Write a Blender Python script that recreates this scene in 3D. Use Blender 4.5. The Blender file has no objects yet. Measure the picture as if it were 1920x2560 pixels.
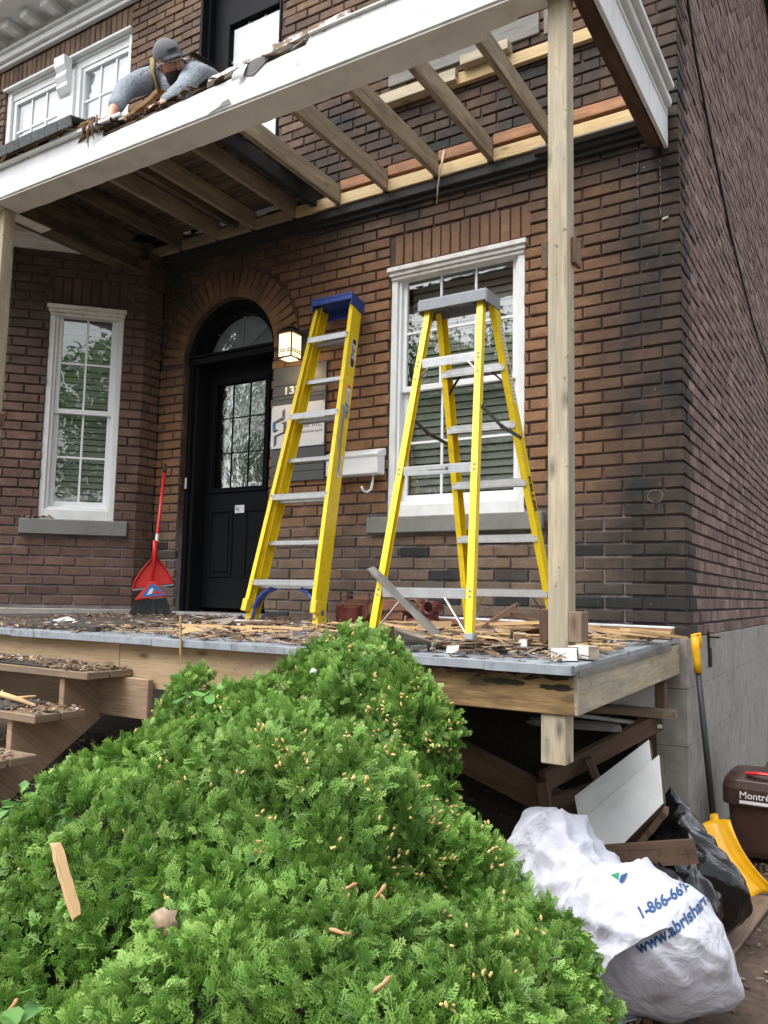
import bpy, bmesh, math, random
from math import radians as R, sin, cos, pi
from mathutils import Vector as V, Matrix as M, noise, Euler
from mathutils.bvhtree import BVHTree
random.seed(7)
scn = bpy.context.scene
col = scn.collection
# ------------------------------------------------------------------ camera, sky, sun, exposure
cam_d = bpy.data.cameras.new('camera'); cam = bpy.data.objects.new('camera', cam_d); col.objects.link(cam)
scn.camera = cam
yaw, pitch, roll = -0.550896, 0.101732, 0.020277
F = V((sin(yaw)*cos(pitch), cos(yaw)*cos(pitch), sin(pitch)))
Rt = F.cross(V((0, 0, 1))).normalized(); Up = Rt.cross(F)
R2 = Rt*cos(roll)+Up*sin(roll); U2 = -Rt*sin(roll)+Up*cos(roll)
cam.matrix_world = M(((R2.x, U2.x, -F.x, 0.91488), (R2.y, U2.y, -F.y, -4.73372), (R2.z, U2.z, -F.z, 0.16029), (0, 0, 0, 1)))
cam_d.sensor_fit = 'VERTICAL'; cam_d.sensor_height = 24.0; cam_d.lens = 24.0*2009.95/2560.0
cam_d.clip_start = 0.02; cam_d.clip_end = 500
SUN_EL, SUN_AZ = 58, 205        # azimuth in degrees, measured from +y clockwise
world = bpy.data.worlds.new('World'); scn.world = world; world.use_nodes = True
wn, wl = world.node_tree.nodes, world.node_tree.links
sky = wn.new('ShaderNodeTexSky'); sky.sky_type = 'NISHITA'; sky.sun_disc = False
sky.sun_elevation = R(SUN_EL); sky.sun_rotation = R(SUN_AZ); sky.air_density = 1.2; sky.dust_density = 4.0; sky.ozone_density = 1.0
hs = wn.new('ShaderNodeHueSaturation'); hs.inputs['Saturation'].default_value = 0.22
bg = wn['Background']; bg.inputs['Strength'].default_value = 0.15
wl.new(sky.outputs[0], hs.inputs['Color']); wl.new(hs.outputs[0], bg.inputs['Color'])
sun_d = bpy.data.lights.new('sun', 'SUN'); sun = bpy.data.objects.new('sun', sun_d); col.objects.link(sun)
sun_d.energy = 0.6; sun_d.angle = R(45); sun_d.color = (1, 0.97, 0.93)
sd = V((sin(R(SUN_AZ))*cos(R(SUN_EL)), cos(R(SUN_AZ))*cos(R(SUN_EL)), sin(R(SUN_EL))))
sun.rotation_euler = sd.to_track_quat('Z', 'Y').to_euler()
scn.view_settings.view_transform = 'Standard'; scn.view_settings.look = 'None'
scn.view_settings.exposure = 1.32; scn.view_settings.gamma = 1.0; scn.view_settings.use_curve_mapping = False
scn.render.engine = 'CYCLES'; scn.cycles.max_bounces = 6; scn.cycles.transparent_max_bounces = 8
scn.render.resolution_x = 768; scn.render.resolution_y = 1024

# ------------------------------------------------------------------ materials
MAT = {}
def nodemat(name):
    m = bpy.data.materials.new(name); m.use_nodes = True
    n, l = m.node_tree.nodes, m.node_tree.links
    return m, n, l, n['Principled BSDF']
def mk(n, t, **kw):
    x = n.new(t)
    for k, v in kw.items():
        if hasattr(x, k): setattr(x, k, v)
        else: x.inputs[k.replace('_', ' ')].default_value = v
    return x
def ramp(n, stops, interp='LINEAR'):
    r = n.new('ShaderNodeValToRGB'); r.color_ramp.interpolation = interp
    e = r.color_ramp.elements
    while len(e) < len(stops): e.new(0.5)
    for i, (p, c) in enumerate(stops):
        e[i].position = p; e[i].color = (c[0], c[1], c[2], 1) if hasattr(c, '__len__') else (c, c, c, 1)
    return r
def mixc(n, l, fac, a, b, mode='MIX'):
    x = n.new('ShaderNodeMix'); x.data_type = 'RGBA'; x.blend_type = mode
    for s, v in ((0, fac), (6, a), (7, b)):
        if hasattr(v, 'links') or hasattr(v, 'is_linked'): l.new(v, x.inputs[s])
        else: x.inputs[s].default_value = (*v, 1) if hasattr(v, '__len__') and len(v) == 3 else v
    return x.outputs[2]
def bump(n, l, h, strength=.3, dist=.01, bsdf=None):
    b = mk(n, 'ShaderNodeBump'); b.inputs['Strength'].default_value = strength; b.inputs['Distance'].default_value = dist
    l.new(h, b.inputs['Height'])
    if bsdf: l.new(b.outputs[0], bsdf.inputs['Normal'])
    return b
def noisetex(n, l, vec, scale, detail=4, rough=.55, dist=0):
    t = mk(n, 'ShaderNodeTexNoise'); t.inputs['Scale'].default_value = scale; t.inputs['Detail'].default_value = detail
    t.inputs['Roughness'].default_value = rough; t.inputs['Distortion'].default_value = dist
    if vec is not None: l.new(vec, t.inputs['Vector'])
    return t.outputs[0]
def geo_pos(n): return n.new('ShaderNodeNewGeometry').outputs['Position']
def mapping(n, l, vec, scale=(1, 1, 1), loc=(0, 0, 0)):
    m = n.new('ShaderNodeMapping'); m.inputs['Scale'].default_value = scale; m.inputs['Location'].default_value = loc
    l.new(vec, m.inputs['Vector']); return m.outputs[0]

def plain(name, c, rough=.6, metal=0, var=.12, sc=30, bmp=.1, spec=.5, coat=0, dirt=None, dirtamt=.5, dsc=6):
    m, n, l, b = nodemat(name)
    p = geo_pos(n)
    f = noisetex(n, l, p, sc, 5)
    lo = tuple(x*(1-var) for x in c); hi = tuple(min(1, x*(1+var)) for x in c)
    rc = ramp(n, [(.3, lo), (.7, hi)]); l.new(f, rc.inputs[0]); c_out = rc.outputs[0]
    if dirt:
        d = noisetex(n, l, p, dsc, 8, .7); dr = ramp(n, [(.5, 0), (.72, dirtamt)]); l.new(d, dr.inputs[0])
        c_out = mixc(n, l, dr.outputs[0], c_out, dirt)
    l.new(c_out, b.inputs['Base Color'])
    b.inputs['Roughness'].default_value = rough; b.inputs['Metallic'].default_value = metal
    b.inputs['Specular IOR Level'].default_value = spec; b.inputs['Coat Weight'].default_value = coat
    if bmp: bump(n, l, f, bmp, .004, b)
    MAT[name] = m; return m

def brickmat(name, pal, soot=0, seed=0., rough=.85, lowmix=False, cornersoot=False):
    m, n, l, b = nodemat(name)
    p = geo_pos(n)
    oi = n.new('ShaderNodeObjectInfo'); g = n.new('ShaderNodeNewGeometry')
    cx = n.new('ShaderNodeCombineXYZ'); l.new(oi.outputs['Random'], cx.inputs[0]); l.new(g.outputs['Random Per Island'], cx.inputs[1]); cx.inputs[2].default_value = seed
    sc_ = n.new('ShaderNodeVectorMath'); sc_.operation = 'SCALE'; sc_.inputs['Scale'].default_value = 371.7; l.new(cx.outputs[0], sc_.inputs[0])
    wnz = n.new('ShaderNodeTexWhiteNoise'); wnz.noise_dimensions = '3D'; l.new(sc_.outputs[0], wnz.inputs['Vector'])
    rv = ramp(n, [(i/(len(pal)-1) if len(pal) > 1 else 0, c) for i, c in enumerate(pal)]); l.new(wnz.outputs['Value'], rv.inputs[0])
    c = rv.outputs[0]
    if lowmix:      # repaired courses near the porch floor: more grey and a few near-black bricks
        sx = n.new('ShaderNodeSeparateXYZ'); l.new(p, sx.inputs[0])
        mr = n.new('ShaderNodeMapRange'); mr.inputs[1].default_value = .95; mr.inputs[2].default_value = .45; l.new(sx.outputs[2], mr.inputs[0])
        rl = ramp(n, [(0, (.175, .12, .088)), (.3, (.13, .10, .082)), (.55, (.21, .135, .085)), (.7, (.11, .092, .08)), (.82, (.15, .11, .085)), (.9, (.035, .036, .037)), (1, (.025, .027, .028))]); l.new(wnz.outputs['Value'], rl.inputs[0])
        c = mixc(n, l, mr.outputs[0], c, rl.outputs[0])
    # streaky grain and specks
    f1 = noisetex(n, l, mapping(n, l, p, (40, 40, 160)), 1, 5, .7)
    r1 = ramp(n, [(.3, .72), (.7, 1.25)]); l.new(f1, r1.inputs[0])
    c = mixc(n, l, 1.0, c, r1.outputs[0], 'MULTIPLY')
    f2 = noisetex(n, l, p, 9, 6, .65); r2 = ramp(n, [(.38, .72), (.62, 1.12)]); l.new(f2, r2.inputs[0])
    c = mixc(n, l, .8, c, r2.outputs[0], 'MULTIPLY')
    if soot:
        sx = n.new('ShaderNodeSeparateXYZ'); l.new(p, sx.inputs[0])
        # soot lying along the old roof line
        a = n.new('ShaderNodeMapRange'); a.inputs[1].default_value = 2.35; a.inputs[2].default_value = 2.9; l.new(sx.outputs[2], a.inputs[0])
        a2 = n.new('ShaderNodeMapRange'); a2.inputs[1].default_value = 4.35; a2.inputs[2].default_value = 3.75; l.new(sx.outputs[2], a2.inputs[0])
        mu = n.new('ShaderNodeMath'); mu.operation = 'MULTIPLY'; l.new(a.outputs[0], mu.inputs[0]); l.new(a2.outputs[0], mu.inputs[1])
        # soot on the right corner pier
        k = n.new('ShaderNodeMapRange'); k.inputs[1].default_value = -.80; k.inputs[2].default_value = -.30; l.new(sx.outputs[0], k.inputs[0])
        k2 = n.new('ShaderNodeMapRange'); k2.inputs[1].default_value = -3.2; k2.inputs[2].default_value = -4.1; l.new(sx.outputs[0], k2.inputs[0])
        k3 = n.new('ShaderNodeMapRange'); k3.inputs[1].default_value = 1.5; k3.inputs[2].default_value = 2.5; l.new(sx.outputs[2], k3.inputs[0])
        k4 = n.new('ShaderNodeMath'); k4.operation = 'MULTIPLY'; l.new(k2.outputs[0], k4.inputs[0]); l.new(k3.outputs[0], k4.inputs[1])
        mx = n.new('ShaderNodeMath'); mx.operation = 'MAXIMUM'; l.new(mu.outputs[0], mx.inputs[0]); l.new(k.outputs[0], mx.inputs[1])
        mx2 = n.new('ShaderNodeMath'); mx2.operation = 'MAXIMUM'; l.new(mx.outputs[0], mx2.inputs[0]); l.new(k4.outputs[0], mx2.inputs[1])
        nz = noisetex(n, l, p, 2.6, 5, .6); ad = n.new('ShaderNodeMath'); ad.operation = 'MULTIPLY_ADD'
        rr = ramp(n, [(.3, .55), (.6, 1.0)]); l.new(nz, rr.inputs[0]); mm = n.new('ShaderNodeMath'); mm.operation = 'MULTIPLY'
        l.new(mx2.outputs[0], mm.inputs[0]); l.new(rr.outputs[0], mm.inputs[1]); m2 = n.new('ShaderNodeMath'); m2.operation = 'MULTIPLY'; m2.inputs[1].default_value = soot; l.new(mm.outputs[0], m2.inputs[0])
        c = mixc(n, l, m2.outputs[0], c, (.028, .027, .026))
    # white paint / mortar specks
    f3 = noisetex(n, l, p, 55, 2, .5); r3 = ramp(n, [(.735, 0), (.76, .55)]); l.new(f3, r3.inputs[0])
    c = mixc(n, l, r3.outputs[0], c, (.45, .43, .41))
    l.new(c, b.inputs['Base Color']); b.inputs['Roughness'].default_value = rough; b.inputs['Specular IOR Level'].default_value = .3
    f4 = noisetex(n, l, p, 140, 4, .7); bump(n, l, f4, .5, .003, b)
    MAT[name] = m; return m

def woodmat(name, base, dark, knots=.6, weather=None, wamt=.5, rough=.75, grain=1., paint=None, pamt=.5, psc=7, spots=.3):
    m, n, l, b = nodemat(name)
    uv = n.new('ShaderNodeUVMap').outputs[0]; oi = n.new('ShaderNodeObjectInfo')
    ad = n.new('ShaderNodeVectorMath'); ad.operation = 'ADD'; sc_ = n.new('ShaderNodeMath'); sc_.operation = 'MULTIPLY'; sc_.inputs[1].default_value = 37.; l.new(oi.outputs['Random'], sc_.inputs[0])
    l.new(uv, ad.inputs[0]); l.new(sc_.outputs[0], ad.inputs[1]); u = ad.outputs[0]
    f = noisetex(n, l, mapping(n, l, u, (3.5, 60*grain, 1)), 1, 6, .6, .6)
    r = ramp(n, [(.3, dark), (.5, tuple((x+y)/2 for x, y in zip(base, dark))), (.68, base)]); l.new(f, r.inputs[0]); c = r.outputs[0]
    big = noisetex(n, l, mapping(n, l, u, (2, 8, 1)), 1, 3); rb = ramp(n, [(.35, .8), (.65, 1.12)]); l.new(big, rb.inputs[0])
    c = mixc(n, l, 1., c, rb.outputs[0], 'MULTIPLY')
    if knots:
        vo = n.new('ShaderNodeTexVoronoi'); vo.inputs['Scale'].default_value = 1; l.new(mapping(n, l, u, (3.2, 8.5, 1)), vo.inputs['Vector'])
        rk = ramp(n, [(.05, knots), (.13, knots*.35), (.2, 0)]); l.new(vo.outputs[0], rk.inputs[0])
        c = mixc(n, l, rk.outputs[0], c, tuple(x*.25 for x in dark))
    if weather:
        w = noisetex(n, l, mapping(n, l, u, (2.5, 14, 1)), 1, 7, .7); rw = ramp(n, [(.42, 0), (.62, wamt)]); l.new(w, rw.inputs[0])
        c = mixc(n, l, rw.outputs[0], c, weather)
    if spots:
        s = noisetex(n, l, mapping(n, l, u, (30, 30, 1)), 1, 3, .6); rs = ramp(n, [(.66, 0), (.72, spots)]); l.new(s, rs.inputs[0])
        c = mixc(n, l, rs.outputs[0], c, tuple(x*.2 for x in dark))
    if paint:
        q = noisetex(n, l, mapping(n, l, u, (psc*.6, psc*1.6, 1)), 1, 8, .75); rq = ramp(n, [(pamt, 1), (pamt+.03, 0)]); l.new(q, rq.inputs[0])
        c = mixc(n, l, rq.outputs[0], c, paint)
    l.new(c, b.inputs['Base Color']); b.inputs['Roughness'].default_value = rough; b.inputs['Specular IOR Level'].default_value = .3
    fs = noisetex(n, l, mapping(n, l, u, (5, 260, 1)), 1, 3, .5, .3); rf_ = ramp(n, [(.60, 0), (.68, .5)]); l.new(fs, rf_.inputs[0])
    c = mixc(n, l, rf_.outputs[0], c, tuple(x*.35 for x in dark)) if not paint else c
    l.new(c, b.inputs['Base Color'])
    bump(n, l, f, .45, .004, b)
    MAT[name] = m; return m

def glassmat(name, tint=(.8, .85, .85), ripple=0, rsc=20, refl=1.0, base=.13):
    m, n, l, b = nodemat(name); n.remove(b)
    out = [x for x in n if x.type == 'OUTPUT_MATERIAL'][0]
    tr = mk(n, 'ShaderNodeBsdfTransparent'); tr.inputs[0].default_value = (*tint, 1)
    gl = mk(n, 'ShaderNodeBsdfGlossy'); gl.inputs['Roughness'].default_value = .05 if ripple > .12 else .012; gl.inputs['Color'].default_value = (refl, refl, refl, 1)
    lw = n.new('ShaderNodeLayerWeight'); lw.inputs[0].default_value = .5
    pw_ = n.new('ShaderNodeMath'); pw_.operation = 'POWER'; pw_.inputs[1].default_value = 3.2; l.new(lw.outputs['Facing'], pw_.inputs[0])
    fr = n.new('ShaderNodeMath'); fr.operation = 'MULTIPLY_ADD'; fr.inputs[1].default_value = .8; fr.inputs[2].default_value = base; l.new(pw_.outputs[0], fr.inputs[0])
    mx = n.new('ShaderNodeMixShader'); l.new(fr.outputs[0], mx.inputs[0]); l.new(tr.outputs[0], mx.inputs[1]); l.new(gl.outputs[0], mx.inputs[2])
    f = noisetex(n, l, geo_pos(n), rsc if ripple else 1.6, 3, .5, .3)
    bp = bump(n, l, f, ripple if ripple else .12, .02); l.new(bp.outputs[0], gl.inputs['Normal'])
    l.new(mx.outputs[0], out.inputs[0]); MAT[name] = m; return m

def leafmat(name, cols, rough=.5, trans=.25, spec=.35):
    m, n, l, b = nodemat(name)
    g = n.new('ShaderNodeNewGeometry'); r = ramp(n, [(i/(len(cols)-1), c) for i, c in enumerate(cols)]); l.new(g.outputs['Random Per Island'], r.inputs[0])
    f = noisetex(n, l, g.outputs['Position'], 3.5, 3); rr = ramp(n, [(.35, .75), (.65, 1.2)]); l.new(f, rr.inputs[0])
    c = mixc(n, l, 1., r.outputs[0], rr.outputs[0], 'MULTIPLY')
    l.new(c, b.inputs['Base Color']); b.inputs['Roughness'].default_value = rough; b.inputs['Specular IOR Level'].default_value = spec
    tl = mk(n, 'ShaderNodeBsdfTranslucent'); l.new(c, tl.inputs[0]); mx = n.new('ShaderNodeMixShader'); mx.inputs[0].default_value = trans
    out = [x for x in n if x.type == 'OUTPUT_MATERIAL'][0]
    l.new(b.outputs[0], mx.inputs[1]); l.new(tl.outputs[0], mx.inputs[2]); l.new(mx.outputs[0], out.inputs[0])
    MAT[name] = m; return m

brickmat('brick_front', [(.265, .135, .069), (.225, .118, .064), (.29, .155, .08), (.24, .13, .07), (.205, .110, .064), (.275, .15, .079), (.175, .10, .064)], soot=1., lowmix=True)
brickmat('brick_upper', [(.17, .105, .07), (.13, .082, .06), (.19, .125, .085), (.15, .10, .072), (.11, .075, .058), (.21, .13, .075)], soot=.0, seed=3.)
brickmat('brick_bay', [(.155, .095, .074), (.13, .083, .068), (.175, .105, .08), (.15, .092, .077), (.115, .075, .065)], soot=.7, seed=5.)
brickmat('brick_side', [(.24, .158, .145), (.18, .122, .113), (.14, .098, .09), (.31, .21, .19), (.215, .14, .127), (.165, .10, .085), (.27, .19, .175)], seed=9.)
def mortarmat(name, up, low, z0, z1):
    m, n, l, b = nodemat(name); p = geo_pos(n); sx = n.new('ShaderNodeSeparateXYZ'); l.new(p, sx.inputs[0])
    nz = noisetex(n, l, p, 2.2, 4); ad = n.new('ShaderNodeMath'); ad.operation = 'MULTIPLY_ADD'; l.new(nz, ad.inputs[0]); ad.inputs[1].default_value = .5; l.new(sx.outputs[2], ad.inputs[2])
    mr = n.new('ShaderNodeMapRange'); mr.inputs[1].default_value = z1+.25; mr.inputs[2].default_value = z0+.25; l.new(ad.outputs[0], mr.inputs[0])
    f = noisetex(n, l, p, 60, 4); r = ramp(n, [(.3, .7), (.7, 1.2)]); l.new(f, r.inputs[0])
    d = noisetex(n, l, p, 5, 6, .7); rd = ramp(n, [(.45, 1), (.62, .55)]); l.new(d, rd.inputs[0])
    c = mixc(n, l, mr.outputs[0], up, low); c = mixc(n, l, 1., c, r.outputs[0], 'MULTIPLY'); c = mixc(n, l, 1., c, rd.outputs[0], 'MULTIPLY')
    l.new(c, b.inputs['Base Color']); b.inputs['Roughness'].default_value = .95; bump(n, l, f, .6, .004, b); MAT[name] = m
mortarmat('mortar', (.085, .052, .045), (.27, .23, .225), .45, .95)
def fasciamat():
    m, n, l, b = nodemat('fascia_paint'); p = geo_pos(n)
    c = ramp(n, [(.3, (.70, .72, .73)), (.7, (.77, .79, .80))]); l.new(noisetex(n, l, p, 6, 4), c.inputs[0]); co = c.outputs[0]
    st = noisetex(n, l, mapping(n, l, p, (14, 14, 2.2)), 1, 6, .7); rs = ramp(n, [(.56, 0), (.74, .45)]); l.new(st, rs.inputs[0]); co = mixc(n, l, rs.outputs[0], co, (.40, .38, .34))
    vo = n.new('ShaderNodeTexVoronoi'); vo.feature = 'DISTANCE_TO_EDGE'; vo.inputs['Scale'].default_value = 1
    w = mk(n, 'ShaderNodeTexNoise'); w.inputs['Scale'].default_value = 12; l.new(p, w.inputs['Vector']); ad = n.new('ShaderNodeVectorMath'); ad.operation = 'MULTIPLY_ADD'; l.new(w.outputs['Color'], ad.inputs[0]); ad.inputs[1].default_value = (.06, .06, .06); l.new(p, ad.inputs[2])
    l.new(mapping(n, l, ad.outputs[0], (7, 7, 12)), vo.inputs['Vector']); rv = ramp(n, [(.0, 1), (.022, 0)]); l.new(vo.outputs[0], rv.inputs[0])
    mk_ = noisetex(n, l, p, 2.4, 3); rm = ramp(n, [(.52, 0), (.6, .8)]); l.new(mk_, rm.inputs[0]); mu = n.new('ShaderNodeMath'); mu.operation = 'MULTIPLY'; l.new(rv.outputs[0], mu.inputs[0]); l.new(rm.outputs[0], mu.inputs[1]); co = mixc(n, l, mu.outputs[0], co, (.20, .19, .17))
    ch = noisetex(n, l, mapping(n, l, p, (8, 8, 16)), 1, 8, .75); rc = ramp(n, [(.69, 0), (.70, .9)]); l.new(ch, rc.inputs[0]); co = mixc(n, l, rc.outputs[0], co, (.34, .31, .26))
    l.new(co, b.inputs['Base Color']); b.inputs['Roughness'].default_value = .5; bump(n, l, ch, .25, .006, b); MAT['fascia_paint'] = m
fasciamat()
plain('mortar_new', (.19, .165, .16), .95, var=.25, sc=60, bmp=.6)
plain('mortar_side', (.06, .045, .045), .95, var=.3, sc=60, bmp=.6)
plain('concrete', (.31, .29, .265), .9, var=.18, sc=14, bmp=.35, dirt=(.10, .09, .078), dirtamt=.7, dsc=2.2)
plain('concrete_pale', (.33, .31, .285), .9, var=.15, sc=20, bmp=.3, dirt=(.14, .13, .12), dirtamt=.6, dsc=4)
plain('sill_stone', (.20, .20, .19), .85, var=.15, sc=10, bmp=.3, dirt=(.09, .09, .088), dirtamt=.7, dsc=5)
plain('white_paint', (.72, .74, .74), .5, var=.05, sc=8, bmp=.12, dirt=(.38, .37, .34), dirtamt=.35, dsc=5)
plain('white_vinyl', (.78, .80, .82), .35, var=.03, sc=5, bmp=.02, dirt=(.5, .5, .48), dirtamt=.15, dsc=3)
plain('white_old', (.66, .66, .63), .7, var=.10, sc=25, bmp=.3, dirt=(.30, .27, .23), dirtamt=.5, dsc=9)
plain('soffit_paint', (.70, .69, .63), .65, var=.06, sc=6, bmp=.12, dirt=(.26, .24, .2), dirtamt=.35, dsc=5)
plain('black_paint', (.010, .011, .013), .5, var=.1, sc=4, bmp=.03, spec=.06)
plain('dark_void', (.02, .019, .018), .9, var=.2)
plain('yellow_fibreglass', (.80, .58, .012), .38, var=.05, sc=9, bmp=.05, dirt=(.30, .22, .05), dirtamt=.42, dsc=23)
plain('yellow_rubber', (.74, .52, .03), .6, var=.1)
plain('aluminium', (.62, .63, .65), .38, metal=.85, var=.08, sc=30, bmp=.06, dirt=(.3, .28, .25), dirtamt=.3, dsc=14)
plain('steel', (.5, .5, .5), .35, metal=1, var=.05)
plain('dark_steel', (.05, .045, .04), .4, metal=.6, var=.1)
plain('blue_plastic', (.022, .05, .24), .45, var=.1, dirt=(.08, .09, .14), dirtamt=.3)
plain('grey_plastic', (.24, .26, .29), .5, var=.08, dirt=(.36, .36, .36), dirtamt=.4, dsc=20)
plain('sign_grey', (.075, .078, .082), .45, var=.08, sc=12, bmp=.04)
plain('sign_white', (.72, .73, .75), .35, var=.02, bmp=0)
plain('print_black', (.015, .015, .017), .5, var=0, bmp=0)
plain('print_grey', (.12, .10, .11), .5, var=0, bmp=0)
plain('print_white', (.75, .75, .75), .5, var=0, bmp=0)
plain('print_blue', (.03, .16, .42), .5, var=0, bmp=0)
plain('print_navy', (.02, .07, .18), .6, var=.15, sc=50, bmp=0)
plain('print_green', (.02, .25, .13), .6, var=.1, bmp=0)
plain('print_red', (.6, .06, .04), .5, var=0, bmp=0)
plain('bronze', (.035, .027, .022), .5, metal=.3, var=.2)
plain('red_plastic', (.62, .022, .02), .38, var=.08, sc=12, dirt=(.40, .05, .04), dirtamt=.4, dsc=12)
plain('bristle', (.018, .02, .024), .6)
plain('rubber_mat', (.035, .031, .03), .9, var=.4, sc=120, bmp=.8, dirt=(.13, .09, .07), dirtamt=.8, dsc=30)
plain('deck_paint', (.27, .30, .335), .6, var=.15, sc=20, bmp=.3, dirt=(.09, .085, .085), dirtamt=.8, dsc=11)
plain('leather_red', (.13, .026, .022), .42, var=.2, sc=30, bmp=.3)
plain('leather_tan', (.16, .066, .040), .5, var=.2, sc=30, bmp=.3)
plain('black_poly', (.009, .009, .010), .17, var=.1, sc=5, bmp=.15, spec=.6)
plain('white_poly', (.62, .63, .70), .55, var=.04, sc=40, bmp=.15, dirt=(.45, .44, .46), dirtamt=.25, dsc=6)
plain('shovel_yellow', (.80, .42, .008), .35, var=.08, sc=15, bmp=.05, dirt=(.5, .28, .03), dirtamt=.35, dsc=25)
plain('shovel_shaft', (.03, .032, .033), .6, var=.2)
plain('bin_brown', (.055, .026, .02), .4, var=.15, sc=10, bmp=.05, dirt=(.14, .09, .075), dirtamt=.4, dsc=18)
plain('asphalt_felt', (.018, .018, .019), .85, var=.3, sc=40, bmp=.6)
plain('shingle', (.13, .145, .15), .9, var=.35, sc=60, bmp=.7, dirt=(.05, .05, .05), dirtamt=.6, dsc=14)
plain('blind', (.44, .44, .40), .7, var=.05, bmp=0)
plain('shade', (.78, .80, .84), .7, var=.04, sc=3, bmp=0)
plain('room', (.08, .08, .08), .9, var=.1, bmp=0)
plain('soil', (.075, .05, .036), .95, var=.45, sc=25, bmp=1., dirt=(.15, .10, .075), dirtamt=.7, dsc=11)
plain('bark', (.10, .075, .055), .9, var=.3, sc=20, bmp=.6)
plain('twig_shade_core', (.03, .026, .016), .95, var=.3)  # near-black brown, also for rot and the shade painted in the crawl space
plain('skin', (.52, .28, .20), .5, var=.08, sc=12, bmp=.03)
plain('sweater', (.30, .335, .38), .9, var=.12, sc=60, bmp=.5)
plain('trousers', (.05, .055, .065), .9, var=.2, sc=40)
plain('cap_grey', (.145, .15, .165), .9, var=.15, sc=40, bmp=.3)
plain('beard', (.016, .011, .008), .9, var=.4, sc=120, bmp=1.)
plain('suspender', (.28, .23, .085), .8, var=.1)
plain('strap_dark', (.03, .015, .012), .8)
plain('cone_buff', (.58, .42, .16), .6, var=.25, sc=60)
plain('seed_wing', (.50, .26, .13), .6, var=.25, sc=60)
plain('dead_leaf', (.42, .30, .21), .7, var=.3, sc=50)
plain('mulch', (.11, .058, .036), .9, var=.5, sc=60, bmp=.5)
woodmat('pine_new', (.62, .47, .25), (.48, .33, .15), knots=.7, weather=(.42, .38, .30), wamt=.3)
woodmat('post_wood', (.52, .45, .32), (.38, .31, .205), knots=.95, weather=(.30, .285, .25), wamt=.6, spots=.75)
woodmat('joist_wood', (.44, .36, .25), (.28, .22, .145), knots=.6, weather=(.16, .13, .10), wamt=.7, spots=.4)
woodmat('joist_dark', (.19, .15, .105), (.11, .085, .06), knots=.5, weather=(.03, .028, .025), wamt=.8)
woodmat('red_wood', (.44, .22, .11), (.27, .12, .06), knots=.8, weather=(.12, .07, .05), wamt=.6)
woodmat('rim_wood', (.46, .335, .20), (.34, .23, .12), knots=.9, weather=(.40, .33, .25), wamt=.4, spots=.4)
woodmat('rim_rotten', (.42, .28, .13), (.28, .17, .075), knots=.9, weather=(.045, .028, .018), wamt=.85)
woodmat('stringer_wood', (.40, .285, .19), (.27, .18, .115), knots=.7, weather=(.22, .17, .13), wamt=.4)
woodmat('tread_wood', (.30, .215, .145), (.19, .13, .085), knots=.7, weather=(.16, .13, .11), wamt=.6)
woodmat('grey_board', (.21, .20, .185), (.12, .115, .105), knots=.3, weather=(.28, .27, .25), wamt=.5)
woodmat('brown_board', (.10, .058, .038), (.055, .032, .022), knots=.3, weather=(.17, .11, .075), wamt=.5)
woodmat('split_wood', (.70, .50, .27), (.52, .32, .15), knots=.3, weather=(.30, .18, .10), wamt=.3)
woodmat('split_dark', (.24, .145, .09), (.13, .075, .045), knots=.3, weather=(.07, .045, .035), wamt=.5)
woodmat('white_board', (.50, .40, .30), (.20, .14, .10), knots=0, paint=(.70, .72, .73), pamt=.62, spots=0)
woodmat('white_board_worn', (.32, .22, .15), (.16, .10, .07), knots=0, paint=(.68, .70, .71), pamt=.52, spots=0)
woodmat('plywood', (.26, .19, .135), (.19, .135, .095), knots=.5, weather=(.12, .085, .065), wamt=.6)
glassmat('glass', (.84, .86, .85), base=.11); glassmat('glass_ripple', (.25, .3, .28), ripple=.14, rsc=14, refl=1., base=.34); glassmat('glass_fan', (.8, .85, .85), ripple=.1, rsc=9)
def thujamat():
    m, n, l, b = nodemat('thuja'); at = n.new('ShaderNodeAttribute'); at.attribute_name = 'tone'
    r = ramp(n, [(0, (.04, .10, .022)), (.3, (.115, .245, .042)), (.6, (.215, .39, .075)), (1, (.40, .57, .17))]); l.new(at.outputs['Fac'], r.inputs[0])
    f = noisetex(n, l, geo_pos(n), 3.5, 3); rr = ramp(n, [(.35, .8), (.65, 1.2)]); l.new(f, rr.inputs[0]); c = mixc(n, l, 1., r.outputs[0], rr.outputs[0], 'MULTIPLY')
    l.new(c, b.inputs['Base Color']); b.inputs['Roughness'].default_value = .5; b.inputs['Specular IOR Level'].default_value = .35
    tl = mk(n, 'ShaderNodeBsdfTranslucent'); l.new(c, tl.inputs[0]); mx = n.new('ShaderNodeMixShader'); mx.inputs[0].default_value = .25
    out = [x for x in n if x.type == 'OUTPUT_MATERIAL'][0]; l.new(b.outputs[0], mx.inputs[1]); l.new(tl.outputs[0], mx.inputs[2]); l.new(mx.outputs[0], out.inputs[0]); MAT['thuja'] = m
thujamat()
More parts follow.
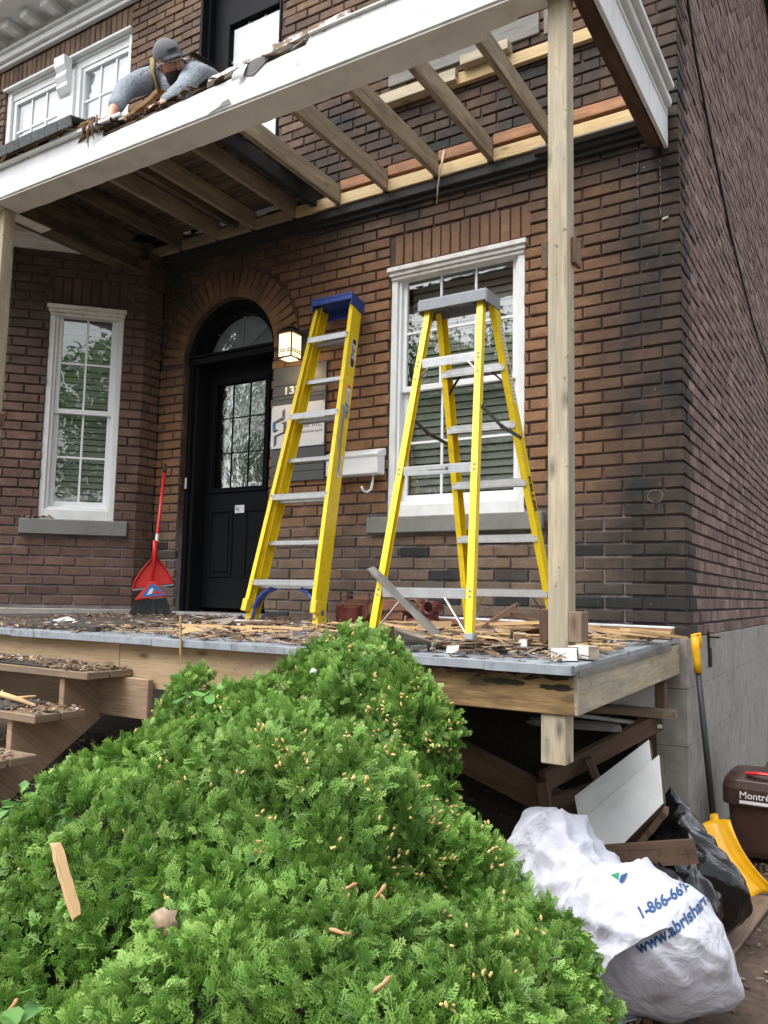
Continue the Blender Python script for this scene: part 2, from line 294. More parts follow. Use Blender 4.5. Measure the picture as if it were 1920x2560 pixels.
def wrinkled(name, c, rough, spec, sc, strength, dist, dirt=None, coat=0):
    """thin plastic or woven cloth covered in sharp creases"""
    m, n, l, b = nodemat(name); p = geo_pos(n)
    w = mk(n, 'ShaderNodeTexNoise'); w.inputs['Scale'].default_value = sc*.6; w.inputs['Detail'].default_value = 2; l.new(p, w.inputs['Vector'])
    ad = n.new('ShaderNodeVectorMath'); ad.operation = 'MULTIPLY_ADD'; l.new(w.outputs['Color'], ad.inputs[0]); ad.inputs[1].default_value = (.35, .35, .35); l.new(p, ad.inputs[2])
    hs_ = []
    for k, (s_, a_) in enumerate(((1, 1.), (2.3, .45), (5.1, .18))):
        t = noisetex(n, l, mapping(n, l, ad.outputs[0], (s_*sc, s_*sc*.7, s_*sc*1.2), (k*3.1, 0, 0)), 1, 1.5, .5)
        q = n.new('ShaderNodeMath'); q.operation = 'SUBTRACT'; l.new(t, q.inputs[0]); q.inputs[1].default_value = .5
        ab = n.new('ShaderNodeMath'); ab.operation = 'ABSOLUTE'; l.new(q.outputs[0], ab.inputs[0]); g_ = n.new('ShaderNodeMath'); g_.operation = 'MULTIPLY'; g_.inputs[1].default_value = -a_*3; l.new(ab.outputs[0], g_.inputs[0]); hs_.append(g_.outputs[0])
    h = hs_[0]
    for x in hs_[1:]:
        s2 = n.new('ShaderNodeMath'); s2.operation = 'ADD'; l.new(h, s2.inputs[0]); l.new(x, s2.inputs[1]); h = s2.outputs[0]
    cc = ramp(n, [(.3, tuple(x*.9 for x in c)), (.7, c)]); l.new(noisetex(n, l, p, 40, 4), cc.inputs[0]); c_out = cc.outputs[0]
    if dirt: d = noisetex(n, l, p, 9, 8, .7); dr = ramp(n, [(.58, 0), (.75, .4)]); l.new(d, dr.inputs[0]); c_out = mixc(n, l, dr.outputs[0], c_out, dirt)
    l.new(c_out, b.inputs['Base Color']); b.inputs['Roughness'].default_value = rough; b.inputs['Specular IOR Level'].default_value = spec
    bump(n, l, h, strength, dist, b); MAT[name] = m
wrinkled('white_poly', (.55, .56, .63), .6, .3, 8, .5, .010, (.36, .33, .34)); wrinkled('black_poly_bag', (.006, .006, .007), .16, .42, 4.5, .5, .02)
wrinkled('knit', (.30, .335, .38), .95, .15, 13, .8, .012)
leafmat('ivy', [(.12, .30, .06), (.17, .38, .09), (.10, .25, .08)], trans=.3)
leafmat('tree_leaf', [(.09, .19, .05), (.13, .27, .07), (.17, .33, .08)], trans=.25)
leafmat('litter', [(.09, .05, .03), (.30, .26, .21), (.16, .09, .05), (.22, .19, .165), (.30, .19, .10), (.06, .035, .024), (.45, .32, .18), (.12, .07, .045), (.20, .12, .07), (.55, .52, .48)], trans=0, rough=.9, spec=.2)
def emis(name, c, s):
    m, n, l, b = nodemat(name); b.inputs['Base Color'].default_value = (*c, 1); b.inputs['Emission Color'].default_value = (*c, 1); b.inputs['Emission Strength'].default_value = s; MAT[name] = m
emis('lamp_glass', (1, .82, .52), .62); emis('bulb', (1, .85, .55), 9)

# ------------------------------------------------------------------ mesh helpers
def wl_of(o):
    v = V((0, 0, 0))
    while o is not None: v += o.location; o = o.parent
    return v
def link(o, parent=None):
    col.objects.link(o)
    if parent is not None: o.parent = parent
    return o
def thing(name, label, cat, loc=(0, 0, 0), group=None, kind=None):
    o = bpy.data.objects.new(name, None); o.location = loc; o.empty_display_size = .1; link(o)
    tag(o, label, cat, group, kind); return o
def tag(o, label=None, cat=None, group=None, kind=None):
    if label: o['label'] = label
    if cat: o['category'] = cat
    if group: o['group'] = group
    if kind: o['kind'] = kind
    return o
class MB:
    def __init__(s): s.v = []; s.f = []; s.uv = []
    def add(s, vs, fs, uvs=None):
        b = len(s.v); s.v += [V(p) for p in vs]
        for i, f in enumerate(fs):
            s.f.append(tuple(b+k for k in f))
            s.uv.append(uvs[i] if uvs else [(vs[k][0]+vs[k][1]*.31, vs[k][2]+vs[k][1]*.77) for k in f])
        return s
    def obox(s, c, size, rot=None, jit=0):
        """oriented box: centre, full size, rotation matrix; uv runs along the longest side"""
        c = V(c); h = [x/2 for x in size]; rot = rot or M.Identity(3)
        loc = [V((sx*h[0], sy*h[1], sz*h[2])) for sx in (-1, 1) for sy in (-1, 1) for sz in (-1, 1)]
        if jit: loc = [p+V((random.uniform(-jit, jit), random.uniform(-jit, jit), random.uniform(-jit, jit))) for p in loc]
        fs = [(0, 1, 3, 2), (4, 6, 7, 5), (0, 4, 5, 1), (2, 3, 7, 6), (0, 2, 6, 4), (1, 5, 7, 3)]
        L = max(range(3), key=lambda i: size[i]); o = [i for i in range(3) if i != L]
        off = random.random()*5
        uvs = []
        for fi, f in enumerate(fs):
            ax = (0, 0, 1, 1, 2, 2)[fi]
            if ax == L: uvs.append([(loc[k][o[0]]*.3+off, loc[k][o[1]]+off) for k in f])
            else:
                q = [i for i in o if i != ax][0]
                uvs.append([(loc[k][L]+off, loc[k][q]+fi*.37+off) for k in f])
        s.add([c+rot@p for p in loc], fs, uvs); return s
    def box(s, a, b): return s.obox([(x+y)/2 for x, y in zip(a, b)], [abs(y-x) for x, y in zip(a, b)])
    def bar(s, p, q, w, h, up=(0, 0, 1), jit=0):
        """box from p to q, width w (across), height h (along up)"""
        p, q = V(p), V(q); d = (q-p); L = d.length; d.normalize(); u = V(up); x = d.cross(u)
        if x.length < 1e-4: x = d.cross(V((0, 1, 0)))
        x.normalize(); u = x.cross(d)
        return s.obox((p+q)/2, (L, w, h), M((d, x, u)).transposed(), jit)
    def tube(s, pts, r, n=10, cap=True, flat=1.):
        pts = [V(p) for p in pts]; rs = r if hasattr(r, '__len__') else [r]*len(pts)
        vs = []; prev = None
        for i, p in enumerate(pts):
            d = (pts[min(i+1, len(pts)-1)]-pts[max(i-1, 0)]).normalized()
            if prev is None:
                a = d.cross(V((0, 0, 1)));
                if a.length < 1e-3: a = d.cross(V((0, 1, 0)))
            else: a = prev-d*prev.dot(d)
            a.normalize(); prev = a; b = d.cross(a)
            for k in range(n):
                t = 2*pi*k/n; vs.append(p+a*cos(t)*rs[i]+b*sin(t)*rs[i]*flat)
        fs = [(i*n+k, i*n+(k+1) % n, (i+1)*n+(k+1) % n, (i+1)*n+k) for i in range(len(pts)-1) for k in range(n)]
        if cap: fs += [tuple(range(n))[::-1], tuple((len(pts)-1)*n+k for k in range(n))]
        return s.add(vs, fs)
    def prism(s, poly, axis, a, b):
        """extrude a 2-D polygon between a and b along axis (0,1,2)"""
        def P(u, v, t): return {0: (t, u, v), 1: (u, t, v), 2: (u, v, t)}[axis]
        n = len(poly); vs = [P(u, v, a) for u, v in poly]+[P(u, v, b) for u, v in poly]
        fs = [tuple(range(n)), tuple(range(2*n-1, n-1, -1))]+[(i, i+n, (i+1) % n+n, (i+1) % n) for i in range(n)]
        return s.add(vs, fs)
    def build(s, name, mat, parent=None, bev=0, smooth=False, seg=1, sub=0):
        me = bpy.data.meshes.new(name); off = wl_of(parent) if parent is not None else V((0, 0, 0))
        me.from_pydata([tuple(p-off) for p in s.v], [], s.f)
        uvl = me.uv_layers.new(name='UVMap'); flat = [c for f in s.uv for p in f for c in p]
        if len(flat) == len(uvl.data)*2: uvl.data.foreach_set('uv', flat)
        me.materials.append(MAT[mat]); me.validate()
        bm = bmesh.new(); bm.from_mesh(me); bmesh.ops.recalc_face_normals(bm, faces=bm.faces); bm.to_mesh(me); bm.free()
        if smooth: me.polygons.foreach_set('use_smooth', [True]*len(me.polygons))
        o = bpy.data.objects.new(name, me); link(o, parent)
        if bev:
            m = o.modifiers.new('bevel', 'BEVEL'); m.width = bev; m.segments = seg; m.limit_method = 'ANGLE'
        if sub:
            m = o.modifiers.new('sub', 'SUBSURF'); m.levels = sub; m.render_levels = sub
        return o
def one(name, mat, parent=None, bev=0, **k):
    """shorthand: one box per object"""
    mb = MB(); mb.box(k['a'], k['b']); return mb.build(name, mat, parent, bev)
def text(name, s, mat, origin, xdir, updir, size, parent=None, depth=.0015, align='LEFT', shear=0, bold=0, sx=1.):
    cu = bpy.data.curves.new(name, 'FONT'); cu.body = s; cu.size = size; cu.extrude = depth; cu.align_x = align; cu.shear = shear; cu.offset = bold; cu.resolution_u = 3
    t = bpy.data.objects.new(name, cu); col.objects.link(t)
    dg = bpy.context.evaluated_depsgraph_get(); me = bpy.data.meshes.new_from_object(t.evaluated_get(dg)); bpy.data.objects.remove(t)
    x = V(xdir).normalized(); u = V(updir); u = (u-x*u.dot(x)).normalized(); z = x.cross(u)
    off = wl_of(parent) if parent is not None else V((0, 0, 0))
    for v in me.vertices: v.co = V(origin)+x*v.co.x*sx+u*v.co.y+z*v.co.z-off
    me.materials.clear(); me.materials.append(MAT[mat]); o = bpy.data.objects.new(name, me); link(o, parent); return o
# ------------------------------------------------------------------ ground
def gz(x, y):
    t = max(0., min(1., (-.75-x)/1.3)); t = t*t*(3-2*t)
    w = .16*max(0., min(1., (-y-2.2)/2.5))
    return -1.30+.42*t+w*.3
bm = bmesh.new(); N = 90
def gc(i, lo, hi): u = i/N*2-1; return (lo+hi)/2+(hi-lo)/2*(abs(u)**2.6)*(1 if u > 0 else -1)
gv = [[bm.verts.new((x := gc(i, -62, 60), y := gc(j, -63, 58), gz(x, y)+(.018*noise.noise(V((x*3, y*3, 0)))+.010*noise.noise(V((x*9, y*9, 3))) if abs(x) < 8 and abs(y) < 8 else 0))) for j in range(N+1)] for i in range(N+1)]
for i in range(N):
    for j in range(N): bm.faces.new((gv[i][j], gv[i+1][j], gv[i+1][j+1], gv[i][j+1]))
me = bpy.data.meshes.new('ground'); bm.to_mesh(me); bm.free(); me.materials.append(MAT['soil']); me.polygons.foreach_set('use_smooth', [True]*len(me.polygons))
ground = link(bpy.data.objects.new('ground', me)); tag(ground, 'bare brown soil beside and under the porch', None, None, 'structure')

def sheet(name, label, pts, mat):
    mb_ = bmesh.new(); vs = [mb_.verts.new(p) for p in pts]; mb_.faces.new(vs); me = bpy.data.meshes.new(name); mb_.to_mesh(me); mb_.free(); me.materials.append(MAT[mat]); o = bpy.data.objects.new(name, me); col.objects.link(o); o['label'] = label; o['kind'] = 'structure'
sheet('pavement', 'unseen concrete pavement along the street, added to bounce light', [(-60, -8.2, -1.10), (60, -8.2, -1.10), (60, -6.0, -1.10), (-60, -6.0, -1.10)], 'concrete_pale')  # unseen pavement and road, added to bounce light up under the porch
sheet('road', 'unseen asphalt street added in front of the house', [(-60, -15.5, -1.2), (60, -15.5, -1.2), (60, -8.3, -1.2), (-60, -8.3, -1.2)], 'sill_stone')
# ------------------------------------------------------------------ the house
house = thing('brick_house', 'dark brown brick row house with arched black door and white windows', 'house', (0, 0, -1.3))
camloc = V((.91488, -4.73372, .16029))
def screen(p):
    d = V(p)-camloc; z = d.dot(F)
    if z < .1: return None
    return 960+2009.95*d.dot(R2)/z, 1280-2009.95*d.dot(U2)/z, z
CO = .07705; MODB = .234
BR = {}
def brick_verts(L, H, k, D=.034):
    rnd = random.Random(k*13+int(L*1000)); j = lambda a: rnd.uniform(-a, a); c = .0042
    e_ = .0028; front = [(c+j(e_), j(.0018), -H/2+c+j(e_)), (L-c+j(e_), j(.0018), -H/2+c+j(e_)), (L-c+j(e_), j(.0018), H/2-c+j(e_)), (c+j(e_), j(.0018), H/2-c+j(e_))]
    side = [(0, .004, -H/2), (L, .004, -H/2), (L, .004, H/2), (0, .004, H/2)]; back = [(x, D, z) for x, y, z in side]
    vs = front+side+back
    fs = [(0, 1, 2, 3)]+[(4+i, 4+(i+1) % 4, (i+1) % 4, i) for i in range(4)]+[(8+i, 8+(i+1) % 4, 4+(i+1) % 4, 4+i) for i in range(4)]
    return vs, fs
def brick_mesh(L, H, k, mat):
    key = (round(L, 2), round(H, 3), k, mat)
    if key not in BR:
        vs, fs = brick_verts(L, H, k); me = bpy.data.meshes.new('brick'); me.from_pydata(vs, [], fs); me.materials.append(MAT[mat]); BR[key] = me
    return BR[key]
def place_bricks(part, items, limit, rest_name='brick_field'):
    """items: (origin V, angle z, tilt about wall normal, L, H, mat). The ones that show largest become objects."""
    sc_ = []
    for it in items:
        o, az, tl, L, H, mat = it
        s = screen(o+V((cos(az), sin(az), 0))*L*.5)
        vis = s is not None and -30 < s[0] < 1950 and -30 < s[1] < 2590
        sc_.append((L/s[2] if vis else 0))
    order = sorted(range(len(items)), key=lambda i: -sc_[i]); off = wl_of(part); rest = {}
    for rank, i in enumerate(order):
        o, az, tl, L, H, mat = items[i]; k = random.randrange(9)
        if rank < limit and sc_[i] > 0:
            b = bpy.data.objects.new('brick', brick_mesh(L, H, k, mat)); col.objects.link(b); b.parent = part; b.location = o-off
            b.scale = (L/round(L, 2), 1, 1); b.rotation_euler = Euler((0, -tl, az)) if tl else (0, 0, az)
        else: rest.setdefault(mat, []).append((o, az, tl, L, H, k))
    for mat, li in rest.items():
        VS, FS = [], []
        for o, az, tl, L, H, k in li:
            vs, fs = brick_verts(L, H, k); mt = Euler((0, -tl, az)).to_matrix(); b0 = len(VS)
            VS += [tuple(mt@V(p)+o-off) for p in vs]; FS += [tuple(b0+q for q in f) for f in fs]
        me = bpy.data.meshes.new(rest_name); me.from_pydata(VS, [], FS); me.materials.append(MAT[mat]); ob = link(bpy.data.objects.new(rest_name, me), part); ob['kind'] = 'stuff'
def courses(org, az, u0, u1, z0, z1, block, mat, off=.005, parity=0, edge_mat=None, edge=.2, mod=MODB):
    """bond laid in running courses; block(z0,z1) gives intervals of u left open"""
    out = []; n0 = math.ceil((2.835-z1)/CO); n1 = math.floor((2.835-z0)/CO)
    d = V((cos(az), sin(az), 0)); inn = V((-sin(az), cos(az), 0))
    for n in range(n0, n1+1):
        z = 2.835-n*CO; j = (off-mod/2 if (n+parity) % 2 == 0 else off)
        k0 = math.floor((u0-j)/mod)-1; bl = block(z-.031, z+.031)
        x = j+k0*mod
        while x < u1:
            a, b = max(x+.0065, u0), min(x+mod-.0065, u1)
            segs = [(a, b)]
            for p, q in bl:
                ns = []
                for s, e in segs:
                    if q <= s or p >= e: ns.append((s, e))
                    else:
                        if p > s: ns.append((s, p-.001))
                        if q < e: ns.append((q+.001, e))
                segs = ns
            for s, e in segs:
                if e-s > .022:
                    s2, e2 = s+random.uniform(-.002, .002)*(s > u0+.01), e+random.uniform(-.002, .002)*(e < u1-.01)
                    o = org+d*s2+inn*random.uniform(-.004, .004)+V((0, 0, z+random.uniform(-.0015, .0015)))
                    m_ = edge_mat if (edge_mat and s2 < edge) else mat
                    if callable(mat): m_ = mat(s2, z)
                    out.append((V(o), az, 0, e2-s2, .0625+random.uniform(-.0015, .0015), m_))
            x += mod
    return out
# --- front wall: openings
W1 = (-1.975, -.965, .69, 2.485); D1 = (-4.0, -3.04); AZ, ARI, ARO = 2.055, .485, .725; DC = -3.52
W2 = (-6.84, -4.885, 3.9, 5.43); D2 = (-3.985, -3.065, 3.2, 5.55)
def blk(a, b):
    o = []
    if a < W1[3] and b > W1[2]: o.append((W1[0], W1[1]))
    if a < 2.722 and b > 2.487: o.append((-1.985, -.955))
    if a < .69 and b > .575: o.append((-2.115, -.825))
    if b > -.02 and a < AZ: o.append(D1)
    if b > AZ:
        zz = max(a, AZ)-AZ
        if zz < ARO+.012: h = math.sqrt((ARO+.012)**2-zz*zz); o.append((DC-h, DC+h))
    if a < W2[3] and b > W2[2]: o.append((W2[0], W2[1]))
    if a < 5.655 and b > 5.43: o.append((-6.96, -4.885))
    if a < D2[3] and b > D2[2]: o.append((D2[0], D2[1]))
    return o
front = MB()
Y0, Y1 = .0135, .30
def wallrect(x0, x1, z0, z1): front.box((x0, Y0, z0), (x1, Y1, z1))
wallrect(-4.28, -4.0, -.05, 3.2); wallrect(-3.04, W1[0], -.05, 3.2); wallrect(W1[0], W1[1], -.05, W1[2]); wallrect(W1[0], W1[1], W1[3], 3.2); wallrect(W1[1], -.013, -.05, 3.2)
arc = [(DC+ARI*cos(t), AZ+ARI*sin(t)) for t in [pi*i/16 for i in range(17)]]
for i in range(16):
    (xa, za), (xb, zb) = arc[i+1], arc[i]; front.prism([(xa, za), (xb, zb), (xb, 3.2), (xa, 3.2)], 1, Y0, Y1)
wallrect(D1[0], DC-ARI, AZ, 3.2); wallrect(DC+ARI, D1[1], AZ, 3.2)
wallrect(-7.6, W2[0], 3.2, 7.0); wallrect(W2[0], W2[1], 3.2, W2[2]); wallrect(W2[0], W2[1], W2[3], 7.0); wallrect(W2[1], D2[0], 3.2, 7.0)
wallrect(D2[0], D2[1], D2[3], 7.0); wallrect(D2[1], -.013, 3.2, 7.0)
fw = front.build('front_wall', 'mortar', house)
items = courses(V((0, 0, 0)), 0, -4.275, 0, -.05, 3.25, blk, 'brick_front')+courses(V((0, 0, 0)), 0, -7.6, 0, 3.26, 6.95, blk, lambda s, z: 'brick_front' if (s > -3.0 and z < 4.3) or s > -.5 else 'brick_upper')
for i in range(14):      # soldier course over the window
    items.append((V((-1.905+i*.0735-.003, random.uniform(-.002, .002), 2.494)), 0, pi/2, .212, .0625, 'brick_front'))
for i in range(27):      # soldiers over the upper windows
    items.append((V((-6.905+i*.0765, random.uniform(-.002, .002), 5.437)), 0, pi/2, .205, .0645, 'brick_upper'))
NA = 27
for i in range(NA):      # arch ring
    t = pi*(i+.5)/NA; rr = .49
    items.append((V((DC+rr*cos(t), random.uniform(-.004, -.0005), AZ+rr*sin(t))), 0, t, ARO-rr-.003, .061, 'brick_front'))
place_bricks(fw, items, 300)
# --- bay: canted wall, its return and the front face
A0 = V((-4.27, -.193, 0)); c45 = cos(R(45)); A1 = A0+V((-c45, -c45, 0))*1.06
bay = MB()
def slab(p, q, z0, z1, th=.2, inset=.013):
    p, q = V(p), V(q); d = (q-p).normalized(); inn = V((-d.y, d.x, 0)); a, b = p+inn*inset, q+inn*inset; c_, e = q+inn*th, p+inn*th
    vs = [(*v.xy, z) for z in (z0, z1) for v in (a, b, c_, e)]
    bay.add(vs, [(0, 1, 2, 3), (4, 7, 6, 5), (0, 4, 5, 1), (1, 5, 6, 2), (2, 6, 7, 3), (3, 7, 4, 0)])
BU = V((c45, c45, 0))          # along the canted wall towards the door; u=0 at A1
bw = (.305, .888, .705, 2.49)     # window opening on it (u0,u1,z0,z1)
slab(A1, A1+BU*bw[0], 0, 2.95); slab(A1+BU*bw[1], A0, 0, 2.95); slab(A1+BU*bw[0], A1+BU*bw[1], 0, bw[2]); slab(A1+BU*bw[0], A1+BU*bw[1], bw[3], 2.95)
slab(A0, A0+V((0, .193, 0)), 0, 3.0); slab(A1-V((2.2, 0, 0)), A1, 0, 2.95)
bwall = bay.build('bay_wall', 'mortar', house)
def bblk(a, b):
    o = []
    if a < bw[3] and b > bw[2]: o.append((bw[0], bw[1]))
    if a < 2.722 and b > 2.49: o.append((.285, .905))
    if a < .705 and b > .578: o.append((.18, 1.003))
    return o
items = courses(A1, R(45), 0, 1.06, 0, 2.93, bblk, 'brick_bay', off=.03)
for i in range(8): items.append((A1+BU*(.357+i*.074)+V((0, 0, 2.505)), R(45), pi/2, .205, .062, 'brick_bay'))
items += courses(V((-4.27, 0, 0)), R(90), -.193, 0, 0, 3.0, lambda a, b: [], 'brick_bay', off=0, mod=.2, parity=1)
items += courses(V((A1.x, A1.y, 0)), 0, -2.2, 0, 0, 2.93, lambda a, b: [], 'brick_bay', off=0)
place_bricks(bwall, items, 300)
# concrete ledge under the bay, cornice and little roof over it
mb = MB()
q = [A0+V((.05, .15, 0)), A0+V((.03, -.03, 0)), A1+V((.02, -.05, 0)), A1+V((-2.2, -.05, 0)), A1+V((-2.2, .3, 0)), A0+V((-.3, .15, 0))]
mb.prism([(v.x, v.y) for v in q], 2, -.06, -.004); mb.build('bay_ledge', 'concrete_pale', house, .006)
for dz, o, h in ((2.93, .03, .05), (2.98, .06, .04), (3.02, .10, .07)):
    q0 = A1+BU*.62; mb = MB(); q = [q0+V((o*.7, -o*.7, 0)), A1+V((o*.4, -o, 0)), A1+V((-2.2, -o, 0)), A1+V((-2.2, .5, 0)), q0+V((-.1, .1, 0))]
    mb.prism([(v.x, v.y) for v in q], 2, dz, dz+h); mb.build('bay_cornice', 'white_paint', house, .004)
mb = MB(); mb.add([(*A0.xy, 3.09), (*A1.xy, 3.09), (A1.x-2.2, A1.y, 3.09), (A1.x-2.2, 0, 3.30), (A0.x, 0, 3.30)], [(0, 1, 2, 3, 4)]); mb.build('bay_roof', 'asphalt_felt', house)
# --- side wall
mb = MB(); mb.box((-.30, .013, -.05), (-.013, 12, 7.4)); sw = mb.build('side_wall', 'mortar_side', house)
items = courses(V((0, 0, 0)), R(90), 0, 12, -.05, 7.35, lambda a, b: [], 'brick_side', off=.10, edge_mat='brick_front', edge=.12, mod=.2)
place_bricks(sw, items, 300)
mb = MB(); mb.box((-.6, -.25, 7.42), (.30, 12.2, 7.62)); mb.build('eave', 'dark_void', house, .01)
mb = MB(); mb.add([(-.6, -.4, 7.63), (.33, -.4, 7.63), (.33, 12.3, 7.63), (-.6, 12.3, 7.63), (-4, -.4, 8.6), (-4, 12.3, 8.6)], [(0, 1, 2, 3), (0, 3, 5, 4)]); mb.build('roof', 'asphalt_felt', house)
mb = MB(); mb.box((-7.6, 11.7, -1.3), (-.32, 12, 7.4)); mb.box((-7.6, .32, 7.0), (-.32, 12, 7.2)); mb.box((-7.6, .3, -1.3), (-7.4, 12, 7)); mb.build('rear_wall', 'brick_side', house)
# --- cornice high on the front
for a, b, m_ in (((-7.6, -.05, 5.655), (-4.74, 0, 5.70), 'white_paint'), ((-7.6, -.085, 5.70), (-4.74, 0, 5.735), 'white_paint'), ((-7.6, -.06, 5.735), (-4.76, 0, 5.80), 'white_paint'), ((-7.6, -.09, 5.80), (-4.76, 0, 5.83), 'white_paint'),
                 ((-7.6, -.03, 5.83), (-4.8, 0, 5.97), 'white_paint'), ((-7.6, -.42, 5.97), (-4.6, 0, 6.02), 'white_paint'), ((-7.6, -.47, 6.02), (-4.55, 0, 6.10), 'white_paint'), ((-7.6, -.52, 6.10), (-4.5, 0, 6.22), 'white_paint')):
    one('cornice_moulding', m_, house, .006, a=a, b=b)
for i in range(10):
    x = -7.18+i*.318
    if x < -4.8: one('modillion', 'white_paint', house, .004, a=(x-.055, -.25, 5.875), b=(x+.055, -.03, 5.968))
RG = (-.16, .753)
mb = MB(); mb.tube([(RG[0]+.042*cos(t), -.004, RG[1]+.036*sin(t)) for t in [2*pi*k/20 for k in range(21)]], .0022, 5); mb.build('paint_ring', 'mortar_new', house)
mb = MB(); mb.obox((RG[0]+.012, -.002, RG[1]-.055), (.035, .006, .045), None, .006); mb.build('wall_hole_shade', 'dark_void', house)  # flat near-black chip: the shade inside a hole put into its colour
rnd = random.Random(2); mb = MB()
for x_, za, zb_ in ((-.236, 2.51, 2.865), (-.105, 2.455, 2.79)):
    z = za
    while z < zb_:
        h_ = rnd.uniform(.006, .03); mb.obox((x_+rnd.uniform(-.002, .002), -.0055, z), (rnd.uniform(.0012, .0026), .003, h_), None, .0006); z += h_+rnd.uniform(.002, .03)
for k in range(26): mb.obox((rnd.uniform(-.5, -.02), -.0055, rnd.uniform(1.9, 2.8)), (rnd.uniform(.002, .004), .003, rnd.uniform(.002, .006)), None, .0006)
mb.obox((-.08, -.006, 2.405), (.035, .006, .016), None, .004)
mb.build('paint_spatter', 'concrete_pale', house)['kind'] = 'stuff'
# --- foundation
fnd = MB(); fnd.box((-.28, .006, -1.45), (-.006, 12, -.052)); fnd.box((-4.3, .10, -1.45), (-2.3, .3, -.052)); fnd.box((-2.3, .25, -.20), (-.28, .9, -.052))
fo = fnd.build('foundation', 'concrete', house); one('crawl_space_wall', 'twig_shade_core', house, 0, a=(-4.3, .9, -1.45), b=(-.285, 1.0, -.052)); one('crawl_space_wall', 'twig_shade_core', house, 0, a=(-2.3, .02, -.30), b=(-.29, .24, -.06))  # crawl space shade put into the near-black colour of these walls
CB = {}
for r in range(4):
    zt = -.052 if r == 0 else -.330-(r-1)*.3125; zb = -.333-r*.3125
    y = 0.004; k = r % 2
    first = True
    while y < 7:
        L = .20 if (first and k) else .40; first = False
        mb = MB(); mb.box((-.05, y, zb+.0025), (.0, y+L-.004, zt-.0025)); mb.build('concrete_block', 'concrete', fo, .003); y += L
for r in range(4):
    zt = -.052 if r == 0 else -.330-(r-1)*.3125; zb = -.333-r*.3125
    mb = MB(); mb.box((-.175, -.004, zb+.0025), (-.003, .05, zt-.0025)); mb.build('concrete_block', 'concrete', fo, .003)
one('door_board', 'brown_board', house, .003, a=(-.275, -.02, -1.28), b=(-.178, .02, -.25))
mb = MB(); mb.box((.0, .62, -.13), (.012, .66, -.03)); mb.box((.0, .60, -.07), (.07, .68, -.06)); mb.tube([(.01, .64, -.13), (.012, .64, -.25)], .012, 6); mb.build('wall_bracket', 'dark_steel', house)
mb = MB(); mb.tube([(.05, .0, 4.02), (.04, .12, 3.9), (.02, .5, 3.72), (.012, 1.1, 3.45), (.012, 1.9, 3.1), (.012, 3.2, 2.75), (.012, 5.0, 2.55), (.012, 8., 2.3)], .010, 6); mb.tube([(-.6, -.02, 4.0), (-.25, -.025, 4.05), (-.02, -.03, 4.07), (.03, .0, 4.06), (.05, .0, 4.02)], .009, 6); mb.build('wall_cable', 'dark_steel', house)

# ------------------------------------------------------------------ windows
def frame4(mb, x0, x1, z0, z1, w, y0, y1, P, wb=None, wt=None):
    wb = wb or w; wt = wt or w
    for a, b in (((x0, y0, z0), (x0+w, y1, z1)), ((x1-w, y0, z0), (x1, y1, z1)), ((x0+w, y0, z0), (x1-w, y1, z0+wb)), ((x0+w, y0, z1-wt), (x1-w, y1, z1))): Pbox(mb, a, b, P)
def Pbox(mb, a, b, P):
    cs = [P(x, y, z) for x in (a[0], b[0]) for y in (a[1], b[1]) for z in (a[2], b[2])]
    uv = [(a[2]*0+x*1., z) for x in (a[0], b[0]) for y in (a[1], b[1]) for z in (a[2], b[2])]
    mb.add(cs, [(0, 1, 3, 2), (4, 6, 7, 5), (0, 4, 5, 1), (2, 3, 7, 6), (0, 2, 6, 4), (1, 5, 7, 3)])
def PO(name, mat, parent, P, boxes, bev=.003):
    mb = MB()
    for a, b in boxes: Pbox(mb, a, b, P)
    return mb.build(name, mat, parent, bev)
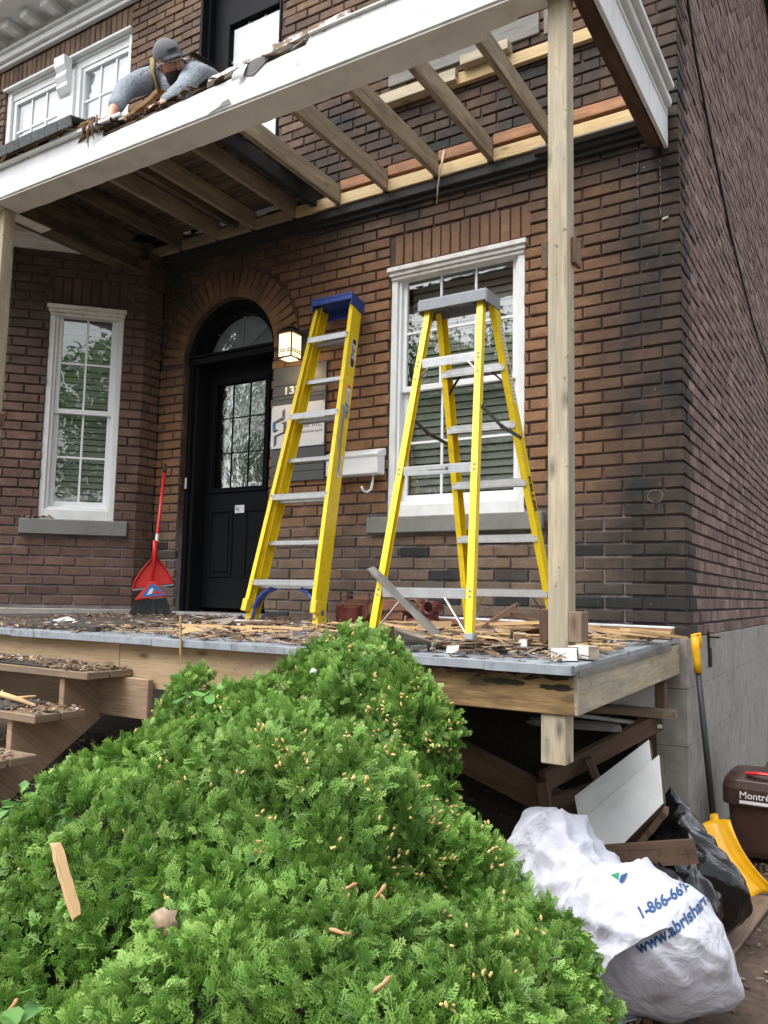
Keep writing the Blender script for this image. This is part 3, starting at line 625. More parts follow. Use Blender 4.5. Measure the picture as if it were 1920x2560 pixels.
def hung_window(P, x0, x1, z0, z1, vx, bars, depth=0.0, trim=.05, rail=None, head=True, blinds=True):
    """double-hung window in plane coordinates: x along wall, y inward, z up"""
    w = thing_part('sash_window')
    mb = MB(); frame4(mb, x0, x1, z0, z1, trim, .015+depth, .16+depth, P, wb=.085); mb.build('frame', 'white_paint', w, .004)
    mb = MB(); frame4(mb, x0+trim, x1-trim, z0+.085, z1-trim, .022, .035+depth, .13+depth, P); mb.build('frame', 'white_vinyl', w, .003)
    a0, a1, b0, b1 = x0+trim+.022, x1-trim-.022, z0+.107, z1-trim-.022
    zr = rail
    for top, (lo, hi, yy) in enumerate(((zr-.025, b1, .06+depth), (b0, zr+.02, .092+depth))):
        s = MB(); st = .032 if top == 0 else .036; frame4(s, a0, a1, lo, hi, st, yy, yy+.03, P, wb=.05 if top else .04); sa = s.build('sash', 'white_vinyl', w, .003)
        g0, g1, h0, h1 = a0+st, a1-st, lo+(.05 if top else .04), hi-st
        PO('pane', 'glass', sa, P, [((g0-.003, yy+.014, h0-.003), (g1+.003, yy+.018, h1+.003))], 0)
        for v in vx: PO('muntin', 'white_vinyl', sa, P, [((g0+(g1-g0)*v-.008, yy+.006, h0), (g0+(g1-g0)*v+.008, yy+.0135, h1))], 0)
        for k in range(1, bars): z = h0+(h1-h0)*k/bars; PO('muntin', 'white_vinyl', sa, P, [((g0, yy+.005, z-.008), (g1, yy+.0125, z+.008))], 0)
    if head:
        PO('head_trim', 'white_old', w, P, [((x0-.02, -.028, z1-.045), (x1+.02, .06, z1-.012))]); PO('head_trim', 'white_old', w, P, [((x0-.008, -.012, z1-.075), (x1+.008, .06, z1-.046))])
        PO('head_trim', 'white_old', w, P, [((x0+.002, .002, z1-.10), (x1-.002, .06, z1-.076))])
    if blinds:
        n = int((b1-b0)/.052); bl = MB()
        for i in range(n):
            z = b0+.02+i*.052; q = [P(a0+.02, .165+depth, z), P(a1-.02, .165+depth, z), P(a1-.02, .178+depth, z+.046), P(a0+.02, .178+depth, z+.046)]; bl.add(q, [(0, 1, 2, 3)])
        bl.build('blind', 'blind', w)
    PO('room_shade', 'room', w, P, [((x0-.3, .75, z0-.3), (x1+.3, .77, z1+.3)), ((x0-.3, .30, z0-.3), (x0-.28, .75, z1+.3)), ((x1+.28, .30, z0-.3), (x1+.3, .75, z1+.3)), ((x0-.3, .3, z1+.28), (x1+.3, .75, z1+.3)), ((x0-.3, .3, z0-.3), (x1+.3, .75, z0-.28))], 0)
    return w
def thing_part(name, parent=None):
    o = bpy.data.objects.new(name, None); o.empty_display_size = .05; link(o, parent or house); return o
P0 = lambda x, y, z: (x, y, z)
hung_window(P0, W1[0], W1[1], W1[2], W1[3], (.335, .665), 2, rail=1.60, depth=0.0)
PB = lambda u, y, z: tuple(A1+BU*u+V((-c45, c45, 0))*y+V((0, 0, z)))
hung_window(PB, bw[0], bw[1], bw[2], bw[3], (.5,), 2, rail=1.61, trim=.045)
def sill(P, x0, x1, z0, z1):
    mb = MB(); n = 8; Pbox(mb, (x0, -.045, z0), (x1, .06, z1), P); mb.build('stone_sill', 'sill_stone', house, .006)
sill(P0, -2.112, -.828, .577, .688); sill(PB, .183, 1.0, .582, .703)
# upper pair of windows with a pilaster between
w = thing_part('upper_window')
mb = MB(); frame4(mb, W2[0], W2[1], 3.9, 5.43, .07, .03, .15, P0, wt=.05); mb.build('frame', 'white_paint', w, .005)
PO('head_trim', 'white_paint', w, P0, [((W2[0]+.07, .05, 5.30), (W2[1]-.0, .15, 5.378))]); PO('head_trim', 'white_paint', w, P0, [((W2[0]-.02, -.02, 5.405), (W2[1]+.0, .03, 5.432))])
pl = PO('pilaster', 'white_paint', w, P0, [((-5.93, .0, 3.95), (-5.70, .06, 5.29)), ((-5.70, .03, 3.95), (-5.64, .08, 5.29))])
mb = MB(); mb.prism([(-.10, 5.40), (-.09, 5.30), (-.06, 5.25), (-.075, 5.20), (-.045, 5.14), (-.055, 5.10), (-.02, 5.04), (.0, 5.02), (.0, 5.40)], 0, -5.90, -5.74); mb.build('bracket', 'white_paint', pl, .003)
for x0, x1 in ((-6.76, -5.94), (-5.66, -4.90)):
    mb = MB(); frame4(mb, x0, x1, 3.95, 5.30, .045, .06, .12, P0); sa = mb.build('sash', 'white_vinyl', w, .004)
    PO('pane', 'glass', sa, P0, [((x0+.04, .085, 3.99), (x1-.04, .09, 5.26))], 0)
    for k in (1, 2): x = x0+.045+(x1-x0-.09)*k/3; PO('muntin', 'white_vinyl', sa, P0, [((x-.010, .075, 3.99), (x+.010, .084, 5.26))], 0)
    for z in (4.34, 4.64, 4.945): PO('muntin', 'white_vinyl', sa, P0, [((x0+.045, .074, z-.010), (x1-.045, .083, z+.010))], 0)
PO('roller_shade', 'shade', w, P0, [((-6.70, .135, 3.95), (-4.93, .14, 5.27))], 0)
PO('room_shade', 'room', w, P0, [((-6.9, .6, 3.7), (-4.8, .62, 5.6))], 0)

# ------------------------------------------------------------------ front door
dr = thing_part('front_door')
mb = MB()
for s in (-1, 1): mb.box((DC+s*.48, .07, -.015), (DC+s*.44, .26, AZ)); mb.box((DC+s*.44, .10, -.015), (DC+s*.405, .26, AZ))
mb.build('door_frame', 'black_paint', dr, .004)
def ring(name, r0, r1, y0, y1, mat, parent, n=28, bev=.003):
    mb = MB()
    for i in range(n):
        a, b = pi*i/n, pi*(i+1)/n
        mb.prism([(DC+r0*cos(a), AZ+r0*sin(a)), (DC+r1*cos(a), AZ+r1*sin(a)), (DC+r1*cos(b), AZ+r1*sin(b)), (DC+r0*cos(b), AZ+r0*sin(b))], 1, y0, y1)
    bmx = mb.build(name, mat, parent); return bmx
ring('arch_frame', .435, .483, .06, .26, 'black_paint', dr); ring('arch_frame', .395, .436, .13, .26, 'black_paint', dr)
one('transom_bar', 'black_paint', dr, .004, a=(-3.96, .055, 2.045), b=(-3.08, .26, 2.10)); one('transom_bar', 'black_paint', dr, .003, a=(-3.965, .035, 2.10), b=(-3.075, .26, 2.118))
mb = MB(); mb.prism([(DC+.40*cos(pi*i/24), AZ+.055+(.40*sin(pi*i/24))*.93) for i in range(25)], 1, .205, .21); fan = mb.build('fanlight', 'glass_fan', dr)
mb = MB()
for t in (40, 90, 140): mb.bar((DC, .198, AZ+.07), (DC+.40*cos(R(t)), .198, AZ+.06+.37*sin(R(t))), .006, .014, (0, 1, 0))
mb.build('glazing_bar', 'grey_plastic', fan)
PO('fan_shade', 'shade', dr, P0, [((-3.93, .225, AZ+.05), (-3.11, .228, AZ+.45))], 0)
gx0, gx1, gz0, gz1 = -3.85, -3.29, 1.01, 1.905
mb = MB(); x0, x1 = -3.925, -3.115
for a, b in (((x0, .25, .02), (gx0, .29, 2.045)), ((gx1, .25, .02), (x1, .29, 2.045)), ((gx0, .25, gz1), (gx1, .29, 2.045)), ((gx0, .25, .02), (gx1, .29, gz0))): mb.box(a, b)
ds = mb.build('door_slab', 'black_paint', dr)
gx0, gx1 = -3.85, -3.29
mb = MB(); frame4(mb, gx0-.035, gx1+.035, gz0-.035, gz1+.035, .035, .232, .25, P0); mb.build('glazing_moulding', 'black_paint', ds, .006)
mb = MB(); frame4(mb, gx0-.012, gx1+.012, gz0-.012, gz1+.012, .016, .226, .24, P0); mb.build('glazing_moulding', 'black_paint', ds, .004)
PO('door_glass', 'glass_ripple', ds, P0, [((gx0-.002, .262, gz0-.002), (gx1+.002, .266, gz1+.002))], 0)
for k in (1, 2): x = gx0+(gx1-gx0)*k/3; PO('glazing_bar', 'black_paint', ds, P0, [((x-.004, .256, gz0), (x+.004, .2615, gz1))], 0)
for k in (1, 2): z = gz0+(gz1-gz0)*k/3; PO('glazing_bar', 'black_paint', ds, P0, [((gx0, .2555, z-.004), (gx1, .2612, z+.004))], 0)
PO('hall_backdrop', 'dark_void', dr, P0, [((-4.0, .7, 0), (-3.0, .71, 2.05))], 0)
for a, b in ((-3.865, -3.605), (-3.475, -3.215)):
    p = MB(); frame4(p, a, b, .27, .83, .022, .238, .25, P0); p.build('door_panel', 'black_paint', ds, .006); p = MB(); p.box((a+.045, .240, .315), (b-.045, .25, .785)); p.build('door_panel', 'black_paint', ds, .008, seg=2)
st = PO('door_sticker', 'sign_white', ds, P0, [((-3.59, .2475, .80), (-3.49, .2495, .865))], 0)
text('sticker_letter', 'N', 'print_blue', (-3.583, .247, .815), (1, 0, 0), (0, 0, 1), .05, st, .0003, bold=.001)
one('door_sill', 'aluminium', dr, .004, a=(-3.99, -.02, -.035), b=(-3.05, .26, -.012)); one('door_sill', 'aluminium', dr, .004, a=(-3.99, -.05, -.055), b=(-3.05, .1, -.036)); one('door_sill', 'grey_plastic', dr, .004, a=(-4.02, -.085, -.07), b=(-3.02, .05, -.056))
one('hinge_plate', 'white_old', dr, 0, a=(-3.985, .058, 1.0), b=(-3.965, .062, 1.09))
mb = MB(); mb.tube([(-3.165, .25, .99), (-3.165, .215, .99), (-3.165, .195, .99)], [.022, .012, .026], 12); mb.build('door_knob', 'steel', dr, smooth=True)
# upper door
ud = thing_part('balcony_door')
mb = MB(); frame4(mb, D2[0], D2[1], 3.2, 5.55, .05, .06, .22, P0); mb.build('door_frame', 'black_paint', ud, .005)
PO('door_frame', 'black_paint', ud, P0, [((D2[0]-.0, -.01, 3.2), (D2[0]+.03, .06, 5.55))])
mb = MB(); a0, a1, b0, b1 = -3.74, -3.19, 3.9, 5.07
for a, b in (((D2[0]+.05, .13, 3.25), (a0, .17, 5.5)), ((a1, .13, 3.25), (D2[1]-.05, .17, 5.5)), ((a0, .13, 3.25), (a1, .17, b0)), ((a0, .13, b1), (a1, .17, 5.5))): mb.box(a, b)
ds2 = mb.build('door_slab', 'black_paint', ud)
mb = MB(); frame4(mb, a0-.03, a1+.03, b0-.03, b1+.03, .03, .105, .13, P0); mb.build('glazing_moulding', 'black_paint', ds2, .008)
PO('door_glass', 'glass', ds2, P0, [((a0-.002, .14, b0-.002), (a1+.002, .144, b1+.002))], 0)
for k in (1, 2): x = a0+(a1-a0)*k/3; PO('glazing_bar', 'white_vinyl', ds2, P0, [((x-.01, .146, b0), (x+.01, .152, b1))], 0)
for z in (4.10, 4.42, 4.75): PO('glazing_bar', 'white_vinyl', ds2, P0, [((a0, .1455, z-.01), (a1, .1515, z+.01))], 0)
PO('door_shade', 'shade', ud, P0, [((a0-.05, .20, b0-.05), (a1+.05, .205, b1+.05))], 0)
# remains of the removed balcony floor on the wall: grey flashing board, yellow strip
one('flashing_board', 'grey_board', house, .003, a=(-2.02, -.02, 3.86), b=(-.86, -.004, 4.05)); one('flashing_strip', 'yellow_rubber', house, 0, a=(-1.45, -.012, 4.055), b=(-.95, -.004, 4.09))
one('roofing_patch', 'mortar_new', house, .004, a=(-.83, -.012, 3.84), b=(-.76, -.003, 4.08))
# ------------------------------------------------------------------ porch floor
def dz(y): return -.045+.022*y
porch = thing('porch_floor', 'raised porch floor with grey painted edge and rotten pine rim board', 'porch', (-2.2, -.9, -.1))
mb = MB(); th = .028
dv = [(-5.0, -1.84), (-.035, -1.835), (-.035, -.03), (-4.25, -.03), (-5.0, -.8)]
mb.add([(x, y, dz(y)) for x, y in dv]+[(x, y, dz(y)-th) for x, y in dv], [(0, 1, 2, 3, 4), (9, 8, 7, 6, 5)]+[(i, i+5, (i+1) % 5+5, (i+1) % 5) for i in range(5)])
mb.build('deck_sheet', 'deck_paint', porch, .004)
x = -5.0
while x < -.06:       # overhanging painted board ends along the front
    w_ = .31+random.uniform(-.12, .12); x2 = min(x+w_, -.04); j = random.uniform(-.0015, .0015)
    mb = MB(); mb.box((x+.0006, -1.862+j, dz(-1.85)-.034+random.uniform(-.003, .003)), (x2-.0006, -1.80, dz(-1.85)+.001+random.uniform(-.0006, .0006))); mb.build('board_end', 'deck_paint', porch, .0012); x = x2
for x0, x1, m_ in ((-5.0, -2.5, 'rim_wood'), (-2.5, -.86, 'rim_wood'), (-.86, -.046, 'rim_rotten')):
    mb = MB(); mb.obox(((x0+x1)/2, -1.785, -.225 if x1 < -.5 else -.190), (x1-x0-.003, .038, .235 if x1 < -.5 else .165)); mb.build('rim_board', m_, porch, .004)
mb = MB(); mb.bar((-.055, -1.803, -.19), (-.055, -.03, -.165), .038, .16); mb.build('side_joist', 'post_wood', porch, .003)
mb = MB(); mb.bar((-.033, -1.80, -.115), (-.033, -.25, -.093), .006, .03, jit=.002); mb.build('trim_strip', 'grey_board', porch)
mb = MB(); mb.obox((-.135, -1.745, -.36), (.095, .095, .19)); mb.build('post_stub', 'post_wood', porch, .003)
for x in (-.6, -1.1, -1.6, -2.1, -2.6, -3.1, -3.6): one('floor_joist', 'joist_dark', porch, .003, a=(x-.02, -1.76, -.24), b=(x+.02, 0, -.10))
rnd = random.Random(12)
for cx_, w_, zc, h_ in ((-.66, .10, -.118, .022), (-.47, .15, -.112, .03), (-.20, .16, -.128, .02), (-.33, .10, -.165, .010), (-.12, .07, -.172, .012)):
    pts_ = []
    for k in range(18): a = 2*pi*k/18; pts_.append((cx_+w_*cos(a)*rnd.uniform(.75, 1.15), zc+h_*sin(a)*rnd.uniform(.6, 1.3)))
    mb = MB(); mb.prism(pts_, 1, -1.8062, -1.80); mb.build('rot_patch', 'twig_shade_core', porch)
# loose floor mat on the left
mat_ = MB(); mv = [(-5.0, -1.80), (-2.80, -1.72), (-3.05, -.16), (-4.2, -.22), (-4.95, -.98)]
mat_.add([(x, y, dz(y)+.016+(.012 if i == 1 else 0)) for i, (x, y) in enumerate(mv)]+[(x, y, dz(y)+.002) for x, y in mv], [(0, 1, 2, 3, 4), (9, 8, 7, 6, 5)]+[(i, i+5, (i+1) % 5+5, (i+1) % 5) for i in range(5)])
tag(mat_.build('floor_mat', 'rubber_mat'), 'large dark rubber mat littered with debris on porch floor before the door', 'mat')
# ------------------------------------------------------------------ steps
steps = thing('porch_steps', 'open wooden steps with rubber treads leading up to porch at left', 'steps', (-3.2, -2.2, -.9))
for i, (z, y0, y1) in enumerate(((-.25, -2.085, -1.81), (-.425, -2.36, -2.085), (-.60, -2.62, -2.34), (-.775, -2.88, -2.60))):
    mb = MB(); mb.obox((-3.3, y0+.065, z-.019), (1.82, .136, .038)); mb.build('tread', 'tread_wood', steps, .004); mb = MB(); mb.obox((-3.3, y1-.066, z-.019), (1.82, .136, .038)); mb.build('tread', 'tread_wood', steps, .004)
    mb = MB(); mb.add([(-4.2, y0+.012, z+.012), (-2.72 if i == 0 else -2.62, y0+.012, z+.012), (-2.78 if i == 0 else -2.66, y1-.02, z+.016), (-4.2, y1-.02, z+.012), (-4.2, y0+.012, z+.002), (-2.72 if i == 0 else -2.62, y0+.012, z+.002), (-2.78 if i == 0 else -2.66, y1-.02, z+.002), (-4.2, y1-.02, z+.002)], [(0, 1, 2, 3), (7, 6, 5, 4), (0, 4, 5, 1), (1, 5, 6, 2), (2, 6, 7, 3), (3, 7, 4, 0)]); mb.build('tread_mat', 'rubber_mat', steps, .003)
for x in (-2.60, -3.6):
    mb = MB(); prof = [(-1.81, -.29), (-2.07, -.29), (-2.07, -.463), (-2.345, -.463), (-2.345, -.638), (-2.60, -.638), (-2.60, -.813), (-2.86, -.813), (-2.86, -1.02), (-2.62, -1.02), (-1.81, -.50)]
    mb.prism(prof, 0, x-.019, x+.019); mb.build('stringer', 'stringer_wood', steps, .003)
mb = MB(); mb.obox((-3.22, -1.835, -.39), (2.0, .036, .20)); mb.build('hanger_board', 'stringer_wood', steps, .004)
# ------------------------------------------------------------------ posts
def post(name, label, x0, y0, zb, zt, mk_blocks=True):
    t = thing(name, label, 'post', (x0+.045, y0+.045, zb), 'porch posts')
    n = 5
    mb = MB(); mb.obox((x0+.0445, y0+.0445, (zb+zt)/2), (.089, .089, zt-zb)); mb.build('post_timber', 'post_wood', t, .004)
    return t
pr = post('porch_post', 'bare timber porch post at the right with wooden blocks at its foot and middle', -.257, -1.512, -.078, 3.02)
one('block', 'split_dark', pr, .003, a=(-.166, -1.47, 1.60), b=(-.146, -1.39, 1.72)); one('block', 'brown_board', pr, .003, a=(-.292, -1.50, 1.585), b=(-.259, -1.485, 1.71))
one('block', 'tread_wood', pr, .003, a=(-.166, -1.52, -.02), b=(-.112, -1.43, .105)); one('block', 'brown_board', pr, .003, a=(-.30, -1.50, -.02), b=(-.2585, -1.43, .11))
plf = post('porch_post', 'bare timber porch post at the left edge of the picture', -4.36, -1.512, -.078, 2.829)
one('block', 'split_dark', plf, .003, a=(-4.269, -1.53, 1.27), b=(-4.24, -1.42, 1.36))
# ------------------------------------------------------------------ porch roof frame
rf = thing('porch_roof_frame', 'half stripped porch roof with white fascia and exposed joists', 'porch roof', (-2.2, -.8, 2.83))
XL, XR = -5.3, -.06
one('front_beam', 'joist_wood', rf, .004, a=(-5.3, -1.585, 2.853), b=(-.08, -1.50, 2.985))
one('front_beam', 'red_wood', rf, .004, a=(-5.3, -1.497, 2.853), b=(-.08, -1.43, 3.0))
def FT(x):
    if x < -3.15: return 3.056
    if x < -1.52: return 2.972+.045*(x+3.15)/1.63
    return 3.056
mb = MB(); n = 160; x0, x1 = -5.3, -.03     # fascia as a strip, slightly uneven
vs = []; fs = []
for i in range(n+1):
    x = x0+(x1-x0)*i/n; w_ = .003*noise.noise(V((x*2, 0, 0))); ft = FT(x)+.004*noise.noise(V((x*11, 3, 0))); vs += [(x, -1.612+w_, 2.842), (x, -1.610+w_, ft), (x, -1.588, ft), (x, -1.588, 2.842)]
for i in range(n):
    for k in range(4): fs.append((i*4+k, i*4+4+k, i*4+4+(k+1) % 4, i*4+(k+1) % 4))
uv = [[((vs[k][0])*1.0, vs[k][2]) for k in f] for f in fs]; mb.add(vs, fs, uv); mb.build('fascia', 'fascia_paint', rf)
one('fascia_mould', 'white_paint', rf, .006, a=(-5.3, -1.64, 3.045), b=(-2.95, -1.612, 3.075)); one('fascia_mould', 'white_old', rf, .004, a=(-1.52, -1.628, 3.058), b=(-.03, -1.60, 3.075))
# soffit with a ragged inner edge and torn end
top = []; rnd = random.Random(4)
xx = -4.262
pts = [(-4.262, -1.60)]
while xx < -.62: pts.append((xx, -1.408+rnd.uniform(-.004, .004))); xx += .05
pts += [(-.60, -1.41), (-.585, -1.455), (-.42, -1.46), (-.41, -1.478), (-.262, -1.47), (-.262, -1.60)]
mb = MB(); mb.prism(pts, 2, 2.828, 2.840); mb.build('soffit', 'soffit_paint', rf)
one('soffit_lip', 'soffit_paint', rf, .002, a=(-4.262, -1.606, 2.822), b=(-.262, -1.59, 2.828))
for x in (-.77, -1.175, -1.585, -1.99, -2.40, -2.82, -3.235, -3.62, -4.03, -4.40):
    m_ = 'joist_wood' if x > -3.9 else 'joist_dark'
    mb = MB(); mb.bar((x, -1.425, 3.105), (x+random.uniform(-.006, .006), -.045, 3.105), .038, .135, jit=.002); mb.build('joist', m_, rf, .002)
for x in (-2.62, -3.40): mb = MB(); mb.bar((x, -1.425, 3.12), (x, -.045, 3.12), .05, .11, jit=.002); mb.build('old_joist', 'asphalt_felt' if x > -3 else 'joist_dark', rf, .002)
xs = [-.10, -.77, -1.175, -1.585, -1.99, -2.40, -2.82, -3.235, -3.62, -4.03, -4.40]
for a, b in zip(xs[1:], xs[:-1]):
    mb = MB(); mb.obox(((a+b)/2, -.062, 3.065), (b-a-.042, .034, .085)); mb.build('ledger_block', 'pine_new' if a > -3 else 'joist_wood', rf, .002)
    if a > -2.5: mb = MB(); mb.obox(((a+b)/2, -.045, 3.17), (b-a-.042, .075, .075)); mb.build('old_ledger', 'red_wood', rf, .003)
mb = MB(); mb.obox((-2.25, -.035, 2.985), (4.2, .055, .07)); mb.build('wall_plate', 'asphalt_felt', rf, .006)
mb = MB(); mb.obox((-.5, -.075, 3.0), (.75, .09, .014)); mb.build('plate_board', 'grey_board', rf, .003)
mb = MB(); mb.obox((-2.25, -.02, 2.935), (4.25, .022, .04), jit=.003); mb.build('wall_plate', 'asphalt_felt', rf, .003)
# upper nailer on the wall
mb = MB(); mb.obox((-.85, -.022, 3.72), (1.3, .038, .085)); mb.build('upper_nailer', 'pine_new', rf, .003)
mb = MB(); mb.obox((-1.75, -.042, 3.735), (.62, .08, .085)); mb.build('upper_nailer', 'post_wood', rf, .003); mb = MB(); mb.obox((-1.22, -.06, 3.80), (.35, .09, .07)); mb.build('upper_nailer', 'post_wood', rf, .003)
# boards and felt left over the left part
rnd = random.Random(9)
for i in range(8):
    y = -1.36+i*.165
    mb = MB(); x1 = -2.46+rnd.uniform(-.12, .05)-(.35 if i in (3,) else 0); mb.obox(((-5.3+x1)/2, y+.07, 3.19), (x1+5.3, .155, .02)); mb.build('roof_board', 'joist_dark', rf, .002)
mb = MB(); mb.obox((-3.95, -.66, 3.22), (2.7, 1.3, .012)); mb.build('roof_felt', 'asphalt_felt', rf)
one('left_side_beam', 'joist_dark', rf, .004, a=(-4.47, -1.58, 2.842), b=(-4.38, -.02, 3.05))
mb = MB(); mb.bar((-4.482, -1.60, 2.965), (-4.48, -.02, 2.965), .02, .20); mb.build('left_fascia', 'white_paint', rf, .003)
mb = MB(); mb.obox((-4.34, -1.36, 2.833), (.11, .46, .012)); mb.build('left_soffit', 'soffit_paint', rf); mb = MB(); mb.obox((-4.34, -.57, 2.835), (.11, 1.1, .012)); mb.build('left_soffit', 'joist_dark', rf)
# right side beam with its white casing, outer face towards the alley
one('right_side_beam', 'brown_board', rf, .004, a=(-.165, -1.58, 2.842), b=(-.09, -.03, 3.06))
mb = MB(); mb.bar((-.072, -1.61, 2.955), (-.066, -.012, 2.955), .022, .245); mb.build('right_fascia', 'fascia_paint', rf, .003)
mb = MB(); mb.bar((-.048, -1.62, 3.085), (-.046, -.05, 3.085), .05, .05); mb.build('right_fascia_mould', 'white_paint', rf, .012, seg=3)
mb = MB(); mb.bar((-.028, -1.64, 3.125), (-.026, -.14, 3.125), .075, .035); mb.build('right_fascia_mould', 'white_paint', rf, .008, seg=2)
mb = MB(); mb.bar((-.058, -1.60, 3.03), (-.056, -.03, 3.03), .014, .022); mb.build('right_fascia_mould', 'white_paint', rf, .004)
# fascia damage: peeled paint curl, bare patch
mb = MB()
cv = []
for i in range(7):
    t = i/6
    for k in range(3): cv.append((-2.0+.035*k-.03*t, -1.614-.035*math.sin(t*2.2)*(1-k*.3), 3.045-.09*t+.008*k))
mb.add(cv, [(i*3+k, i*3+k+1, i*3+k+4, i*3+k+3) for i in range(6) for k in range(2)]); mb.build('paint_curl', 'white_paint', rf)
mb = MB(); mb.prism([(-1.98, 2.99), (-1.90, 2.965), (-1.80, 3.02), (-1.76, 3.057), (-1.93, 3.057)], 1, -1.6155, -1.613); mb.build('bare_patch', 'grey_board', rf)
mb = MB(); mb.prism([(-2.22, 2.845), (-2.05, 2.85), (-2.07, 2.885), (-2.12, 2.88), (-2.14, 2.862)], 1, -1.6155, -1.613); mb.build('bare_patch', 'grey_board', rf)
# ragged remains along the top of the beam
rnd = random.Random(3)
def shred(parent_or_none, x0, x1, y, z, n, mats, L=(.05, .2), th=(.006, .02), name='splinter', spread=.05, tilt=.5):
    """broken flat splinters, joined"""
    out = {}
    for i in range(n):
        m_ = rnd.choice(mats); mb = out.setdefault(m_, MB()); l = rnd.uniform(*L); a = rnd.gauss(0, tilt)
        e = Euler((rnd.gauss(0, .4), rnd.gauss(0, .25), a)).to_matrix()
        c = V((rnd.uniform(x0, x1), y+rnd.uniform(-spread, spread), z+rnd.uniform(0, .04)))
        w_ = rnd.uniform(*th); h = rnd.uniform(.002, .008)
        loc = [(-l/2, -w_*.2, 0), (-l*.2, -w_, 0), (l*.35, -w_*.8, 0), (l/2, 0, 0), (l*.3, w_*.7, 0), (-l*.3, w_, 0)]
        vs = [c+e@V(p) for p in loc]+[c+e@V((p[0], p[1], h)) for p in loc]
        mb.add(vs, [(0, 1, 2, 3, 4, 5), (11, 10, 9, 8, 7, 6)]+[(k, k+6, (k+1) % 6+6, (k+1) % 6) for k in range(6)])
    for m_, mb in out.items():
        o = mb.build(name, m_, parent_or_none); o['kind'] = 'stuff'
one('brown_capping', 'brown_board', rf, .004, a=(-3.25, -1.60, 2.99), b=(-1.05, -1.50, 3.012))
shred(rf, -3.3, -2.1, -1.56, 3.012, 170, ['asphalt_felt', 'split_dark', 'brown_board'], L=(.04, .16), name='rotten_edge', spread=.06)
shred(rf, -2.2, -.5, -1.56, 3.03, 80, ['asphalt_felt', 'split_dark', 'white_board_worn'], L=(.05, .22), name='rotten_edge', spread=.04, tilt=.2)
shred(porch, -.84, -.06, -1.808, -.135, 70, ['asphalt_felt', 'split_dark', 'brown_board'], L=(.03, .14), th=(.004, .012), name='rotten_edge', spread=.006, tilt=.15)
shred(rf, -5.2, -3.2, -1.60, 3.075, 90, ['split_wood', 'white_board_worn', 'brown_board'], L=(.06, .25), name='rotten_edge', spread=.05, tilt=.25)
mb = MB(); vs = []; n = 26
for i in range(n+1):
    x = -2.25+i/n*.98; z = 3.045+.055*(i/n)+.010*noise.noise(V((x*9, 1, 1))); t_ = .028+.022*abs(noise.noise(V((x*7, 5, 2))))*min(1, i/5+.2)
    vs += [(x, -1.60, z), (x, -1.60, z+t_), (x, -1.565, z+t_+.006*noise.noise(V((x*30, 0, 0)))), (x, -1.565, z)]
mb.add(vs, [(i*4+k, i*4+4+k, i*4+4+(k+1) % 4, i*4+(k+1) % 4) for i in range(n) for k in range(4)]); mb.build('torn_board', 'white_board_worn', rf)
mb = MB(); mb.bar((-2.25, -1.575, 3.03), (-1.25, -1.575, 3.075), .06, .032, jit=.004); mb.build('torn_board', 'joist_dark', rf)
# broken board in front of the worker
mb = MB(); vs = []
for i in range(13):
    t = i/12; x = -3.08+.36*t; z = 3.07+.12*t+.02*noise.noise(V((t*7, 2, 1))); w_ = .05*(1-.7*abs(t-.4))
    vs += [(x, -1.56, z), (x, -1.50, z+w_), (x+.02, -1.49, z+w_-.012), (x, -1.55, z-.02)]
mb.add(vs, [(i*4+k, i*4+4+k, i*4+4+(k+1) % 4, i*4+(k+1) % 4) for i in range(12) for k in range(4)]); tag(mb.build('broken_board', 'split_wood'), 'torn pale board lying on the beam under the worker\'s beard', 'board')
for i, (x, l, tx) in enumerate(((-3.20, .13, .02), (-3.22, .17, -.01), (-3.17, .12, .05), (-3.25, .10, -.04))):
    mb = MB(); mb.tube([(x, -1.63, 3.12), (x+tx*.5, -1.65, 3.10-l*.5), (x+tx, -1.635, 3.09-l)], [.007, .010, .002], 5); mb.build('hanging_splinter', 'split_dark', rf)
# shingled roof edge piece, tilted, on the left
sh = thing('roof_edge', 'tilted strip of old shingled roof edge resting on the left of the white beam', 'roof edge', (-4.2, -1.5, 3.1))
ang = R(14); e = Euler((ang, 0, 0)).to_matrix(); base = V((-4.42, -1.62, 3.125))
def SB(name, mat, a, b, bev=.002):
    mb = MB(); c = V([(x+y)/2 for x, y in zip(a, b)]); mb.obox(base+e@c, [abs(y-x) for x, y in zip(a, b)], e, .001); return mb.build(name, mat, sh, bev)
for i in range(5): SB('sheathing_board', 'joist_dark', (-.95, -.03+i*.115, -.002), (.98, -.03+i*.115+.11, .020))
SB('edge_board', 'split_dark', (-.95, -.045, -.03), (.95, -.03, .03)); SB('felt', 'asphalt_felt', (-.95, -.05, .022), (.99, .52, .03))
for j in range(4):
    for i in range(15):
        x = -.95+i*.135+(j % 2)*.06; SB('shingle', 'shingle', (x, -.065+j*.13, .030+j*.006), (x+.130, .10+j*.13, .040+j*.006))
    if j == 0:
        for i in range(15): x = -.95+i*.135; SB('shingle', 'shingle', (x, -.068, -.028), (x+.131, -.058, .030))
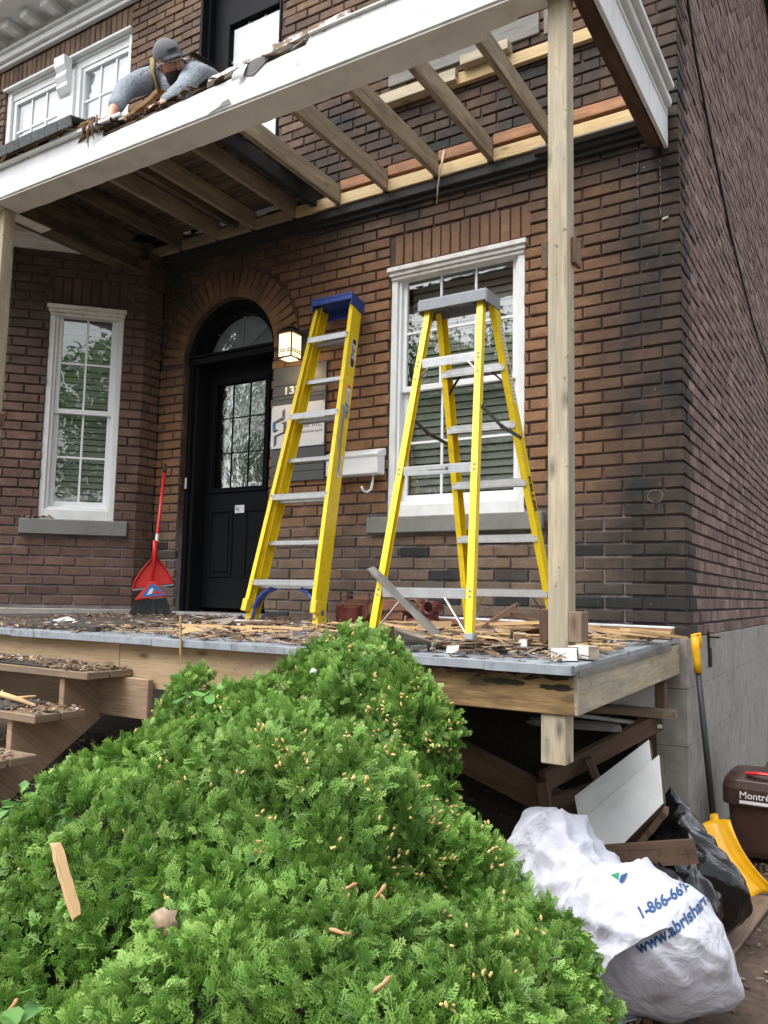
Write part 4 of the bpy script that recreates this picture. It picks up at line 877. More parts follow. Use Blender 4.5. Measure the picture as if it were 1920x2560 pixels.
# ------------------------------------------------------------------ wall lamp
lp = thing('wall_lamp', 'lit square lantern on the brick between arched door and grey sign', 'lamp', (-2.74, 0, 2.0))
lc = V((-2.735, -.17, 0))
LS = .8
def lbox(name, mat, r, z0, z1, parent=lp, bev=.002): return one(name, mat, parent, bev, a=(lc.x-r*LS, lc.y-r*LS, z0), b=(lc.x+r*LS, lc.y+r*LS, z1))
one('wall_plate', 'bronze', lp, .003, a=(-2.79, -.022, 1.94), b=(-2.68, 0, 2.14)); mb = MB(); mb.bar((-2.735, -.02, 2.10), (-2.735, -.17, 2.10), .022, .022); mb.build('arm', 'bronze', lp, .003)
mb = MB(); z = 2.055
mb.add([(lc.x-.078, lc.y-.078, z), (lc.x+.078, lc.y-.078, z), (lc.x+.078, lc.y+.078, z), (lc.x-.078, lc.y+.078, z), (lc.x-.05, lc.y-.05, z+.035), (lc.x+.05, lc.y-.05, z+.035), (lc.x+.05, lc.y+.05, z+.035), (lc.x-.05, lc.y+.05, z+.035)], [(3, 2, 1, 0), (4, 5, 6, 7), (0, 1, 5, 4), (1, 2, 6, 5), (2, 3, 7, 6), (3, 0, 4, 7)]); mb.build('lamp_roof', 'bronze', lp, .002)
lbox('lamp_cap', 'bronze', .06, 2.10, 2.108); lbox('lamp_cap', 'bronze', .03, 2.108, 2.125)
mb = MB(); mb.tube([lc+V((0, 0, 2.125)), lc+V((0, 0, 2.14))], [.01, .004], 8); mb.build('finial', 'bronze', lp)
fr_ = MB(); r = .060
for sx in (-1, 1):
    for sy in (-1, 1): fr_.box((lc.x+sx*r-.004, lc.y+sy*r-.004, 1.872), (lc.x+sx*r+.004, lc.y+sy*r+.004, 2.056))
for z in (1.915, 1.932):
    for s in (-1, 1): fr_.box((lc.x-r, lc.y+s*(r+.001)-.002, z), (lc.x+r, lc.y+s*(r+.001)+.002, z+.004)); fr_.box((lc.x+s*(r+.001)-.002, lc.y-r, z), (lc.x+s*(r+.001)+.002, lc.y+r, z+.004))
for s in (-1, 1):
    for u in (-.036, -.012, .012, .036): fr_.box((lc.x+u-.0015, lc.y+s*(r+.001)-.002, 1.915), (lc.x+u+.0015, lc.y+s*(r+.001)+.002, 1.934)); fr_.box((lc.x+s*(r+.001)-.002, lc.y+u-.0015, 1.915), (lc.x+s*(r+.001)+.002, lc.y+u+.0015, 1.934))
fr_.build('lamp_frame', 'bronze', lp)
mb = MB(); q = [(-.09, .012), (.09, .012)]
for s in (-1, 1): mb.box((lc.x-.075, lc.y+s*.064-.011, 1.866), (lc.x+.075, lc.y+s*.064+.011, 1.878)); mb.box((lc.x+s*.064-.011, lc.y-.053, 1.867), (lc.x+s*.064+.011, lc.y+.053, 1.877))
mb.build('base_ring', 'bronze', lp, .002)
mb = MB()
for s in (-1, 1): mb.box((lc.x-.058, lc.y+s*.058-.001, 1.878), (lc.x+.058, lc.y+s*.058+.001, 2.053)); mb.box((lc.x+s*.058-.001, lc.y-.057, 1.878), (lc.x+s*.058+.001, lc.y+.057, 2.053))
mb.build('lamp_pane', 'lamp_glass', lp)
bpy.context.view_layer.update()
bm_ = bmesh.new(); bmesh.ops.create_uvsphere(bm_, u_segments=10, v_segments=8, radius=.028); bmesh.ops.translate(bm_, verts=bm_.verts, vec=lc+V((0, 0, 1.95))-wl_of(lp)); me = bpy.data.meshes.new('bulb'); bm_.to_mesh(me); bm_.free(); me.materials.append(MAT['bulb']); link(bpy.data.objects.new('bulb', me), lp)
pd = bpy.data.lights.new('lamp_light', 'POINT'); pd.energy = 1.0; pd.color = (1, .72, .40); pd.shadow_soft_size = .06; pl_ = link(bpy.data.objects.new('lamp_light', pd), lp); pl_.location = lc+V((0, 0, 1.84))-wl_of(lp)
# ------------------------------------------------------------------ sign
sg = thing('house_sign', 'tall grey slatted sign panel with house number 13 and white plate', 'sign', (-2.75, 0, 1.0))
zs = [.985, 1.057, 1.108, 1.235, 1.617, 1.646, 1.728, 1.872]
for a, b in zip(zs[:-1], zs[1:]): one('sign_board', 'sign_grey', sg, .0015, a=(-3.0, -.020, a+.0012), b=(-2.505, -.002, b-.0012))
one('white_plate', 'sign_white', sg, .001, a=(-3.008, -.0255, 1.243), b=(-2.508, -.0208, 1.575))
text('sign_number', '133', 'print_white', (-2.905, -.0215, 1.657), (1, 0, 0), (0, 0, 1), .080, sg, .0008, bold=.002, sx=1.4)
text('plate_lettering', 'façade inc.', 'print_grey', (-2.522, -.0262, 1.385), (1, 0, 0), (0, 0, 1), .072, sg, .0002, 'RIGHT')
text('plate_lettering', 'un professionnel agréé', 'print_grey', (-2.522, -.0262, 1.343), (1, 0, 0), (0, 0, 1), .030, sg, .0002, 'RIGHT')
def plate_poly(pts, m_, nm='plate_emblem'):
    mb = MB(); mb.prism([(-3.008+x, 1.243+z) for x, z in pts], 1, -.0262, -.0257); mb.build(nm, m_, sg)
plate_poly([(.105, .285), (.132, .305), (.132, .215), (.105, .245)][::1], 'print_grey'); plate_poly([(.105, .24), (.132, .215), (.05, .195), (.015, .205)], 'print_grey')
plate_poly([(.015, .205), (.045, .197), (.045, .15), (.015, .14)], 'print_blue'); plate_poly([(.015, .135), (.05, .15), (.075, .14), (.035, .125)], 'print_black')
plate_poly([(.095, .195), (.15, .205), (.15, .12), (.12, .105), (.12, .18)], 'print_grey'); plate_poly([(.03, .10), (.12, .125), (.15, .115), (.06, .09)], 'print_grey'); plate_poly([(.03, .10), (.06, .09), (.06, .035), (.03, .01)], 'print_grey')
for x, z in ((-2.998, 1.565), (-2.518, 1.565), (-2.998, 1.253), (-2.518, 1.253)): mb = MB(); mb.tube([(x, -.0255, z), (x, -.0275, z)], .0045, 8); mb.build('screw', 'dark_steel', sg)
# ------------------------------------------------------------------ mailbox
mbx = thing('mailbox', 'white wall mailbox with curled newspaper hook beside the sign', 'mailbox', (-2.2, 0, 1.0))
mb = MB(); mb.box((-2.43, -.105, .985), (-1.99, -.002, 1.135)); mb.build('box', 'white_vinyl', mbx, .012, seg=3)
mb = MB(); mb.prism([(-.108, 1.105), (-.118, 1.12), (-.112, 1.137), (-.03, 1.172), (-.002, 1.175), (-.002, 1.125), (-.10, 1.10)], 0, -2.436, -1.984); mb.build('lid', 'white_vinyl', mbx, .004, seg=2)
mb = MB(); mb.tube([(-2.07, -.03, .99), (-2.07, -.035, .94), (-2.075, -.045, .885), (-2.09, -.075, .862), (-2.105, -.10, .87), (-2.11, -.115, .90)], .009, 8); mb.build('paper_hook', 'white_vinyl', mbx, smooth=True)
# ------------------------------------------------------------------ ladders
def crail(mb, p, q, out, depth, fl, th=.004, face=(0, -1, 0)):
    """C channel from p to q: web faces 'out', flanges run inwards; depth runs along face"""
    p, q = V(p), V(q); d = (q-p).normalized(); f = V(face); f = (f-d*f.dot(d)).normalized(); o = d.cross(f).normalized(); o = o if o.dot(V(out)) > 0 else -o
    mb.obox((p+q)/2, ((q-p).length, depth, th), M((d, f, o)).transposed())
    for s in (-1, 1): mb.obox((p+q)/2+f*s*(depth/2-th/2)-o*(fl/2+th*.5), ((q-p).length, th, fl), M((d, f, o)).transposed())
def tread(parent, pl_, pr_, d, h, th=.003, mat='aluminium', name='step', lip=True):
    """step: flat top with a turned down front"""
    pl_, pr_ = V(pl_), V(pr_); m_ = (pl_+pr_)/2; L = (pr_-pl_).length; x = (pr_-pl_).normalized(); z = V((0, 0, 1)); y = z.cross(x)
    mt = M((x, y, z)).transposed(); mb = MB()
    mb.obox(m_, (L, d, th), mt); mb.obox(m_-y*(d/2-th/2)-z*(h/2), (L, th, h), mt); mb.obox(m_+y*(d/2-th/2)-z*(h/2-.002), (L, th, h-.004), mt)
    for k in (-.25, .25): mb.obox(m_-y*(d/2+.0008)-z*(h*.5+k*h), (L, .0016, .003), mt)
    return mb.build(name, mat, parent)
def rivet(parent, p, nrm=(0, -1, 0), r=.005):
    mb = MB(); mb.tube([V(p), V(p)+V(nrm)*.0025], [r, r*.6], 7); mb.build('rivet', 'steel', parent)
# ladder 1: closed, leaning on the wall
L1 = thing('leaning_stepladder', 'folded yellow stepladder with blue top leaning against the brick beside the door', 'ladder', (-2.36, -.6, -.055), 'yellow ladders')
zb1, zt1 = -.055, 2.22; yb1, yt1 = -.60, -.105
def l1(s, z, off=0.): t = (z-zb1)/(zt1-zb1); return V((-2.365+.03*t+s*(.285-.125*t), yb1+(yt1-yb1)*t-off, z))
for s in (-1, 1):
    mb = MB(); crail(mb, l1(s, zb1+.02), l1(s, zt1), (s, 0, 0), .085, .028); mb.build('step_rail', 'yellow_fibreglass', L1)
    mb = MB(); crail(mb, l1(s*1.03, zb1+.13, .075), l1(s*1.03, zt1-.02, .055), (s, 0, 0), .045, .026); mb.build('rear_rail', 'yellow_fibreglass', L1)
    mb = MB(); mb.bar(l1(s, zb1-.003)+V((-s*.008, 0, 0)), l1(s, zb1+.07)+V((-s*.008, 0, 0)), .046, .095, (0, 1, 0)); mb.build('rubber_foot', 'yellow_rubber', L1, .004)
    mb = MB(); mb.bar(l1(s*1.03, zb1+.085, .077)+V((-s*.006, 0, 0)), l1(s*1.03, zb1+.165, .077)+V((-s*.006, 0, 0)), .042, .055, (0, 1, 0)); mb.build('rubber_foot', 'yellow_rubber', L1, .004)
for i in range(7):
    z = .21+i*.289
    a, b = l1(-1, z, .0)+V((.006, 0, 0)), l1(1, z, .0)-V((.006, 0, 0)); tread(L1, a, b, .078, .026)
    if i % 2 == 0:
        a, b = l1(-1, z+.03, .088)+V((.004, 0, 0)), l1(1, z+.03, .088)-V((.004, 0, 0)); tread(L1, a, b, .016, .038, name='crossbar')
        for s in (-1, 1):
            for dz_ in (-.004, .022): rivet(L1, l1(s*1.02, z+dz_, .101)+V((-s*.014, 0, 0)))
mb = MB(); c0 = l1(0, zt1)+V((0, -.03, .0))
mb.obox(c0+V((0, .0, .025)), (.352, .17, .020), Euler((R(-12), 0, 0)).to_matrix())
for s in (-1, 1): mb.obox(c0+V((s*.17, .0, -.015)), (.012, .165, .080), Euler((R(-12), 0, 0)).to_matrix())
mb.obox(c0+V((0, .075, -.025)), (.34, .012, .11), Euler((R(-12), 0, 0)).to_matrix()); mb.obox(c0+V((0, -.082, .015)), (.352, .010, .04), Euler((R(-12), 0, 0)).to_matrix())
mb.build('top_cap', 'blue_plastic', L1, .006, seg=2)
for s in (-1, 1):       # knee braces under the lowest step
    mb = MB(); pts = [l1(s, -.02)+V((-s*.014, -.01, 0)), l1(s, .05)+V((-s*.022, -.014, 0)), l1(s, .11)+V((-s*.045, -.018, 0)), l1(s, .155)+V((-s*.085, -.02, 0)), l1(s, .185)+V((-s*.15, -.02, 0))]
    for p, q in zip(pts[:-1], pts[1:]): mb.bar(p, q, .075, .022)
    mb.build('knee_brace', 'blue_plastic', L1, .005)
w0 = l1(1, 1.62)+V((.0045, -.015, 0)); dn = (l1(1, .1)-l1(1, 2.)).normalized()
def on_rail(name, zc, ln, wd, mat, sd=1, off=.0032, dy=0, round_=True):
    c = l1(1, zc)+V((off, dy, 0)); d = dn; f = V((0, -1, 0)); f = (f-d*f.dot(d)).normalized(); n_ = 10; pts = []
    if round_:
        for k in range(n_+1): t = -pi/2+pi*k/n_; pts.append((ln/2-wd/2+cos(t)*wd/2, sin(t)*wd/2))
        for k in range(n_+1): t = pi/2+pi*k/n_; pts.append((-ln/2+wd/2+cos(t)*wd/2, sin(t)*wd/2))
    else: pts = [(-ln/2, -wd/2), (ln/2, -wd/2), (ln/2, wd/2), (-ln/2, wd/2)]
    o = d.cross(f); o = o if o.x > 0 else -o
    mb = MB(); mb.add([c+d*u+f*v for u, v in pts]+[c+d*u+f*v+o*.0006 for u, v in pts], [tuple(range(len(pts))), tuple(range(2*len(pts)-1, len(pts)-1, -1))]+[(i, (i+1) % len(pts), (i+1) % len(pts)+len(pts), i+len(pts)) for i in range(len(pts))])
    return mb.build(name, mat, L1), c, d, f
on_rail('badge', 1.83, .228, .050, 'sign_white'); on_rail('badge', 1.83, .216, .040, 'print_black', off=.0040)
text('badge_lettering', 'ELITE', 'print_white', l1(1, 1.905)+V((.0052, -.012, 0)), tuple(dn), (0, 1, 0), .044, L1, .0003, shear=.25, bold=.0012, sx=1.15)
on_rail('label', 1.49, .15, .040, 'sign_white', round_=False); on_rail('label', 1.575, .018, .042, 'print_red', off=.004, round_=False); on_rail('label', 1.40, .11, .042, 'grey_plastic', off=.0042, round_=False); on_rail('label', 1.00, .16, .040, 'sign_white', round_=False)
for k in range(8): on_rail('label_print', 1.535-k*.014, .004, .030, 'print_grey', off=.0045, round_=False); on_rail('label_print', 1.055-k*.016, .004, .028, 'print_grey', off=.0045, round_=False)
mb = MB(); 
for du in (0, .03): mb.bar(l1(1, 1.42, .05)+V((.008, du-.01, 0)), l1(1, 1.08-du*4, .05)+V((.006, du*1.3, 0)), .005, .014, (0, 1, 0))
mb.bar(l1(1, 1.42, .07)+V((.008, 0, 0)), l1(1, 1.40, .0)+V((.010, .02, 0)), .006, .03)
mb.build('spreader', 'steel', L1)
# ladder 2: open A-frame
L2 = thing('open_stepladder', 'open yellow A-frame stepladder with grey top standing before the white window', 'ladder', (-.85, -1.05, -.07), 'yellow ladders')
zt2 = 1.66
def fr2(s, z): t = (z+.075)/(zt2+.075); return V(((-1.128 if s < 0 else -.592)*(1-t)+(-1.072 if s < 0 else -.742)*t, -1.525*(1-t)-1.105*t, z))   # side facing the camera
def bk2(s, z): t = (z+.06)/(zt2+.06); return V(((-1.062 if s < 0 else -.53)*(1-t)+(-1.045 if s < 0 else -.715)*t, -.58*(1-t)-1.02*t, z))      # side with the steps
for s in (-1, 1):
    mb = MB(); crail(mb, fr2(s, -.04), fr2(s, zt2), (s, 0, 0), .036, .030); mb.obox(fr2(s, .8)+V((-s*.016, -.0165, 0)), (.001, .001, .001)); mb.build('rear_rail', 'yellow_fibreglass', L2)
    mb = MB(); crail(mb, bk2(s, -.03), bk2(s, zt2), (s, 0, 0), .070, .028); mb.build('step_rail', 'yellow_fibreglass', L2)
    mb = MB(); mb.bar(fr2(s, -.078)+V((-s*.012, 0, 0)), fr2(s, -.005)+V((-s*.012, 0, 0)), .044, .044, (0, 1, 0)); mb.build('foot', 'grey_plastic', L2, .004)
    mb = MB(); mb.bar(bk2(s, -.063)+V((-s*.012, 0, 0)), bk2(s, .0)+V((-s*.012, 0, 0)), .044, .078, (0, 1, 0)); mb.build('foot', 'grey_plastic', L2, .004)
for k, z in enumerate((.17, .765, 1.345)):
    a, b = fr2(-1, z)+V((.0, -.010, 0)), fr2(1, z)+V((.0, -.010, 0)); mb = MB(); mb.bar(a, b, .004, .046, (0, 0, 1)); mb.bar(a+V((0, -.0025, .013)), b+V((0, -.0025, .013)), .002, .005); mb.bar(a+V((0, -.0025, -.013)), b+V((0, -.0025, -.013)), .002, .005); mb.bar(a+V((0, -.0025, .0)), b+V((0, -.0025, .0)), .002, .004)
    mb.bar(a+V((0, .012, .021)), b+V((0, .012, .021)), .024, .004); mb.build('crossbar', 'aluminium', L2)
    for s in (-1, 1):
        for dz_ in (-.012, .012): rivet(L2, fr2(s, z+dz_)+V((-s*.014, -.020, 0)), r=.007)
        if k in (0, 2):
            dd = -.19 if k == 0 else -.085; mb = MB(); mb.tube([fr2(s, z-.02)+V((-s*(.145 if k == 0 else .075), .0, 0)), fr2(s, z+dd)+V((-s*.02, .0, 0))], .0085, 8, flat=.5); mb.build('brace', 'steel', L2)
            rivet(L2, fr2(s, z+dd)+V((-s*.014, -.020, 0)), r=.006)
for z in (.20, .488, .775, 1.07, 1.36):
    a, b = bk2(-1, z)+V((.004, 0, 0)), bk2(1, z)-V((.004, 0, 0)); tread(L2, a, b, .068, .040)
    for s in (-1, 1): rivet(L2, bk2(s, z-.012)+V((-s*.014, -.037, 0)), r=.006)
for s in (-1, 1):
    mb = MB(); mb.tube([bk2(s, .18)+V((-s*.12, 0, 0)), bk2(s, .0)+V((-s*.02, 0, 0))], .009, 8, flat=.5); mb.build('brace', 'steel', L2)
    mb = MB(); mb.tube([bk2(s, 1.33)+V((-s*.09, 0, 0)), bk2(s, 1.24)+V((-s*.012, 0, 0))], .009, 8, flat=.5); mb.build('brace', 'dark_steel', L2)
    a, b = fr2(s, 1.075)+V((s*.006, .0, 0)), bk2(s, .98)+V((s*.006, -.02, 0)); m_ = a.lerp(b, .48)+V((0, 0, -.022))
    mb = MB(); mb.bar(a, m_, .005, .018); mb.bar(m_, b, .007, .018); mb.tube([m_+V((-.006, 0, 0)), m_+V((.008, 0, 0))], .011, 8); mb.build('spreader', 'dark_steel' if s > 0 else 'dark_steel', L2)
mb = MB(); cz = 1.685; x0, x1, y0, y1 = -1.10, -.71, -1.15, -.985
mb.obox(((x0+x1)/2, (y0+y1)/2, cz+.012), (x1-x0, y1-y0, .016))
for s, y in ((-1, y0), (1, y1)): mb.obox(((x0+x1)/2, y, cz-.015), (x1-x0, .010, .055))
for x in (x0, x1): mb.obox((x, (y0+y1)/2, cz-.02), (.010, y1-y0, .065))
for t in (.3, .7): mb.obox((x0+(x1-x0)*t, (y0+y1)/2, cz-.005), (.006, y1-y0, .03))
mb.build('top_cap', 'grey_plastic', L2, .007, seg=3)
for dx in (.05, .09, .13):
    rivet(L2, (x1+.004, y0+dx, cz-.02), (1, 0, 0), .004)
dk = (bk2(1, .3)-bk2(1, 1.5)).normalized()
fk = V((0, 1, 0)); fk = (fk-dk*fk.dot(dk)).normalized()
# writing on the front flange of the right step rail
text('rail_lettering', 'KELLER', 'print_black', bk2(1, .79)+V((.0035, -.018, 0)), tuple(dk), (0, 1, 0), .052, L2, .0003, bold=.0018, shear=.2, sx=1.15)
def lab(z0, z1, w_, mat, off, name='label', dy=0):
    a, b = bk2(1, z0), bk2(1, z1); d = (b-a).normalized(); f = V((0, -1, 0)); f = (f-d*f.dot(d)).normalized(); o = d.cross(f); o = o if o.x > 0 else -o
    mb = MB(); mb.obox((a+b)/2+o*off+f*dy, ((b-a).length, w_, .0006), M((d, f, o)).transposed()); mb.build(name, mat, L2)
lab(1.555, 1.16, .030, 'sign_white', .0028, dy=-.005); lab(1.36, 1.305, .030, 'print_blue', .0034, dy=-.005)
for k in range(20): lab(1.545-k*.019, 1.540-k*.019, .022, 'print_grey', .0036, 'label_print', dy=-.005)
mb = MB(); mb.bar(fr2(-1, .765).lerp(fr2(1, .765), .40)+V((0, -.0155, -.001)), fr2(-1, .765).lerp(fr2(1, .765), .60)+V((0, -.0155, -.001)), .0008, .003); mb.tube([fr2(-1, .765).lerp(fr2(1, .765), .63)+V((0, -.0145, 0)), fr2(-1, .765).lerp(fr2(1, .765), .63)+V((0, -.0165, 0))], .009, 10); mb.build('label_print', 'print_grey', L2)
# ------------------------------------------------------------------ broom and dustpan in the corner by the bay
br = thing('broom', 'red handled broom with dark bristles standing upright in the corner by the black door', 'broom', (-3.86, -.36, -.03))
b0, b1 = V((-3.83, -.39, .18)), V((-3.93, -.22, 1.10))
mb = MB(); mb.tube([b0, b0.lerp(b1, .5), b1], .0125, 10); mb.build('handle', 'red_plastic', br, smooth=True)
mb = MB(); dd = (b1-b0).normalized(); mb.tube([b1-dd*.01, b1+dd*.035, b1+dd*.07], [.0145, .014, .006], 10); mb.build('grip', 'dark_steel', br, smooth=True)
mb = MB(); mb.tube([b0+dd*.36, b0+dd*.42], .0132, 10); mb.build('price_tag', 'sign_white', br)
rx = V((.74, .67, 0)).normalized(); bc = V((-3.82, -.40, 0))
mb = MB(); th = V((-rx.y, rx.x, 0))*.018
pr_ = [(-.12, .075), (.125, .11), (.09, .15), (.03, .215), (-.01, .22), (-.06, .15)]
mb.add([bc+rx*u+V((0, 0, z))-th for u, z in pr_]+[bc+rx*u+V((0, 0, z))+th for u, z in pr_], [tuple(range(6)), tuple(range(11, 5, -1))]+[(i, (i+1) % 6, (i+1) % 6+6, i+6) for i in range(6)]); hd = mb.build('broom_head', 'red_plastic', br, .005, seg=2)
mb = MB(); pr2 = [(-.07, .10), (.11, .12), (.075, .16), (.025, .20), (.0, .20)]; mb.add([bc+rx*u+V((0, 0, z))-th*1.12 for u, z in pr2], [(0, 1, 2, 3, 4)]); mb.build('broom_label', 'print_blue', br)
mb = MB(); pr2 = [(.02, .125), (.085, .132), (.07, .15), (.02, .145)]; mb.add([bc+rx*u+V((0, 0, z))-th*1.2 for u, z in pr2], [(0, 1, 2, 3)]); mb.build('broom_label', 'red_plastic', br)
mb = MB(); pr2 = [(-.03, .115), (.01, .13), (.02, .17), (-.005, .165)]; mb.add([bc+rx*u+V((0, 0, z))-th*1.2 for u, z in pr2], [(0, 1, 2, 3)]); mb.build('broom_label', 'sign_white', br)
mb = MB(); rnd = random.Random(5)
for i in range(420):
    t = rnd.uniform(-1, 1); a = bc+rx*(t*.115)+V((0, 0, .082+t*.018))+th*rnd.uniform(-.9, .9); b = bc+rx*(t*.155+rnd.uniform(-.01, .01))+th*rnd.uniform(-1.6, 1.6)+V((0, 0, rnd.uniform(-.045, -.03)))
    w_ = rx*.0016; mb.add([a-w_, a+w_, b+w_, b-w_], [(0, 1, 2, 3)])
o = mb.build('bristles', 'bristle', br); o['kind'] = 'stuff'
dp = thing('dustpan', 'red plastic dustpan clipped to the broom handle behind it', 'dustpan', (-3.86, -.33, .2))
c = V((-3.87, -.335, 0)); mb = MB(); fwd = V((-rx.y, rx.x, 0))*-1
prof = [(-.155, .155), (.155, .205), (.115, .29), (.075, .345), (.025, .405), (-.02, .405), (-.08, .33), (-.145, .22)]
back = [c+rx*u+V((0, 0, z)) for u, z in prof]; cen = c+rx*0+V((0, 0, .25)); inner = [cen+(p-cen)*.86-fwd*-.0+fwd*-.022 for p in back]
mb.add(back+inner, [tuple(range(8, 16))]+[(i, (i+1) % 8, (i+1) % 8+8, i+8) for i in range(1, 8)])
po = mb.build('pan', 'red_plastic', dp); sm = po.modifiers.new('solid', 'SOLIDIFY'); sm.thickness = .004
mb = MB(); mb.tube([c+rx*.0+V((0, 0, .39)), c+rx*.0+V((0, 0, .46)), c+rx*-.005+V((0, 0, .54))], [.024, .019, .016], 10); mb.build('handle_sleeve', 'red_plastic', dp, smooth=True)
mb = MB(); mb.bar(c+rx*-.15+V((0, 0, .152))+fwd*.004, c+rx*.152+V((0, 0, .20))+fwd*.004, .006, .012); mb.build('rubber_lip', 'grey_plastic', dp)
# ------------------------------------------------------------------ tool pouches by the wall
tp = thing('tool_pouch', 'dark red leather tool pouch standing against the wall behind the ladder foot', 'tool pouch', (-2.0, -.3, -.05))
def pouch(parent, cx, cy, z0, rx_, ry_, h, mat, name):
    mb = MB(); n = 20; rings = [(0, .86), (.06, .98), (.5, 1.03), (.9, 1.0), (1, 1.02)]; vs = []
    for t, k in rings:
        for i in range(n): a = 2*pi*i/n; vs.append((cx+rx_*k*cos(a), cy+ry_*k*sin(a), z0+h*t+.012*(t > .9)*sin(a)))
    for i in range(n): a = 2*pi*i/n; vs.append((cx+rx_*.93*cos(a), cy+ry_*.93*sin(a), z0+h+.012*sin(a)-.002))
    for i in range(n): a = 2*pi*i/n; vs.append((cx+rx_*.9*cos(a), cy+ry_*.9*sin(a), z0+h*.3))
    fs = [(r*n+i, r*n+(i+1) % n, (r+1)*n+(i+1) % n, (r+1)*n+i) for r in range(6) for i in range(n)]+[tuple(range(n))[::-1], tuple(range(6*n, 7*n))]
    mb.add(vs, fs); return mb.build(name, mat, parent, smooth=True)
pouch(tp, -2.03, -.36, -.052, .088, .055, .135, 'leather_red', 'front_pocket'); pouch(tp, -2.02, -.27, -.05, .095, .06, .185, 'leather_tan', 'back_pocket')
mb = MB(); mb.tube([(-2.11, -.33, .137), (-2.03, -.345, .15), (-1.94, -.33, .137)], .008, 6, flat=.5); mb.tube([(-2.12, -.30, .085), (-2.03, -.42, .088), (-1.94, -.30, .085)], .006, 6); mb.build('rim_binding', 'leather_tan', tp)
mb = MB(); mb.tube([(-2.10, -.25, .06), (-2.10, -.24, .17)], .022, 8); mb.build('tool_grip', 'bristle', tp)
tb = thing('tool_belt', 'brown leather tool belt with coiled pockets lying on porch floor behind the open ladder', 'tool belt', (-1.6, -.4, -.04))
def strap(parent, pts, w_, t_, mat, name):
    mb = MB(); pts = [V(p) for p in pts]; vs = []
    for i, p in enumerate(pts): vs += [p+V((0, 0, -w_/2)), p+V((0, 0, w_/2)), p+V((0, t_, w_/2)), p+V((0, t_, -w_/2))]
    n = len(pts); mb.add(vs, [(i*4+k, i*4+4+k, i*4+4+(k+1) % 4, i*4+(k+1) % 4) for i in range(n-1) for k in range(4)]+[(0, 1, 2, 3), (n*4-1, n*4-2, n*4-3, n*4-4)]); return mb.build(name, mat, parent, .003)
strap(tb, [(-1.93, -.33, .0), (-1.86, -.40, .05), (-1.78, -.44, .085), (-1.68, -.45, .095), (-1.56, -.43, .09), (-1.46, -.40, .07)], .065, .012, 'leather_tan', 'belt')
strap(tb, [(-1.93, -.30, -.03), (-1.84, -.38, .0), (-1.72, -.42, .03), (-1.58, -.43, .03)], .05, .010, 'leather_tan', 'belt')
strap(tb, [(-1.85, -.415, .09), (-1.84, -.425, .03), (-1.835, -.425, -.02)], .02, .008, 'leather_red', 'keeper')
pouch(tb, -1.64, -.36, -.05, .085, .06, .12, 'leather_tan', 'pocket'); pouch(tb, -1.47, -.33, -.05, .08, .06, .10, 'leather_red', 'pocket')
for (x, z, r, m_) in ((-1.41, .085, .040, 'leather_red'), (-1.52, .10, .035, 'leather_tan')):
    mb = MB(); mb.tube([(x, -.44+.02*cos(t)*0, z) for t in (0, 1)], r, 14, cap=False) if 0 else None
    mb = MB(); pts = [(x+r*cos(t), -.36, z+r*sin(t)) for t in [2*pi*k/14 for k in range(14)]]
    mb.add([(p[0], y, p[2]) for y in (-.42, -.30) for p in pts], [(i, (i+1) % 14, (i+1) % 14+14, i+14) for i in range(14)]); o = mb.build('tool_loop', m_, tb, smooth=True); s_ = o.modifiers.new('s', 'SOLIDIFY'); s_.thickness = .006
mb = MB(); mb.tube([(-1.58, -.40, -.015), (-1.44, -.42, -.012)], .030, 12); mb.build('roll', 'leather_red', tb, smooth=True)
mb = MB(); mb.bar((-1.565, -.428, -.03), (-1.56, -.43, .03), .012, .004, (0, 1, 0)); mb.build('buckle', 'steel', tb, .001)
# ------------------------------------------------------------------ debris on the floor
def splitplank(name, p, q, w_, h, mat, label, cat='board', group=None, jag=.03, seed=1):
    """a split board: broken jagged ends, uneven width"""
    rnd = random.Random(seed); p, q = V(p), V(q); d = (q-p).normalized(); x = d.cross(V((0, 0, 1))); x = x.normalized() if x.length > .01 else V((1, 0, 0)); u = x.cross(d); n = 9; L = (q-p).length; vs = []; uvs = []
    for i in range(n+1):
        t = i/n; k = 1-.55*max(0, 1-t/.12)*rnd.random()-.55*max(0, 1-(1-t)/.12)*rnd.random(); ww = w_/2*k*rnd.uniform(.9, 1.05); c_ = p+d*(L*t)+x*rnd.uniform(-.05, .05)*w_
        e = (rnd.uniform(-jag, jag) if i in (0, n) else 0)
        vs += [c_-x*ww-u*h/2+d*e, c_+x*ww-u*h/2-d*e*.5, c_+x*ww*.95+u*h/2+d*rnd.uniform(-.4, .4)*jag*(i in (0, n)), c_-x*ww*.93+u*h/2]
    mb = MB(); fs = [(i*4+k, i*4+4+k, i*4+4+(k+1) % 4, i*4+(k+1) % 4) for i in range(n) for k in range(4)]+[(0, 1, 2, 3), (n*4+3, n*4+2, n*4+1, n*4)]
    uv = []
    for f in fs: uv.append([((k//4)/n*L+seed, (k % 4)*w_*.6+seed*.3) for k in f])
    mb.add(vs, fs, uv); o = mb.build(name, mat); 
    if label: tag(o, label, cat, group)
    return o
LB0, LB1 = (-1.135, -1.505, .282), (-.79, -1.40, -.055)
splitplank('leaning_board', LB0, LB1, .05, .032, 'grey_board', 'weathered board with splintered end leaning through the open ladder', seed=2)
mb = MB(); mb.bar((-1.30, -.16, -.005), (-.02, -.20, -.005), .10, .045); mb.build('x', 'white_board', None) if 0 else None
wb = thing('white_trim_board', 'long white painted trim board with rotten end lying along the wall foot', 'board', (-.7, -.2, -.04))
